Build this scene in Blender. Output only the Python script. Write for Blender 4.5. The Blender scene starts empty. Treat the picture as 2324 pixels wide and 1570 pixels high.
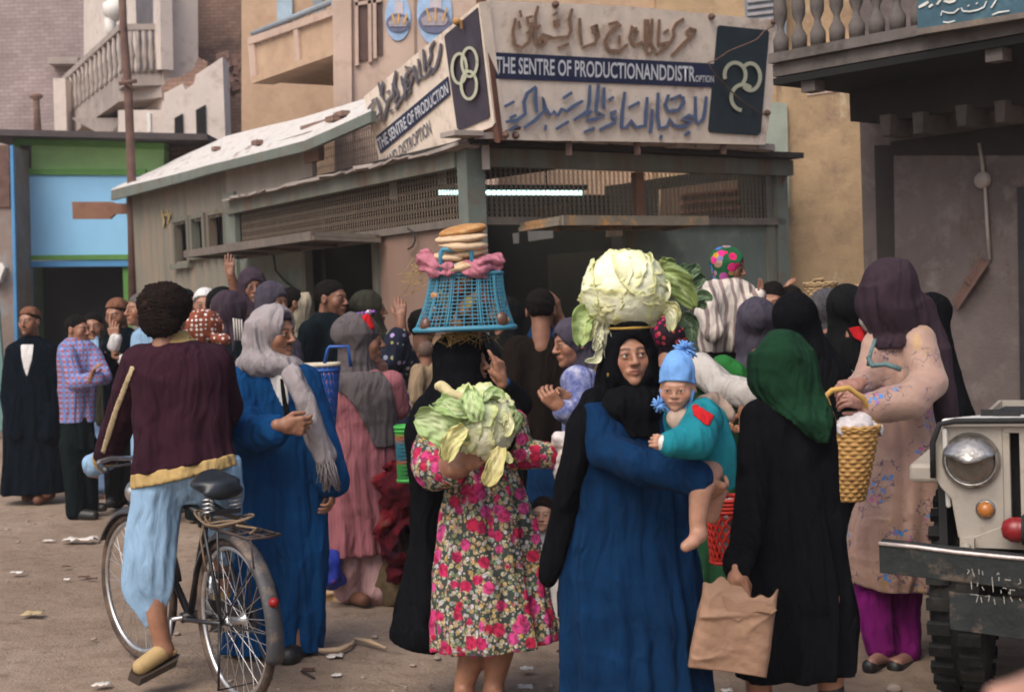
import bpy, bmesh, math, random
import numpy as np
from mathutils import Vector, Matrix, Euler
R = math.radians
random.seed(7)
SC = bpy.context.scene
COL = SC.collection
# ---------------------------------------------------------------- camera
PW, PH, FP = 2324.0, 1570.0, 3228.0          # picture units used for measuring, focal length in them (50 mm)
PITCH, ROLL, EYE = math.atan(113 / FP), R(2.2), 1.65
CAM = np.array([0, 0, EYE])
_r0 = np.array([1., 0, 0]); _u0 = np.array([0, math.sin(PITCH), math.cos(PITCH)])
FWD = np.array([0, math.cos(PITCH), -math.sin(PITCH)])
RT = math.cos(ROLL) * _r0 - math.sin(ROLL) * _u0
UP = math.sin(ROLL) * _r0 + math.cos(ROLL) * _u0
cam = bpy.data.cameras.new('camera'); camo = bpy.data.objects.new('camera', cam); COL.objects.link(camo)
cam.lens = 50; cam.sensor_width = 36; cam.sensor_fit = 'HORIZONTAL'; cam.clip_start = .05; cam.clip_end = 500
cam.dof.use_dof = True; cam.dof.focus_distance = 6.0; cam.dof.aperture_fstop = 4.5
_m = Matrix(((RT[0], UP[0], -FWD[0], 0), (RT[1], UP[1], -FWD[1], 0), (RT[2], UP[2], -FWD[2], EYE), (0, 0, 0, 1)))
camo.matrix_world = _m
SC.camera = camo
# ---------------------------------------------------------------- light
SUN_EL, SUN_AZ = 52, 212                     # soft hazy sun, from behind the camera's left shoulder
w = bpy.data.worlds.new("World"); SC.world = w; w.use_nodes = True
nt = w.node_tree; bg = nt.nodes['Background']
sky = nt.nodes.new('ShaderNodeTexSky'); sky.sky_type = 'NISHITA'; sky.sun_disc = False
sky.sun_elevation = R(SUN_EL); sky.sun_rotation = R(SUN_AZ)
sky.air_density = 1.0; sky.dust_density = 5.0; sky.ozone_density = 1.0
nt.links.new(sky.outputs[0], bg.inputs[0]); bg.inputs[1].default_value = 0.135
sun = bpy.data.lights.new('sun', 'SUN'); suno = bpy.data.objects.new('sun', sun); COL.objects.link(suno)
sun.energy = 1.5; sun.angle = R(42); sun.color = (1, .95, .89)
# light travels from the sun's azimuth (clockwise from +Y) down to the scene
_az = R(SUN_AZ); _sd = Vector((math.sin(_az) * math.cos(R(SUN_EL)), math.cos(_az) * math.cos(R(SUN_EL)), math.sin(R(SUN_EL))))
suno.rotation_euler = (-_sd).to_track_quat('-Z', 'Y').to_euler()
SC.view_settings.view_transform = 'Standard'; SC.view_settings.look = 'None'
SC.view_settings.exposure = 0.42; SC.view_settings.gamma = 1
SC.cycles.filter_width = 1.8; SC.cycles.max_bounces = 6; SC.cycles.use_denoising = True
# ---------------------------------------------------------------- measuring
def ray(x, y):
    return FWD + (x - PW / 2) / FP * RT - (y - PH / 2) / FP * UP
def P(x, y, d):
    r = ray(x, y); return CAM + r * (d / r[1])
def G(x, y, z=0.):
    r = ray(x, y); return CAM + r * ((z - EYE) / r[2])
def OP(x, y, pl, off=0.):
    p0, n = pl; r = ray(x, y); return CAM + r * (np.dot(p0 + n * off - CAM, n) / np.dot(r, n))
def nrm(v):
    v = np.asarray(v, float); return v / np.linalg.norm(v)
# ---------------------------------------------------------------- objects
def tag(o, label=None, cat=None, group=None, kind=None):
    for k, v in (('label', label), ('category', cat), ('group', group), ('kind', kind)):
        if v: o[k] = v
    return o
def thing(name, loc, label, cat, group=None, rz=0):
    o = bpy.data.objects.new(name, None); COL.objects.link(o); o.location = loc; o.rotation_euler = (0, 0, rz)
    o.empty_display_size = .2
    return tag(o, label, cat, group)
def raw(name, V, Fc, mat, parent=None, col=None, smooth=True, base=None):
    """one mesh object from arrays; V in world space, moved into the parent's frame (parents here are unrotated unless base is None and V is local)"""
    V = np.asarray(V, np.float32)
    if base is not None: V = V - np.asarray(base, np.float32)
    me = bpy.data.meshes.new(name)
    if isinstance(Fc, np.ndarray):
        k = Fc.shape[1]; n = len(Fc)
        me.vertices.add(len(V)); me.vertices.foreach_set('co', V.ravel())
        me.loops.add(n * k); me.loops.foreach_set('vertex_index', Fc.astype(np.int32).ravel())
        me.polygons.add(n); me.polygons.foreach_set('loop_start', np.arange(0, n * k, k, dtype=np.int32))
        me.update(calc_edges=True)
    else:
        me.from_pydata([tuple(map(float, v)) for v in V], [], Fc)
    me.polygons.foreach_set('use_smooth', [bool(smooth)] * len(me.polygons))
    if col is not None:
        a = me.color_attributes.new('Col', 'FLOAT_COLOR', 'POINT')
        c = np.ones((len(V), 4), np.float32); c[:, :3] = col; a.data.foreach_set('color', c.ravel())
    for m in (mat if isinstance(mat, (list, tuple)) else [mat]): me.materials.append(m)
    me.validate()
    o = bpy.data.objects.new(name, me); COL.objects.link(o)
    if parent is not None: o.parent = parent
    return o
class MB:
    """collects boxes, prisms, tubes, lathes; build() links them as one mesh"""
    def __init__(s): s.V = []; s.F = []; s.S = []
    def add(s, V, F, smooth=False):
        o = len(s.V); s.V += [tuple(map(float, v)) for v in V]; s.F += [[i + o for i in f] for f in F]; s.S += [smooth] * len(F); return s
    def prism(s, poly, ext):
        poly = [np.asarray(p, float) for p in poly]; ext = np.asarray(ext, float); n = len(poly)
        nn = sum(np.cross(poly[i], poly[(i + 1) % n]) for i in range(n))
        if np.dot(nn, ext) > 0: poly = poly[::-1]
        V = poly + [p + ext for p in poly]
        F = [list(range(n)), list(range(2 * n - 1, n - 1, -1))]
        F += [[(i + 1) % n, i, n + i, n + (i + 1) % n] for i in range(n)]
        return s.add(V, F)
    def box(s, c, sx, sy, sz, M=None):
        V = [np.array([x * sx / 2, y * sy / 2, z * sz / 2]) for x in (-1, 1) for y in (-1, 1) for z in (-1, 1)]
        if M is not None: V = [np.asarray(M, float) @ v for v in V]
        V = [v + np.asarray(c, float) for v in V]
        return s.add(V, [[0, 1, 3, 2], [4, 6, 7, 5], [0, 4, 5, 1], [2, 3, 7, 6], [0, 2, 6, 4], [1, 5, 7, 3]])
    def bar(s, a, b, w, h, up=(0, 0, 1)):
        a = np.asarray(a, float); b = np.asarray(b, float); x = nrm(b - a); y = nrm(np.cross(up, x)); z = np.cross(x, y)
        return s.box((a + b) / 2, np.linalg.norm(b - a), w, h, np.stack([x, y, z], 1))
    def tube(s, pts, r, n=8, closed=False, cap=True):
        pts = [np.asarray(p, float) for p in pts]; m = len(pts); rr = r if hasattr(r, '__len__') else [r] * m
        V = []; prev = None
        for i, p in enumerate(pts):
            if closed: t = nrm(pts[(i + 1) % m] - pts[i - 1])
            else: t = nrm(pts[min(i + 1, m - 1)] - pts[max(i - 1, 0)])
            if prev is None:
                u = nrm(np.cross(t, (0, 0, 1) if abs(t[2]) < .9 else (1, 0, 0)))
            else:
                u = prev - t * np.dot(prev, t); u = nrm(u)
            prev = u; v = np.cross(t, u)
            V += [p + rr[i] * (math.cos(2 * math.pi * k / n) * u + math.sin(2 * math.pi * k / n) * v) for k in range(n)]
        F = []
        for i in range(m if closed else m - 1):
            j = (i + 1) % m
            F += [[i * n + k, i * n + (k + 1) % n, j * n + (k + 1) % n, j * n + k] for k in range(n)]
        if not closed and cap: F += [list(range(n))[::-1], list(range((m - 1) * n, m * n))]
        return s.add(V, F, True)
    def lathe(s, prof, c, ax=(0, 0, 1), n=20):
        """prof: (radius, height) pairs along the axis"""
        ax = nrm(ax); u = nrm(np.cross(ax, (1, 0, 0) if abs(ax[0]) < .8 else (0, 1, 0))); v = np.cross(ax, u); c = np.asarray(c, float)
        V = [c + ax * h + max(r, 1e-4) * (math.cos(2 * math.pi * k / n) * u + math.sin(2 * math.pi * k / n) * v) for r, h in prof for k in range(n)]
        F = [[i * n + k, i * n + (k + 1) % n, (i + 1) * n + (k + 1) % n, (i + 1) * n + k] for i in range(len(prof) - 1) for k in range(n)]
        F += [list(range(n))[::-1], list(range((len(prof) - 1) * n, len(prof) * n))]
        return s.add(V, F, True)
    def build(s, name, mat, parent=None, base=None, bevel=0):
        V = np.array(s.V)
        if base is not None: V = V - np.asarray(base)
        me = bpy.data.meshes.new(name); me.from_pydata([tuple(v) for v in V], [], s.F)
        me.polygons.foreach_set('use_smooth', s.S); me.materials.append(mat); me.validate()
        o = bpy.data.objects.new(name, me); COL.objects.link(o)
        if parent is not None: o.parent = parent
        if bevel:
            b = o.modifiers.new('bevel', 'BEVEL'); b.width = bevel; b.segments = 2; b.limit_method = 'ANGLE'
        return o
# ---------------------------------------------------------------- materials
class NT:
    def __init__(s, name):
        s.m = bpy.data.materials.new(name); s.m.use_nodes = True; s.t = s.m.node_tree; s.b = s.t.nodes['Principled BSDF']
        s.tc = s.t.nodes.new('ShaderNodeTexCoord'); s.co = s.tc.outputs['Object']
    def n(s, typ, **kw):
        nd = s.t.nodes.new('ShaderNode' + typ)
        for k, v in kw.items():
            if k.startswith('_'): setattr(nd, k[1:], v)
            else: s.set(nd.inputs[int(k[1:])] if k[0] == 'i' and k[1:].isdigit() else nd.inputs[k.replace('__', ' ')], v)
        return nd
    def set(s, sock, v):
        if isinstance(v, bpy.types.NodeSocket): s.t.links.new(v, sock)
        else:
            if sock.type == 'RGBA' and len(v) == 3: v = (*v, 1)
            sock.default_value = v
    def noise(s, scale, detail=4, rough=.6, co=None):
        return s.n('TexNoise', Vector=co or s.co, Scale=scale, Detail=detail, Roughness=rough).outputs[0]
    def ramp(s, f, stops):
        nd = s.n('ValToRGB', i0=f); e = nd.color_ramp.elements
        while len(e) < len(stops): e.new(.5)
        for el, (p, c) in zip(e, stops): el.position = p; el.color = (*c, 1) if len(c) == 3 else c
        return nd.outputs[0]
    def step(s, f, a, b): return s.n('MapRange', i0=f, i1=a, i2=b).outputs[0]
    def mix(s, f, a, b, blend='MIX'):
        nd = s.n('Mix', _data_type='RGBA', _blend_type=blend); s.set(nd.inputs[0], f); s.set(nd.inputs[6], a); s.set(nd.inputs[7], b); return nd.outputs[2]
    def math(s, op, a, b=0., c=None):
        nd = s.n('Math', _operation=op, i0=a, i1=b)
        if c is not None: s.set(nd.inputs[2], c)
        return nd.outputs[0]
    def xyz(s, co=None):
        return s.n('SeparateXYZ', i0=co or s.co).outputs
    def mapping(s, scale=(1, 1, 1), rot=(0, 0, 0), co=None):
        return s.n('Mapping', Vector=co or s.co, Scale=scale, Rotation=rot).outputs[0]
    def voro(s, scale, co=None, feat='F1', rnd=1.):
        nd = s.n('TexVoronoi', _feature=feat, Vector=co or s.co, Scale=scale, Randomness=rnd); return nd.outputs
def scl(c, k): return tuple(min(1, max(0, x * k)) for x in c)
MATS = {}
def M(name, col, rough=.85, var=.25, vs=5., bump=.2, bs=60., metal=0., spec=.3, pat=None, stain=None, sheen=0., bump2=0., streak=False, trans=0., stain2=None):
    """general weathered surface: base colour, broad variation, optional pattern, stains and two scales of relief"""
    if name in MATS: return MATS[name]
    t = NT(name)
    base = pat(t) if pat else (*col, 1)
    co = t.mapping((1, 1, .18)) if streak else t.co
    n1 = t.noise(vs, 6, .65, co)
    f = t.ramp(n1, [(.25, (1 - var,) * 3), (.75, (1 + var,) * 3)])
    # ramp colours clamp nothing in Cycles, so above-1 factors lighten
    c = t.mix(1., base, f, 'MULTIPLY')
    if stain:
        scol, ss, lo, hi = stain
        c = t.mix(t.step(t.noise(ss, 7, .7, co), lo, hi), c, scol)
    if stain2:
        scol, ss, lo, hi = stain2; c = t.mix(t.step(t.noise(ss, 8, .75, t.mapping((1, 1, .5), (.3, 0, 0))), lo, hi), c, scol)
    t.set(t.b.inputs['Base Color'], c)
    t.b.inputs['Roughness'].default_value = rough; t.b.inputs['Metallic'].default_value = metal
    t.b.inputs['Specular IOR Level'].default_value = spec
    if sheen: t.b.inputs['Sheen Weight'].default_value = sheen; t.b.inputs['Sheen Roughness'].default_value = .5
    if trans: t.b.inputs['Subsurface Weight'].default_value = trans; t.b.inputs['Subsurface Radius'].default_value = (.01, .01, .005)
    nb = t.noise(bs, 3)
    if bump2: nb = t.math('ADD', nb, t.math('MULTIPLY', t.noise(bs / 6, 4, .55), bump2))
    bp = t.n('Bump', Strength=bump, Distance=.01, Height=nb)
    t.set(t.b.inputs['Normal'], bp.outputs[0])
    MATS[name] = t.m
    return t.m
def cloth_m(name, col, var=.18, pat=None, sheen=0., rough=.92, weave=420., crease=1.):
    """woven cloth: fading, weave and soft hanging creases"""
    if name in MATS: return MATS[name]
    dark = bool(col) and max(col) < .03
    if dark: col = scl(col, .45)
    t = NT(name); base = pat(t) if pat else (*col, 1)
    f = t.ramp(t.noise(5, 6, .65), [(.25, (1 - var,) * 3), (.75, (1 + var,) * 3)]); t.set(t.b.inputs['Base Color'], t.mix(1., base, f, 'MULTIPLY'))
    t.b.inputs['Roughness'].default_value = 1. if dark else rough; t.b.inputs['Specular IOR Level'].default_value = .05 if dark else .14
    d_ = t.n('TexNoise', Vector=t.co, Scale=3., Detail=2.); co = t.n('VectorMath', _operation='ADD', i0=t.co, i1=t.n('VectorMath', _operation='SCALE', i0=d_.outputs[1], Scale=.18).outputs[0]).outputs[0]
    r1 = t.noise(9, 2, .5, t.mapping((1, 1, .14), co=co)); r2 = t.noise(10, 2, .5, t.mapping((1, 1, .5), (.5, .4, 0), co=co))
    h = t.math('ADD', t.math('ADD', t.math('MULTIPLY', r1, 2.7 * crease), t.math('MULTIPLY', t.noise(21, 2, .5, t.mapping((1, 1, .10), co=co)), 1.0 * crease)), t.math('MULTIPLY', r2, 1.2 * crease)); h = t.math('ADD', h, t.math('MULTIPLY', t.noise(weave, 2), .07)); h = t.math('ADD', h, t.math('MULTIPLY', t.noise(60, 3), .10))
    t.set(t.b.inputs['Normal'], t.n('Bump', Strength=.8, Distance=.03, Height=h).outputs[0]); MATS[name] = t.m; return t.m
def attr_m(name, rough=.55, spec=.35, bump=.08, bs=250., sss=0., var=.12, vs=40):
    def pat(t): return t.n('Attribute', _attribute_name='Col').outputs['Color']
    return M(name, (1, 1, 1), rough, var, vs, bump, bs, spec=spec, pat=pat, trans=sss)
# ---------------------------------------------------------------- implicit surfaces
def vn(p, seed, f):
    rs = np.random.RandomState(seed); o = 0
    for i in range(5):
        k = (rs.normal(size=3) * f * .8).astype(np.float32); o = o + np.sin(p @ k + rs.rand() * 6.28)
    return o * .32
def ell(c, r, M3=None):
    c = np.asarray(c, np.float32); r = np.asarray(r, np.float32); MM = None if M3 is None else np.asarray(M3, np.float32)
    def fn(p):
        q = p - c
        if MM is not None: q = q @ MM
        q = q / r; f = np.sqrt((q * q).sum(1)) + 1e-6; g = np.sqrt(((q / r) ** 2).sum(1)) + 1e-6
        return f * (f - 1) / g
    e = float(max(r)); return fn, c - e, c + e
def tube(pts, rad):
    pts = [np.asarray(p, np.float32) for p in pts]; rad = list(rad) if hasattr(rad, '__len__') else [rad] * len(pts)
    def fn(p):
        d = None
        for a, b, ra, rb in zip(pts, pts[1:], rad, rad[1:]):
            ab = b - a; h = np.clip(((p - a) @ ab) / max(float(ab @ ab), 1e-9), 0, 1)
            q = p - a - h[:, None] * ab; e = np.sqrt((q * q).sum(1)) - (ra + (rb - ra) * h)
            d = e if d is None else np.minimum(d, e)
        return d
    A = np.array(pts); m = max(rad); return fn, A.min(0) - m, A.max(0) + m
def smooth_tab(z, T, n=96):
    zz = np.linspace(z[0], z[-1], n); out = []
    for t in np.asarray(T, float).T:
        g = np.gradient(t, z); i = np.clip(np.searchsorted(z, zz) - 1, 0, len(z) - 2); h = z[i + 1] - z[i]; s = (zz - z[i]) / h
        sl = (t[i + 1] - t[i]) / h
        g0 = np.clip(g[i], -3 * abs(sl), 3 * abs(sl)); g1 = np.clip(g[i + 1], -3 * abs(sl), 3 * abs(sl))
        out.append((2 * s**3 - 3 * s**2 + 1) * t[i] + (s**3 - 2 * s**2 + s) * h * g0 + (-2 * s**3 + 3 * s**2) * t[i + 1] + (s**3 - s**2) * h * g1)
    return zz, np.array(out)
def loft(rings, fold=None, seed=0):
    """rings (z, cx, cy, a, b); fold=(count, depth, power): pleats that deepen downwards"""
    rs = sorted(rings); z = np.array([r[0] for r in rs]); zz, T = smooth_tab(z, [r[1:] for r in rs])
    rg = np.random.RandomState(seed + 11); ph = rg.rand(8) * 6.28
    def fn(p):
        pz = p[:, 2]; cx, cy, a, b = (np.interp(pz, zz, t) for t in T)
        x = (p[:, 0] - cx); y = (p[:, 1] - cy)
        f = np.sqrt((x / a) ** 2 + (y / b) ** 2) + 1e-6; g = np.sqrt((x / a**2) ** 2 + (y / b**2) ** 2) / f + 1e-6
        d = (f - 1) / g
        if fold:
            n, am, pw = fold; th = np.arctan2(y / b, x / a); t = np.clip((pz - z[0]) / (z[-1] - z[0]), 0, 1)
            wv = am * (1 - t) ** pw
            wp = vn(p, seed + 21, 6.); lo = .55 + .45 * np.sin(2 * th + ph[5] + 1.5 * wp)
            s1 = np.sin(n * th + ph[0] + 1.2 * np.sin(2.2 * pz + ph[1]) + 1.0 * wp + .7 * np.sin(2 * th + ph[4]))
            s2 = np.sin((2 * n + 3) * th + ph[2] + 1.3 * wp + 1.1 * np.sin(3.3 * pz + ph[3]))
            d = d - wv * (lo * (.85 * s1 - .35 * np.cos(2 * (n * th + ph[0] + wp))) + .32 * s2 * (1 - lo)) - wv * .55 * np.clip(1 - 1.5 * np.abs(vn(p * np.array([1, 1, .07], np.float32), seed + 31, 20.)), 0, 1) ** 2
        return np.maximum(np.maximum(d, pz - z[-1]), z[0] - pz)
    lo = np.array([min(r[1] - r[3] for r in rs), min(r[2] - r[4] for r in rs), z[0]]) - .03
    hi = np.array([max(r[1] + r[3] for r in rs), max(r[2] + r[4] for r in rs), z[-1]]) + .03
    return fn, lo, hi
class SD:
    def __init__(s): s.o = []; s.lo = None; s.hi = None
    def add(s, prim, k=.02):
        fn, lo, hi = prim; s.o.append((0, fn, k))
        s.lo = lo if s.lo is None else np.minimum(s.lo, lo); s.hi = hi if s.hi is None else np.maximum(s.hi, hi); return s
    def sub(s, prim, k=.008): s.o.append((1, prim[0], k)); return s
    def disp(s, fn): s.o.append((2, fn, 0)); return s
    def clip(s, p0, n):
        """remove what lies on the +n side of the plane"""
        p0 = np.asarray(p0, np.float32); n = nrm(n).astype(np.float32); s.o.append((1, lambda p: (p0 - p) @ n, .001)); return s
    def wr(s, amp, f, seed=1): return s.disp(lambda p: amp * vn(p, seed, f))
    def __call__(s, p):
        d = None
        for ty, fn, k in s.o:
            e = fn(p)
            if ty == 2: d = d + e
            elif ty == 1:
                h = np.clip(.5 - .5 * (d + e) / k, 0, 1); d = d + (-e - d) * h + k * h * (1 - h)
            elif d is None: d = e
            else:
                h = np.clip(.5 + .5 * (e - d) / k, 0, 1); d = e + (d - e) * h - k * h * (1 - h)
        return d
    def mesh(s, h): return nets(s, s.lo - 2.5 * h - .01, s.hi + 2.5 * h + .01, h)
def nets(fn, lo, hi, h):
    lo = np.asarray(lo, float); n = np.ceil((np.asarray(hi) - lo) / h).astype(int) + 1
    C = 3; nc = np.ceil(n / C).astype(int)
    g = [lo[i] + h * (np.arange(nc[i]) * C + (C - 1) / 2) for i in range(3)]
    cp = np.stack(np.meshgrid(*g, indexing='ij'), -1).reshape(-1, 3).astype(np.float32)
    cv = fn(cp).reshape(nc)
    V = np.repeat(np.repeat(np.repeat(cv, C, 0), C, 1), C, 2)[:n[0], :n[1], :n[2]].copy()
    need = np.abs(V) < h * C * 2.6 + .012
    idx = np.argwhere(need); pts = (lo + idx * h).astype(np.float32)
    vals = np.concatenate([fn(pts[i:i + 200000]) for i in range(0, len(pts), 200000)]) if len(pts) else np.zeros(0)
    V[need] = vals
    S = V < 0
    c8 = [(i, j, k) for i in (0, 1) for j in (0, 1) for k in (0, 1)]
    sl = lambda A, o: A[o[0]:A.shape[0] - 1 + o[0], o[1]:A.shape[1] - 1 + o[1], o[2]:A.shape[2] - 1 + o[2]]
    cnt = sum(sl(S, o).astype(np.int8) for o in c8); act = (cnt > 0) & (cnt < 8)
    ids = -np.ones(act.shape, np.int64); I = np.argwhere(act); ids[act] = np.arange(len(I))
    cv8 = {o: sl(V, o)[act] for o in c8}; sm = np.zeros((len(I), 3)); ct = np.zeros(len(I))
    for a in c8:
        for ax in range(3):
            if a[ax]: continue
            b = list(a); b[ax] = 1; b = tuple(b); va, vb = cv8[a], cv8[b]; m = (va < 0) != (vb < 0)
            t = np.where(m, va / np.where(m, va - vb, 1), 0)
            pos = np.array(a, float)[None] + t[:, None] * (np.array(b) - np.array(a))[None]
            sm += np.where(m[:, None], pos, 0); ct += m
    X = (I + sm / np.maximum(ct, 1)[:, None]) * h + lo
    Fs = []
    for ax in range(3):
        u, v = (ax + 1) % 3, (ax + 2) % 3
        A = np.take(S, range(0, S.shape[ax] - 1), ax); B = np.take(S, range(1, S.shape[ax]), ax)
        E = np.argwhere(A != B); E = E[(E[:, u] > 0) & (E[:, v] > 0) & (E[:, u] < S.shape[u] - 1) & (E[:, v] < S.shape[v] - 1)]
        if not len(E): continue
        def cell(du, dv):
            q = E.copy(); q[:, u] -= du; q[:, v] -= dv; return ids[q[:, 0], q[:, 1], q[:, 2]]
        q = np.stack([cell(1, 1), cell(0, 1), cell(0, 0), cell(1, 0)], 1)
        fl = ~A[E[:, 0], E[:, 1], E[:, 2]]; q[fl] = q[fl][:, ::-1]; Fs.append(q)
    return X, np.concatenate(Fs) if Fs else np.zeros((0, 4), int)
# ================================================================ SETTING
def vp(d, yaw=0.): return (np.array([0, d, 0.]), np.array([math.sin(yaw), -math.cos(yaw), 0.]))
def vpl(a, b):
    """vertical plane through two points, facing the camera"""
    a, b = np.asarray(a), np.asarray(b); t = b - a; n = nrm([t[1], -t[0], 0]); n = n if np.dot(n, CAM - a) > 0 else -n
    return (a, n)
def panel(name, mat, pl, pts, th=.04, off=0., parent=None, base=None, bevel=0):
    m = MB(); m.prism([OP(x, y, pl, off) for x, y in pts], -pl[1] * th); return m.build(name, mat, parent, base, bevel)
def wallbox(m, pl, pts, th=.04, off=0.): return m.prism([OP(x, y, pl, off) for x, y in pts], -pl[1] * th)
# ---- ground
def ground_mat():
    t = NT('packed_earth'); n1 = t.noise(.55, 7, .62); n2 = t.noise(7, 6, .7); n3 = t.noise(60, 4, .7)
    c = t.ramp(n1, [(.3, (.215, .152, .108)), (.5, (.30, .222, .165)), (.7, (.375, .29, .225))])
    c = t.mix(t.step(n2, .48, .72), c, (.195, .14, .10)); c = t.mix(t.step(n2, .36, .28), c, (.40, .315, .25))
    c = t.mix(t.step(n3, .64, .72), c, (.14, .10, .08)); c = t.mix(t.step(t.noise(23, 3), .7, .76), c, (.38, .31, .27))
    t.set(t.b.inputs['Base Color'], c); t.b.inputs['Roughness'].default_value = .95; t.b.inputs['Specular IOR Level'].default_value = .15
    h = t.math('ADD', t.math('MULTIPLY', n2, 1.5), t.math('MULTIPLY', n3, .6))
    t.set(t.b.inputs['Normal'], t.n('Bump', Strength=.8, Distance=.035, Height=h).outputs[0]); return t.m
def ground():
    # fine sheet in front with gentle ruts, coarse skirt to the horizon
    nx, ny = 150, 150; X = np.linspace(-9, 7, nx); Y = np.linspace(-1, 24, ny); XX, YY = np.meshgrid(X, Y, indexing='ij')
    p = np.stack([XX.ravel(), YY.ravel(), 0 * XX.ravel()], 1).astype(np.float32)
    z = .012 * vn(p, 3, 2.2) + .006 * vn(p, 4, 7.); edge = np.minimum.reduce([(XX - X[0]), (X[-1] - XX), (YY - Y[0]), (Y[-1] - YY)]).ravel()
    p[:, 2] = np.minimum(z, .012) * np.clip(edge, 0, 1) - .012
    i, j = np.meshgrid(np.arange(nx - 1), np.arange(ny - 1), indexing='ij'); a = (i * ny + j).ravel()
    Fq = np.stack([a, a + ny, a + ny + 1, a + 1], 1)
    o = raw('ground', p, Fq, ground_mat()); tag(o, kind='structure')
    m = MB(); z = -.012
    for x0, x1, y0, y1 in ((-150, 150, -150, -1), (-150, 150, 24, 150), (-150, -9, -1, 24), (7, 150, -1, 24)):
        m.add([(x0, y0, z), (x1, y0, z), (x1, y1, z), (x0, y1, z)], [[0, 1, 2, 3]])
    o = m.build('ground_beyond', MATS.get('x') or bpy.data.materials['packed_earth']); o.name = 'ground'; tag(o, kind='structure')
ground()
# ---- wall materials
def brick_pat(c1, c2, mo, sc):
    def f(t):
        mp = t.n('Mapping', Vector=t.co, Rotation=(R(90), 0, 0)).outputs[0]
        nz = t.n('TexNoise', Vector=mp, Scale=1.5, Detail=3.); dv = t.n('VectorMath', _operation='SCALE', i0=nz.outputs[1], Scale=.06)
        v = t.n('VectorMath', _operation='ADD', i0=mp, i1=dv.outputs[0]).outputs[0]
        b = t.n('TexBrick', Vector=v, Color1=c1, Color2=c2, Mortar=mo, Scale=sc)
        b.inputs['Mortar Size'].default_value = .02; b.inputs['Mortar Smooth'].default_value = .5; b.inputs['Bias'].default_value = -.1
        b.inputs['Brick Width'].default_value = .5; b.inputs['Row Height'].default_value = .2
        return b.outputs[0]
    return f
MUD = M('mud_brick_pale', (.3, .2, .2), .95, .25, 1.2, .5, 20, pat=brick_pat((.30, .235, .23), (.37, .295, .285), (.21, .165, .165), 2.2))
MUDD = M('mud_brick_brown', (.2, .13, .1), .95, .3, 1.5, .5, 20, pat=brick_pat((.27, .17, .13), (.20, .125, .095), (.13, .085, .07), 3.0), stain=((.1, .07, .06), 2., .55, .75))
PINKP = M('plaster_pinkish', (.50, .37, .30), .9, .16, 2., .25, 40, stain=((.38, .26, .21), 3., .50, .72), bump2=2, stain2=((.30, .22, .18), 1.4, .60, .70))
TANP = M('plaster_tan', (.47, .325, .22), .9, .16, 2., .25, 40, stain=((.36, .23, .15), 3., .48, .75), bump2=2, stain2=((.32, .22, .15), 1.5, .60, .70))
YELP = M('plaster_ochre', (.43, .30, .175), .9, .22, 2.2, .4, 40, stain=((.27, .18, .12), 2.6, .48, .68), bump2=3, stain2=((.52, .42, .30), 1.7, .60, .64))
WHP = M('limewash', (.62, .54, .49), .9, .15, 2., .3, 40, stain=((.36, .29, .25), 4., .5, .75), bump2=2)
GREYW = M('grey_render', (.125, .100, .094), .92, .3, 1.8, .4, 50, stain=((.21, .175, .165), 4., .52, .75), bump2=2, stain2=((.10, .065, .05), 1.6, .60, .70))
GREYD = M('dark_concrete', (.035, .030, .027), .95, .3, 3., .35, 40, bump2=2)  # near-black, the shade under the balcony put into its colour
CONC = M('pale_concrete', (.34, .29, .26), .92, .22, 3., .3, 40, stain=((.18, .14, .12), 4., .55, .75), bump2=2)
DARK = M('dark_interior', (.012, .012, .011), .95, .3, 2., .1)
GRNP = M('green_paint', (.25, .43, .17), .7, .15, 3., .15, 30)
GRND = M('green_trim', (.10, .25, .06), .7, .2, 3., .15, 30)
BLUP = M('sky_blue_paint', (.27, .56, .84), .6, .05, 3., .08, 30)
BLUD = M('blue_trim', (.08, .26, .50), .6, .15, 3., .1, 30)
KGRN = M('weathered_green_wood', (.15, .155, .125), .85, .25, 6., .3, 60, stain=((.15, .10, .07), 5., .46, .66), bump2=2, streak=True)
KPALE = M('faded_green_panel', (.15, .172, .148), .8, .18, 4., .25, 50, stain=((.16, .12, .09), 5., .50, .72), bump2=2, stain2=((.15, .09, .055), 3.5, .60, .68))
KTEAL = M('grey_green_panel', (.125, .15, .13), .75, .22, 3., .25, 50, stain=((.20, .22, .18), 4., .55, .75), bump2=2)
CORR = M('corrugated_paint', (.185, .17, .135), .75, .25, 4., .15, 50, stain=((.25, .17, .12), 4., .5, .72), streak=True)
ROOFW = M('whitewashed_roof', (.56, .53, .50), .7, .18, 3., .3, 30, stain=((.36, .31, .27), 3., .52, .70), bump2=2, stain2=((.24, .19, .15), 1.6, .60, .66))
PINKB = M('pinkish_plywood', (.255, .165, .125), .8, .25, 4., .25, 60, stain=((.19, .115, .085), 4., .45, .7), streak=True)
WOODD = M('dark_weathered_wood', (.15, .125, .105), .85, .3, 6., .35, 60, stain=((.30, .17, .09), 6., .6, .7), bump2=2)
WOODB = M('brown_plank', (.20, .10, .065), .85, .25, 6., .3, 60, bump2=2)
WIRE = M('rusty_wire', (.26, .20, .15), .7, .2, 10, 0, metal=.3)
RUST = M('rusty_iron', (.13, .075, .06), .8, .35, 8., .3, 80, bump2=2)
IRON = M('dark_iron', (.035, .033, .035), .6, .3, 8., .2, 80, metal=.3)
WHITE = M('white_paint', (.72, .70, .66), .6, .1, 6, .1)
SHUT = M('grey_blue_shutter', (.25, .29, .33), .8, .2, 6, .2)
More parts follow.
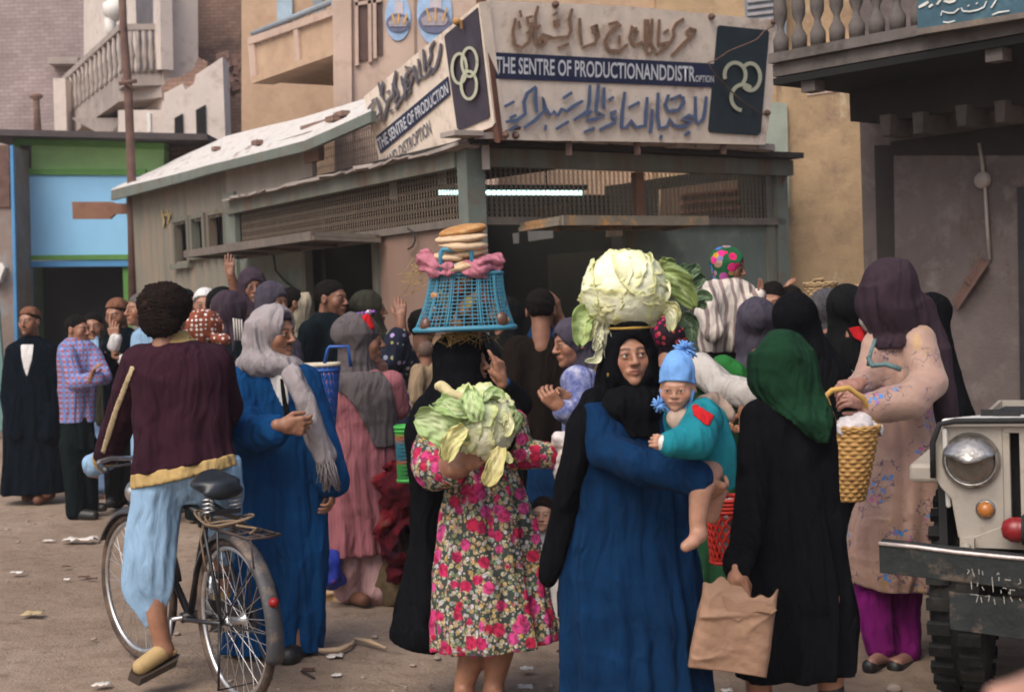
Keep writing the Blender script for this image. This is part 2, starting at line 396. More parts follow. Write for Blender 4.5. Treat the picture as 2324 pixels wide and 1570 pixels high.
# ---- far buildings, upper left
def bldg(name, label, d, px=(0, 0), cat='building'):
    b = P(px[0], 712, d); b[2] = 0; return thing(name, b, label, cat), b
t, b = bldg('mud_brick_building', 'tall hazy mud brick building, farthest back behind the blue and green shop', 34, (60, 0))
panel('wall', MUD, vp(34), [(-120, -160), (330, -160), (330, 760), (-120, 760)], .6, 0, t, b)
panel('ledge', CONC, vp(34), [(108, 130), (176, 130), (176, 145), (108, 145)], .5, .45, t, b)
m = MB(); m.lathe([(.09, 0), (.075, .75), (.08, .8), (.17, .86), (.12, .93), (.02, .96)], P(86, 305, 33), n=12); m.build('chimney', MUDD, t, b)
t, b = bldg('brown_brick_building', 'brown bare brick house wall between the two balconied houses', 27, (470, 0))
panel('wall', MUDD, vp(27), [(352, -130), (640, -130), (640, 760), (352, 760)], .5, 0, t, b)
panel('ruined_wall', MUDD, vp(25.5), [(420, 112), (440, 104), (470, 110), (505, 92), (522, 84), (540, 100), (548, 60), (556, 60), (556, 330), (500, 330), (420, 210)], .5, 0, t, b)
m = MB(); rr = random.Random(4)
for i in range(26):
    x, y = rr.uniform(506, 556), rr.uniform(128, 205); p = P(x, y, 24.3); m.box(p, .2 + rr.random() * .14, .2, .1 + rr.random() * .06, Euler((rr.uniform(-.3, .3), rr.uniform(-.3, .3), rr.uniform(-.5, .5))).to_matrix())
m.build('rubble_stone', RUST, t, b)
t, b = bldg('balcony_house', 'faded beige house with a balustraded corner balcony over the shop roof', 26, (280, 0))
A = P(280, 165, 24); zA = A[2]; B = P(152, 262, 29); B[2] = zA; Cc = P(368, 163, 24.1); Cc[2] = zA; D_ = Cc + B - A
HW_ = vpl(Cc, D_)
panel('wall', WHP, HW_, [(190, -130), (366, -130), (372, 340), (190, 340)], .6, 0, t, b)
panel('door', M('grey_door', (.13, .12, .13), .8), HW_, [(306, -60), (346, -60), (350, 158), (312, 158)], .2, .05, t, b)
panel('door_frame', WHP, HW_, [(346, -60), (362, -60), (366, 158), (350, 158)], .2, .09, t, b)
m = MB(); m.prism([A, B, D_, Cc], (0, 0, -.22)); m.prism([A + (B - A) * .08 - (0, 0, .22), B - (B - A) * .1 - (0, 0, .22), D_ - (0, 0, .22), Cc - (0, 0, .22)], (0, 0, -.2)); m.build('balcony_slab', CONC, t, b)
Lr = MB(); Lr.bar(A + (0, 0, .75), B + (0, 0, .75), .1, .1); Lr.bar(A + (0, 0, .75), Cc + (0, 0, .75), .1, .1); Lr.build('railing', CONC, t, b)
for a_, b_, n_ in ((A, B, 13), (A, Cc, 6)):
    for i in range(n_):
        p = a_ + (b_ - a_) * ((i + .4) / n_); m = MB(); m.lathe([(.05, 0), (.03, .1), (.055, .28), (.03, .5), (.045, .7)], p, n=8); m.build('baluster', CONC, t, b)
m = MB(); m.prism([P(160, 268, 27.5), P(285, 268, 25), P(300, 312, 25.3), P(240, 312, 26)], (.6, 1., 0)); m.build('bracket', CONC, t, b)
panel('downpipe', WHP, vp(28), [(120, 178), (148, 178), (152, 312), (124, 312)], .4, 0, t, b)
m = MB()
for q in ((262, 40, .2), (252, 76, .1)): m.lathe([(.05, 0), (q[2], .1), (q[2], .3), (.03, .4)], P(q[0], q[1] + 8, 24.9), n=10)
m.build('insulator', WHITE, t, b)
t, b = bldg('white_house', 'low whitewashed house with two small dark windows above the shed roof', 23, (430, 0))
panel('wall', WHP, vp(23), [(372, 212), (414, 190), (420, 205), (440, 190), (444, 170), (505, 130), (512, 330), (372, 330)], .5, 0, t, b)
panel('wall', WHP, vp(24), [(268, 250), (372, 250), (372, 330), (268, 330)], .5, 0, t, b)
for pts in ([(396, 268), (414, 258), (416, 312), (396, 312)], [(444, 250), (466, 238), (468, 312), (446, 312)]):
    panel('window', DARK, vp(23), pts, .1, .03, t, b)
panel('window', WHITE, vp(24), [(333, 258), (341, 256), (342, 300), (335, 300)], .1, .03, t, b)
panel('roof_rubble', MUDD, vp(23.4), [(366, 200), (380, 180), (410, 175), (440, 155), (450, 130), (470, 140), (470, 200), (370, 230)], .3, 0, t, b)
# ---- tan house with solid parapet balcony
t, b = bldg('tan_house', 'tan plastered house with a solid parapet balcony and painted boats on its wall', 17, (700, 0))
panel('wall', TANP, vp(19.6), [(548, -140), (800, -140), (800, 420), (548, 420)], .4, 0, t, b)
panel('wall', PINKP, vp(15.9), [(762, -140), (1130, -140), (1130, 520), (770, 520)], .5, 0, t, b)
panel('corner_pier', PINKP, vp(15.9), [(752, -140), (796, -140), (800, 420), (760, 420)], .55, .06, t, b)
A = P(566, 180, 18); B = P(762, 115, 16); B[2] = A[2]; pl = vpl(A, B)
panel('parapet', TANP, pl, [(563, 84), (762, 14), (762, 115), (572, 185)], 1.3, 0, t, b)
for q in ([(563, 80), (578, 75), (580, 98), (764, 30), (764, 14), (578, 82)],):
    panel('parapet_cap', PINKP, pl, [(562, 86), (764, 16), (764, 32), (564, 102)], .3, .05, t, b)
panel('parapet_pilaster', PINKP, pl, [(561, 86), (574, 82), (582, 182), (569, 186)], .3, .04, t, b)
panel('parapet_pilaster', PINKP, pl, [(664, 50), (674, 47), (680, 140), (670, 144)], .3, .04, t, b)
panel('soffit_edge', TANP, pl, [(570, 175), (764, 106), (764, 122), (571, 190)], .3, .045, t, b)
m = MB(); R0, R1 = OP(574, 78, pl), OP(754, 4, pl)
m.tube([R0, R1], .035, 6)
for i in range(12):
    p = R0 + (R1 - R0) * (i / 11); m.tube([p - (0, 0, .17), p], .014, 5)
m.build('railing', SHUT, t, b)
panel('balcony_door', M('pale_blue_door', (.34, .44, .52), .7), vp(19.6), [(626, -60), (662, -60), (664, 74), (630, 80)], .1, .05, t, b)
panel('balcony_door', SHUT, vp(19.6), [(708, -60), (730, -60), (732, 40), (712, 50)], .1, .05, t, b)
for pts in ([(812, -60), (834, -60), (836, 136), (814, 140)], [(853, -60), (866, -60), (868, 124), (855, 126)]):
    panel('window', M('window_dark_brown', (.10, .055, .045), .6), vp(15.9), pts, .15, .02, t, b)
for pts in ([(804, -60), (812, -60), (814, 148), (806, 150)], [(834, -60), (842, -60), (844, 140), (836, 142)], [(845, -60), (853, -60), (855, 132), (847, 134)], [(806, 6), (866, -4), (866, 4), (806, 14)]):
    panel('window_frame', PINKP, vp(15.9), pts, .15, .05, t, b)
mural = [('mural_sky', M('mural_blue', (.32, .46, .66), .9, .25, 8), lambda x, y, k: [(x + 34 * k * math.cos(a), y + 62 * k * math.sin(a)) for a in np.linspace(0, 6.28, 22)[:-1]], .012),
         ('mural_sail', M('mural_pale', (.50, .45, .48), .9, .2, 8), lambda x, y, k: [(x - 8 * k, y - 46 * k), (x + 14 * k, y - 42 * k), (x + 14 * k, y), (x - 10 * k, y)], .02),
         ('mural_boat', M('mural_slate', (.14, .145, .22), .9, .3, 8), lambda x, y, k: [(x + 31 * k * math.cos(a), y + 16 * k + 27 * k * math.sin(a) * (1 if math.sin(a) < 0 else .85)) for a in np.linspace(0, 6.28, 20)[:-1]], .028),
         ('mural_deck', M('mural_grey', (.34, .30, .33), .9, .35, 30), lambda x, y, k: [(x - 26 * k, y + 12 * k), (x - 8 * k, y - 2 * k), (x + 18 * k, y), (x + 27 * k, y + 14 * k), (x + 20 * k, y + 24 * k), (x - 22 * k, y + 24 * k)], .036)]
for (x, y, k) in ((903, 40, .86), (986, 30, 1.18)):
    for nme, mt, f, off in mural: panel(nme, mt, vp(15.9), f(x, y, k), .008, off + .004, t, b)
    for dx, tx in ((-16, -8), (2, 2), (24, 16)):
        panel('mural_oar', M('mural_orange', (.62, .36, .10), .9), vp(15.9), [(x + dx * k - 2, y - 10 * k), (x + dx * k + 2, y - 10 * k), (x + tx * k + 2, y + 16 * k), (x + tx * k - 2, y + 16 * k)], .006, .046, t, b)
panel('wall_seam', M('seam_brown', (.27, .19, .15), .9), vp(15.9), [(938, -60), (943, -60), (946, 220), (941, 220)], .02, .012, t, b)
t, b = bldg('ochre_house', 'ochre house front whose top shows above the big sign', 17.5, (1550, 0))
panel('wall', TANP, vp(17.5), [(1085, -140), (1506, -140), (1506, 700), (1085, 700)], .4, 0, t, b)
panel('wall', YELP, vp(17.2), [(1490, -140), (1800, -140), (1800, 700), (1490, 700)], .4, 0, t, b)
# ---- right-hand house: ochre end wall, grey street wall, balustraded balcony
BALC = M('weathered_grey_stone', (.125, .108, .10), .92, .3, 5., .35, 40, stain=((.06, .05, .042), 4., .5, .72), bump2=2)
t, b = bldg('grey_house', 'grimy house with a balustraded balcony and an ochre end wall', 12.5, (2050, 0))
panel('end_wall', YELP, vp(13.6), [(1772, 120), (2010, 80), (2020, 1010), (1800, 1010)], .4, 0, t, b)
panel('end_wall', YELP, vp(13.9), [(1740, -140), (2010, -140), (2010, 300), (1740, 300)], .2, 0, t, b)
panel('pale_green_wall', M('pale_green_plaster', (.33, .37, .31), .9, .2, 4), vp(13.55), [(1690, 225), (1786, 235), (1792, 470), (1700, 470)], .2, 0, t, b)
panel('wall_patch', PINKP, vp(13.6), [(1832, 172), (1880, 172), (1900, 208), (1832, 218)], .01, .008, t, b)
panel('shutter_frame', SHUT, vp(13.75), [(1692, -80), (1785, -80), (1785, 90), (1696, 78)], .1, 0, t, b)
for i in range(9):
    panel('shutter_slat', M('slat_grey', (.34, .32, .33), .8), vp(13.75), [(1697, -60 + 15 * i), (1780, -70 + 15 * i), (1780, -63 + 15 * i), (1697, -53 + 15 * i)], .03, .03, t, b)
wd = np.array([.656, -.755, 0]); wn = np.array([-.755, -.656, 0]); GW = (np.array([2.9, 11.3, 0]), wn)
w0 = GW[0]; m = MB()
m.prism([w0 - wd * .1, w0 + wd * 5.5, w0 + wd * 5.5 + (0, 0, 6), w0 - wd * .1 + (0, 0, 6)], -wn * .35); m.build('street_wall', GREYW, t, b)
panel('recess_shade', GREYD, GW, [(1984, 330), (2026, 330), (2036, 960), (2000, 960)], .02, .006, t, b)  # flat strip on the wall, its dark colour painting the recess shade
panel('wall_shade_band', GREYD, GW, [(2020, 322), (2420, 268), (2420, 352), (2024, 352)], .03, .02, t, b)  # dark band painting the shade below the overhang
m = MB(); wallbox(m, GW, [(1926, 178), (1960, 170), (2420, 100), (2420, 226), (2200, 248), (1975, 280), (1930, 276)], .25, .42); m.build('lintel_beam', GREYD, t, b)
for x, y in ((1996, 262), (2070, 256), (2168, 240), (2256, 230)):
    panel('joist_end', BALC, GW, [(x, y), (x + 26, y - 3), (x + 24, y + 44), (x + 4, y + 48)], .3, .5, t, b)
# balcony
E = np.array([1.99, 10.5, 3.27]); L_ = 4.2; m = MB()
m.prism([E, E + wd * L_, E + wd * L_ - wn * 1.3, E - wn * 1.3], (0, 0, -.09)); m.build('balcony_slab', BALC, t, b)
m = MB(); m.prism([E + wn * .05 + (0, 0, .075), E + wn * .05 + wd * L_ + (0, 0, .075), E - wn * .12 + wd * L_ + (0, 0, .075), E - wn * .12 + (0, 0, .075)], (0, 0, -.07)); m.build('balcony_kerb', BALC, t, b)
m = MB(); m.prism([E - (0, 0, .1), E + wd * L_ - (0, 0, .1), E + wd * L_ - wn * 1.3 - (0, 0, .1), E - wn * 1.3 - (0, 0, .1)], (0, 0, -.05)); m.build('balcony_underside', DARK, t, b)  # near-black sheet carrying the under-balcony shade in its colour
prof = [(.055, 0), (.058, .10), (.030, .15), (.022, .19), (.048, .25), (.052, .31), (.024, .56), (.022, .7), (.04, .76), (.055, .84)]
m = MB(); m.lathe([(r_ , h) for r_, h in prof], (0, 0, 0), n=12); bal0 = m.build('baluster', BALC, t)
for i in range(24):
    o = bal0 if i == 0 else bal0.copy()
    if i: COL.objects.link(o)
    o.parent = t; o.location = Vector(E + wd * (.06 + i * .165) - wn * .03 + (0, 0, .076)) - Vector(b)
m = MB(); m.prism([E + (0, 0, .92), E + wd * L_ + (0, 0, .92), E + wd * L_ - wn * .15 + (0, 0, .92), E - wn * .15 + (0, 0, .92)], (0, 0, .09)); m.build('balcony_rail', BALC, t, b)
for s_ in (.28, 1.75):
    m = MB(); m.box(E + wd * s_ - wn * .1 - (0, 0, .19), .12, .12, .08, np.stack([wd, -wn, (0, 0, 1)], 1)); m.build('bracket', BALC, t, b)
m = MB(); m.prism([OP(1868, 150, (E - wn * .5, wn)), OP(1900, 150, (E - wn * .5, wn)), OP(1892, 190, (E - wn * .5, wn)), OP(1878, 186, (E - wn * .5, wn))], -wn * .3); m.build('bracket', WOODD, t, b)
# conduit, junction box, door edge
m = MB(); m.tube([OP(x, y, GW, .03) for x, y in ((2222, 325), (2228, 360), (2232, 398), (2236, 430), (2240, 500), (2246, 590))], .014, 6)
m.lathe([(.05, 0), (.07, .02), (.05, .06)], OP(2234, 410, GW, .0), wn, 12); m.build('conduit', CONC, t, b)
panel('side_door', IRON, GW, [(2308, 425), (2420, 410), (2420, 930), (2316, 960)], .05, .03, t, b)
m = MB(); m.bar(OP(2235, 592, GW, .05), OP(2168, 690, GW, .05), .02, .07); m.bar(OP(2243, 594, GW, .1), OP(2172, 700, GW, .1), .012, .025)
m.bar(OP(2190, 630, GW, .07), OP(2212, 648, GW, .07), .03, .03); m.build('door_bolt', RUST, t, b)
# painted board on that balcony
BF = (E + wn * .07, wn)
bs = thing('balcony_signboard', OP(2200, 60, BF), 'dark blue board with white painted script hung on the balustraded balcony', 'sign'); bb = np.array(bs.location)
panel('board', M('board_blue', (.045, .10, .135), .7, .35, 5, stain=((.10, .18, .2), 6, .55, .7)), BF, [(2080, -120), (2430, -120), (2430, 18), (2083, 72)], .04, .03, bs, bb)
panel('board_frame', WOODD, BF, [(2080, 66), (2430, 11), (2430, 24), (2080, 80)], .05, .04, bs, bb)
def stroke(m, pts, wd_, pl, off, th, taper=.75):
    """a raised brush-lettered stroke lying on a board: polyline in picture units, mitred into one ribbon"""
    q = [np.array(p, float) for p in pts]
    if len(q) == 1: q = [q[0] - (wd_ * .45, -wd_ * .3), q[0] + (wd_ * .45, -wd_ * .3)]
    L, Rr = [], []; n = len(q)
    for i, p in enumerate(q):
        t_ = q[min(i + 1, n - 1)] - q[max(i - 1, 0)]; t_ = t_ / (np.linalg.norm(t_) + 1e-9); nn = np.array([-t_[1], t_[0]])
        k = wd_ / 2 * (taper if i in (0, n - 1) else 1.)
        if i == 0: p = p - t_ * wd_ * .25
        if i == n - 1: p = p + t_ * wd_ * .25
        L.append(p + nn * k); Rr.append(p - nn * k)
    f = [OP(*p, pl, off + th) for p in L + Rr]; bk = [OP(*p, pl, off) for p in L + Rr]; V = f + bk; N2 = 2 * n; Fs = []
    for i in range(n - 1):
        Fs += [[i, i + 1, n + i + 1, n + i], [N2 + i + 1, N2 + i, N2 + n + i, N2 + n + i + 1], [i + 1, i, N2 + i, N2 + i + 1], [n + i, n + i + 1, N2 + n + i + 1, N2 + n + i]]
    Fs += [[0, n, N2 + n, N2], [n - 1, N2 + n - 1, N2 + 2 * n - 1, 2 * n - 1]]
    m.add(V, Fs)
z2 = lambda x, y: (1692.7 + x / 3.6812, y / 3.6812)      # measured on an enlargement
m = MB(); k = 0
for w_, S in ((7, [[(1450, 60), (1490, 40), (1520, 20)], [(1545, 50)], [(1600, 35), (1625, 0)], [(1660, 10), (1700, 20), (1740, 8), (1760, -20)]]),
              (3.5, [[(1630, 130), (1640, 95), (1690, 110), (1740, 108), (1780, 75)], [(1800, 70), (1815, 95), (1870, 98), (1940, 85), (1990, 60), (2010, 15)], [(1860, 50)], [(2050, 65), (2075, 30), (2095, -5)], [(1930, 30)],
                     [(1650, 185), (1690, 190), (1745, 175)], [(2060, 125), (2110, 105), (2200, 92)]])):
    for s_ in S: stroke(m, [z2(*p) for p in s_], w_, BF, .034 + .0007 * k, .004); k += 1
m.build('painted_script', M('script_white', (.62, .62, .58), .8), bs, bb)
# ---- green and blue shop
t, b = bldg('green_shop', 'green and sky blue shop front with a dark doorway under a flat roof', 20.6, (160, 0), 'shop')
S_ = vp(20.6)
panel('fascia', GRNP, S_, [(30, 308), (372, 322), (372, 392), (34, 392)], .3, 0, t, b)
for pts in ([(28, 300), (44, 302), (62, 960), (48, 960)],): panel('corner_trim', GRND, S_, pts, .3, .05, t, b)
panel('cornice', GRND, S_, [(36, 310), (372, 326), (372, 338), (36, 326)], .3, .09, t, b)
panel('fascia_window', M('dark_purple_glass', (.05, .03, .04), .5), S_, [(38, 330), (70, 331), (70, 382), (40, 382)], .1, .02, t, b)
panel('panel_border', GRND, S_, [(44, 384), (330, 384), (330, 398), (46, 396)], .2, .07, t, b)
panel('panel_border', GRND, S_, [(44, 396), (54, 396), (60, 590), (50, 590)], .2, .07, t, b)
panel('panel_border', GRND, S_, [(50, 580), (330, 577), (330, 589), (50, 590)], .2, .075, t, b)
panel('sign_panel', BLUP, S_, [(50, 394), (330, 394), (330, 582), (54, 584)], .3, .03, t, b)
panel('lintel', BLUD, S_, [(48, 592), (330, 589), (330, 604), (48, 606)], .25, .06, t, b)
panel('door_post', BLUD, S_, [(48, 600), (62, 600), (66, 960), (52, 960)], .25, .05, t, b)
panel('door_frame', GRND, S_, [(278, 602), (330, 602), (330, 960), (290, 960)], .3, 0, t, b)
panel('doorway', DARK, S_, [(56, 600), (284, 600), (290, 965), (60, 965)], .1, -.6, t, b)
panel('door_leaf', M('dark_green_door', (.02, .035, .018), .7), S_, [(70, 606), (96, 606), (104, 950), (76, 950)], .1, -.5, t, b)
panel('roof', M('roof_felt', (.07, .06, .06), .9), S_, [(-60, 292), (470, 304), (470, 318), (-60, 306)], 2.5, .5, t, b)
panel('end_wall', MUDD, vp(21.0), [(330, 318), (470, 318), (500, 420), (330, 420)], .4, 0, t, b)
t2, b2 = bldg('pillar', 'peeling grey and blue pillar at the street edge beside the green shop', 19.8, (10, 0), 'pillar')
panel('shaft', M('pillar_render', (.24, .185, .16), .9, .3, 2, stain=((.2, .26, .3), 2., .5, .7)), vp(19.8), [(-80, 330), (22, 330), (40, 1020), (-80, 1020)], .8, 0, t2, b2)
panel('blue_edge', BLUD, vp(19.8), [(22, 330), (29, 330), (45, 1010), (38, 1010)], .06, .02, t2, b2)
panel('dark_top', RUST, vp(19.8), [(-80, 330), (20, 330), (22, 470), (-80, 470)], .1, .03, t2, b2)
panel('lamp_bracket', WHITE, vp(19.8), [(-20, 600), (4, 596), (10, 606), (-2, 640), (-20, 645)], .15, .15, t2, b2)
panel('leaning_sheet', M('teal_sheet', (.12, .21, .20), .7, .3), vp(19.2), [(-60, 680), (-5, 680), (16, 960), (-20, 1005), (-60, 1005)], .06, 0, t2, b2)
# ---- kiosk
uL = np.array([-.5065, .8622, 0]); nL = np.array([-.8622, -.5065, 0]); uR = np.array([.7894, .6137, 0]); nR = np.array([.6137, -.7894, 0])
KA = np.array([-.28, 11., 0]); KL = (KA, nL); KR = (KA, nR)
def uof(x, pl, u):  # distance along a wall of what stands at picture x
    r = ray(x, 660.); s = np.dot(pl[0] - CAM, pl[1]) / np.dot(r[:2], pl[1][:2]); return float(np.dot(CAM + r * s - pl[0], u))
def KP(pl, u, v, z, off=0.): return pl[0] + u * v + pl[1] * off + np.array([0, 0, z])
def rect(m, pl, u, a, b_, z0, z1, th=.04, off=0.):
    return m.prism([KP(pl, u, a, z0, off), KP(pl, u, b_, z0, off), KP(pl, u, b_, z1, off), KP(pl, u, a, z1, off)], -pl[1] * th)
K = thing('kiosk', KA, 'ramshackle green kiosk with wire mesh sides and a white roofed corrugated shed wing', 'kiosk'); kb = KA
LR = uof(1783, KR, uR)
def kbuild(name, mat, *rs):
    m = MB()
    for r_ in rs: rect(m, *r_)
    return m.build(name, mat, K, kb)
zB0, zB1, zM = 2.66, 2.80, 2.27
kbuild('corner_post', KPALE, (KL, uL, -.055, .10, 0, zB1 + .02, .16, .05))
kbuild('end_post', KPALE, (KR, uR, LR - .1, LR + .04, 0, zB1 + .02, .14, .03))
kbuild('mesh_post', WOODB, (KR, uR, 1.78, 1.86, zM, zB0, .07, -.02))
kbuild('roof_beam', KGRN, (KR, uR, .1, LR + .06, zB0, zB1, .10, .09))
kbuild('roof_beam', KGRN, (KL, uL, .1, 5.4, zB0, zB1, .10, .07))
kbuild('mesh_rail', WOODD, (KR, uR, .1, LR, zM - .06, zM, .08, .03)); kbuild('mesh_rail', WOODD, (KL, uL, .1, 5.4, zM - .06, zM, .08, .03))
m = MB(); zz_ = zB1 + .01; m.prism([KP(KL, uL, -.2, zz_, .06), KP(KR, uR, .1, zz_, .2), KP(KR, uR, LR + .08, zz_, .2), KP(KR, uR, LR + .08, zz_, -.12), KP(KR, uR, 2.0, zz_, -.12), KP(KR, uR, 2.0, zz_, -3.3), KP(KL, uL, 3.4, zz_, .02)], (0, 0, .05)); m.build('roof', GREYD, K, kb)
rg = random.Random(3); m = MB()
for i in range(14):   # torn tin and mortar along the roof edge
    v = i * .25 - .2; m.box(KP(KR, uR, v, zB1 + .075, .2), .26, .2, .03 + .03 * rg.random(), np.stack([uR, nR, (0, 0, 1)], 1) @ np.array(Euler((rg.uniform(-.1, .1), rg.uniform(-.06, .06), rg.uniform(-.2, .2))).to_matrix()))
for i in range(20):
    v = i * .27; m.box(KP(KL, uL, v, zB1 + .005, .07), .28, .18, .012 + .02 * rg.random(), np.stack([uL, nL, (0, 0, 1)], 1) @ np.array(Euler((rg.uniform(-.1, .1), rg.uniform(-.08, .08), rg.uniform(-.2, .2))).to_matrix()))
m.build('roof_edge', CONC, K, kb)
def wiremesh(pl, u, a, b_, z0, z1, name, s=.05, dz=.036, r=.0042):
    m = MB(); n = int((b_ - a) / s); k = max(2, int((z1 - z0) / dz))
    for i in range(n + 1):
        for ph in (0, 1):
            pts = []
            for j in range(k + 1):
                v = a + i * s + (s * .5 if (j + ph) % 2 else 0.) ; pts.append(KP(pl, u, min(v, b_), z0 + (z1 - z0) * j / k, -.03 - .004 * ph))
            m.tube(pts, r, 3, cap=False)
    return m.build(name, WIRE, K, kb)
wiremesh(KR, uR, .12, LR - .1, zM, zB0, 'wire_mesh')
u545, u720, u860, u295, u255 = (uof(x, KL, uL) for x in (545, 720, 862, 297, 255))
wiremesh(KL, uL, .12, u545 - .05, zM, zB0, 'wire_mesh')
wiremesh(KL, uL, uof(868, KL, uL), u720, zB1 + .02, 3.25, 'wire_mesh')
u690 = uof(692, KL, uL)
# left face, lower panels
kbuild('plywood_panel', PINKB, (KL, uL, .1, u860, 0, zM - .06, .05, -.01)); kbuild('door_jamb', KGRN, (KL, uL, u860, u860 + .1, 0, zM - .06, .07, .02))
kbuild('sheet_panel', KPALE, (KL, uL, u690, u545, 0, zM - .06, .05, -.005)); kbuild('sheet_post', KGRN, (KL, uL, u690 - .08, u690, 0, zM - .06, .08, .02))
kbuild('wing_post', KPALE, (KL, uL, u545 - .02, u545 + .32, 0, 2.9, .06, .035))
kbuild('plank_panel', M('grey_planks', (.27, .235, .2), .9, .25, 5, .3, streak=True), (KL, uL, u720, u545 + .3, zB1, 3.3, .05, .0))
kbuild('plank_panel', PINKB, (KL, uL, uof(742, KL, uL), u720 + .12, 3.0, 3.25, .06, .03))
# corrugated wing wall with three windows
wins = [(uof(a, KL, uL), uof(b_, KL, uL), c_, d_) for a, b_, c_, d_ in ((436, 405, 507, 592), (472, 445, 500, 570), (521, 484, 492, 560))]
def zpx(x, y): return float(OP(x, y, KL)[2])
wz = [(a, b_, zpx((437 + 405) / 2 + i * 38, d_), zpx((437 + 405) / 2 + i * 38, c_)) for i, (a, b_, c_, d_) in enumerate(wins)]
V, Fq = [], []; step_ = .032; us = np.arange(u545 + .3, u295, step_)
for i, v in enumerate(us):
    off = (0, .011, .016, .011, 0, -.011, -.016, -.011)[i % 8] * 1.2
    cuts = [0.]; w_ = [q for q in wz if q[0] <= v <= q[1]]
    for z in ((0., w_[0][2], w_[0][3], 3.3) if w_ else (0., 1.1, 1.9, 3.3)): V.append(KP(KL, uL, v, z, off))
    if i:
        a = (i - 1) * 4; c_ = i * 4; both = bool(w_) and any(q[0] <= us[i - 1] <= q[1] for q in wz)
        for j in (0, 1, 2):
            if not (both and j == 1): Fq.append([a + j, a + j + 1, c_ + j + 1, c_ + j])
raw('corrugated_wall', np.array(V) - kb, Fq, CORR, K, smooth=True)
for a, b_, z0, z1 in wz:
    f = kbuild('window', DARK, (KL, uL, a - .05, b_ + .05, z0 - .05, z1 + .05, .02, -.12))
    m = MB()
    for r_ in ((a - .05, a + .03, z0 - .03, z1 + .03), (b_ - .03, b_ + .05, z0 - .03, z1 + .03)): rect(m, KL, uL, *r_, .1, .035)
    rect(m, KL, uL, a - .09, b_ + .09, z0 - .09, z0 - .03, .14, .07); rect(m, KL, uL, a - .05, b_ + .05, z1 + .03, z1 + .08, .1, .037)
    o = m.build('window_frame', KGRN, f); o.location = (0, 0, 0)
    for v in o.data.vertices: v.co -= Vector(kb)
m = MB(); m.prism([KP(KL, uL, u295 + .02, 0, 0), KP(KL, uL, u295 + .02, 3.2, 0), KP(KL, uL, u295 + .02, 3.5, -1.4), KP(KL, uL, u295 + .02, 0, -1.4)], uL * -.05); m.build('gable_wall', KGRN, K, kb)
# chalk mark on the corrugated sheets
m = MB()
for s_ in ([(366, 478), (372, 500), (370, 514)], [(378, 476), (384, 492), (380, 508)], [(364, 490), (386, 486)]): stroke(m, s_, 3, KL, .024, .003)
m.build('chalk_mark', M('chalk_ochre', (.42, .30, .12), .9), K, kb)
# white roof of the wing
lo_ = [(252, 432), (400, 395), (502, 368), (692, 320), (842, 252)]; hi_ = [(324, 397), (420, 352), (510, 310), (680, 268), (842, 222)]
lop = [OP(x, y, KL, .22) for x, y in lo_]; hip = [OP(x, y, KL, -1.0) for x, y in hi_]
V, Fq = [], []; n_ = 60; nj = 64
def lerp(ps, s):
    s *= len(ps) - 1; i = min(int(s), len(ps) - 2); return ps[i] + (ps[i + 1] - ps[i]) * (s - i)
for i in range(n_ + 1):
    for j in range(nj + 1):
        p = lerp(lop, i / n_) * (1 - j / nj) + lerp(hip, i / n_) * (j / nj); V.append(p + np.array([0, 0, .016 * math.sin(j * math.pi / 4) + .003 * math.sin(i * .31 + j * .15)]))
for i in range(n_):
    for j in range(nj): q_ = i * (nj + 1) + j; Fq.append([q_, q_ + nj + 1, q_ + nj + 2, q_ + 1])
raw('wing_roof', np.array(V) - kb, Fq, ROOFW, K)
V, Fq = [], []
m = MB(); fl = [(252, 455), (400, 416), (488, 391), (692, 343), (842, 277)]
for i in range(4): m.prism([OP(*lo_[i], KL, .23), OP(*lo_[i + 1], KL, .23), OP(*fl[i + 1], KL, .23), OP(*fl[i], KL, .23)], -nL * .05)
m.build('roof_fascia', KPALE, K, kb)
m = MB(); rg = random.Random(9)
for i in range(4):
    s_ = rg.random(); q = .2 + .6 * rg.random(); p = lerp(lop, s_) * (1 - q) + lerp(hip, s_) * q; m = MB(); m.box(p + (0, 0, .04), .1 + .35 * rg.random() ** 2, .08, .05, np.stack([uL, nL, (0, 0, 1)], 1)); m.build('roof_debris', MUDD, K, kb)
m = MB()
m.bar(OP(690, 296, KL, -.3) , OP(760, 276, KL, -.3), .08, .08)
m.build('roof_batten', MUDD, K, kb)
panel('plank', WOODB, (KP(KL, uL, u295, 0, 0), nrm([-.25, -1, 0])), [(163, 458), (250, 458), (262, 462), (298, 462), (298, 485), (260, 486), (248, 497), (165, 497)], .06, 0, K, kb)
# propped shutters
def shutter(pl, u, a, b_, z, reach, drop, mat, tilt=0.):
    m = MB(); A_ = KP(pl, u, a, z, .05); B_ = KP(pl, u, b_, z + tilt, .05); o_ = pl[1] * reach + np.array([0, 0, -drop])
    m.prism([A_, B_, B_ + o_, A_ + o_], (0, 0, .035)); m.bar(A_ + o_, B_ + o_, .05, .075); m.bar(A_ + o_ * .03, B_ + o_ * .03, .05, .06)
    for k_ in range(5): q = k_ / 4; m.bar(A_ + (B_ - A_) * q - (0, 0, .02), A_ + (B_ - A_) * q + o_ - (0, 0, .02), .05, .03)
    return m.build('shutter', mat, K, kb)
shutter(KL, uL, u860 - .15, u860 + 3.3, 2.19, .62, -.03, WOODD)
shutter(KR, uR, .45, 2.02, 2.19, .5, -.02, M('orange_worn_wood', (.20, .17, .13), .8, .3, 6, .3, stain=((.50, .25, .08), 5., .52, .62), bump2=2))
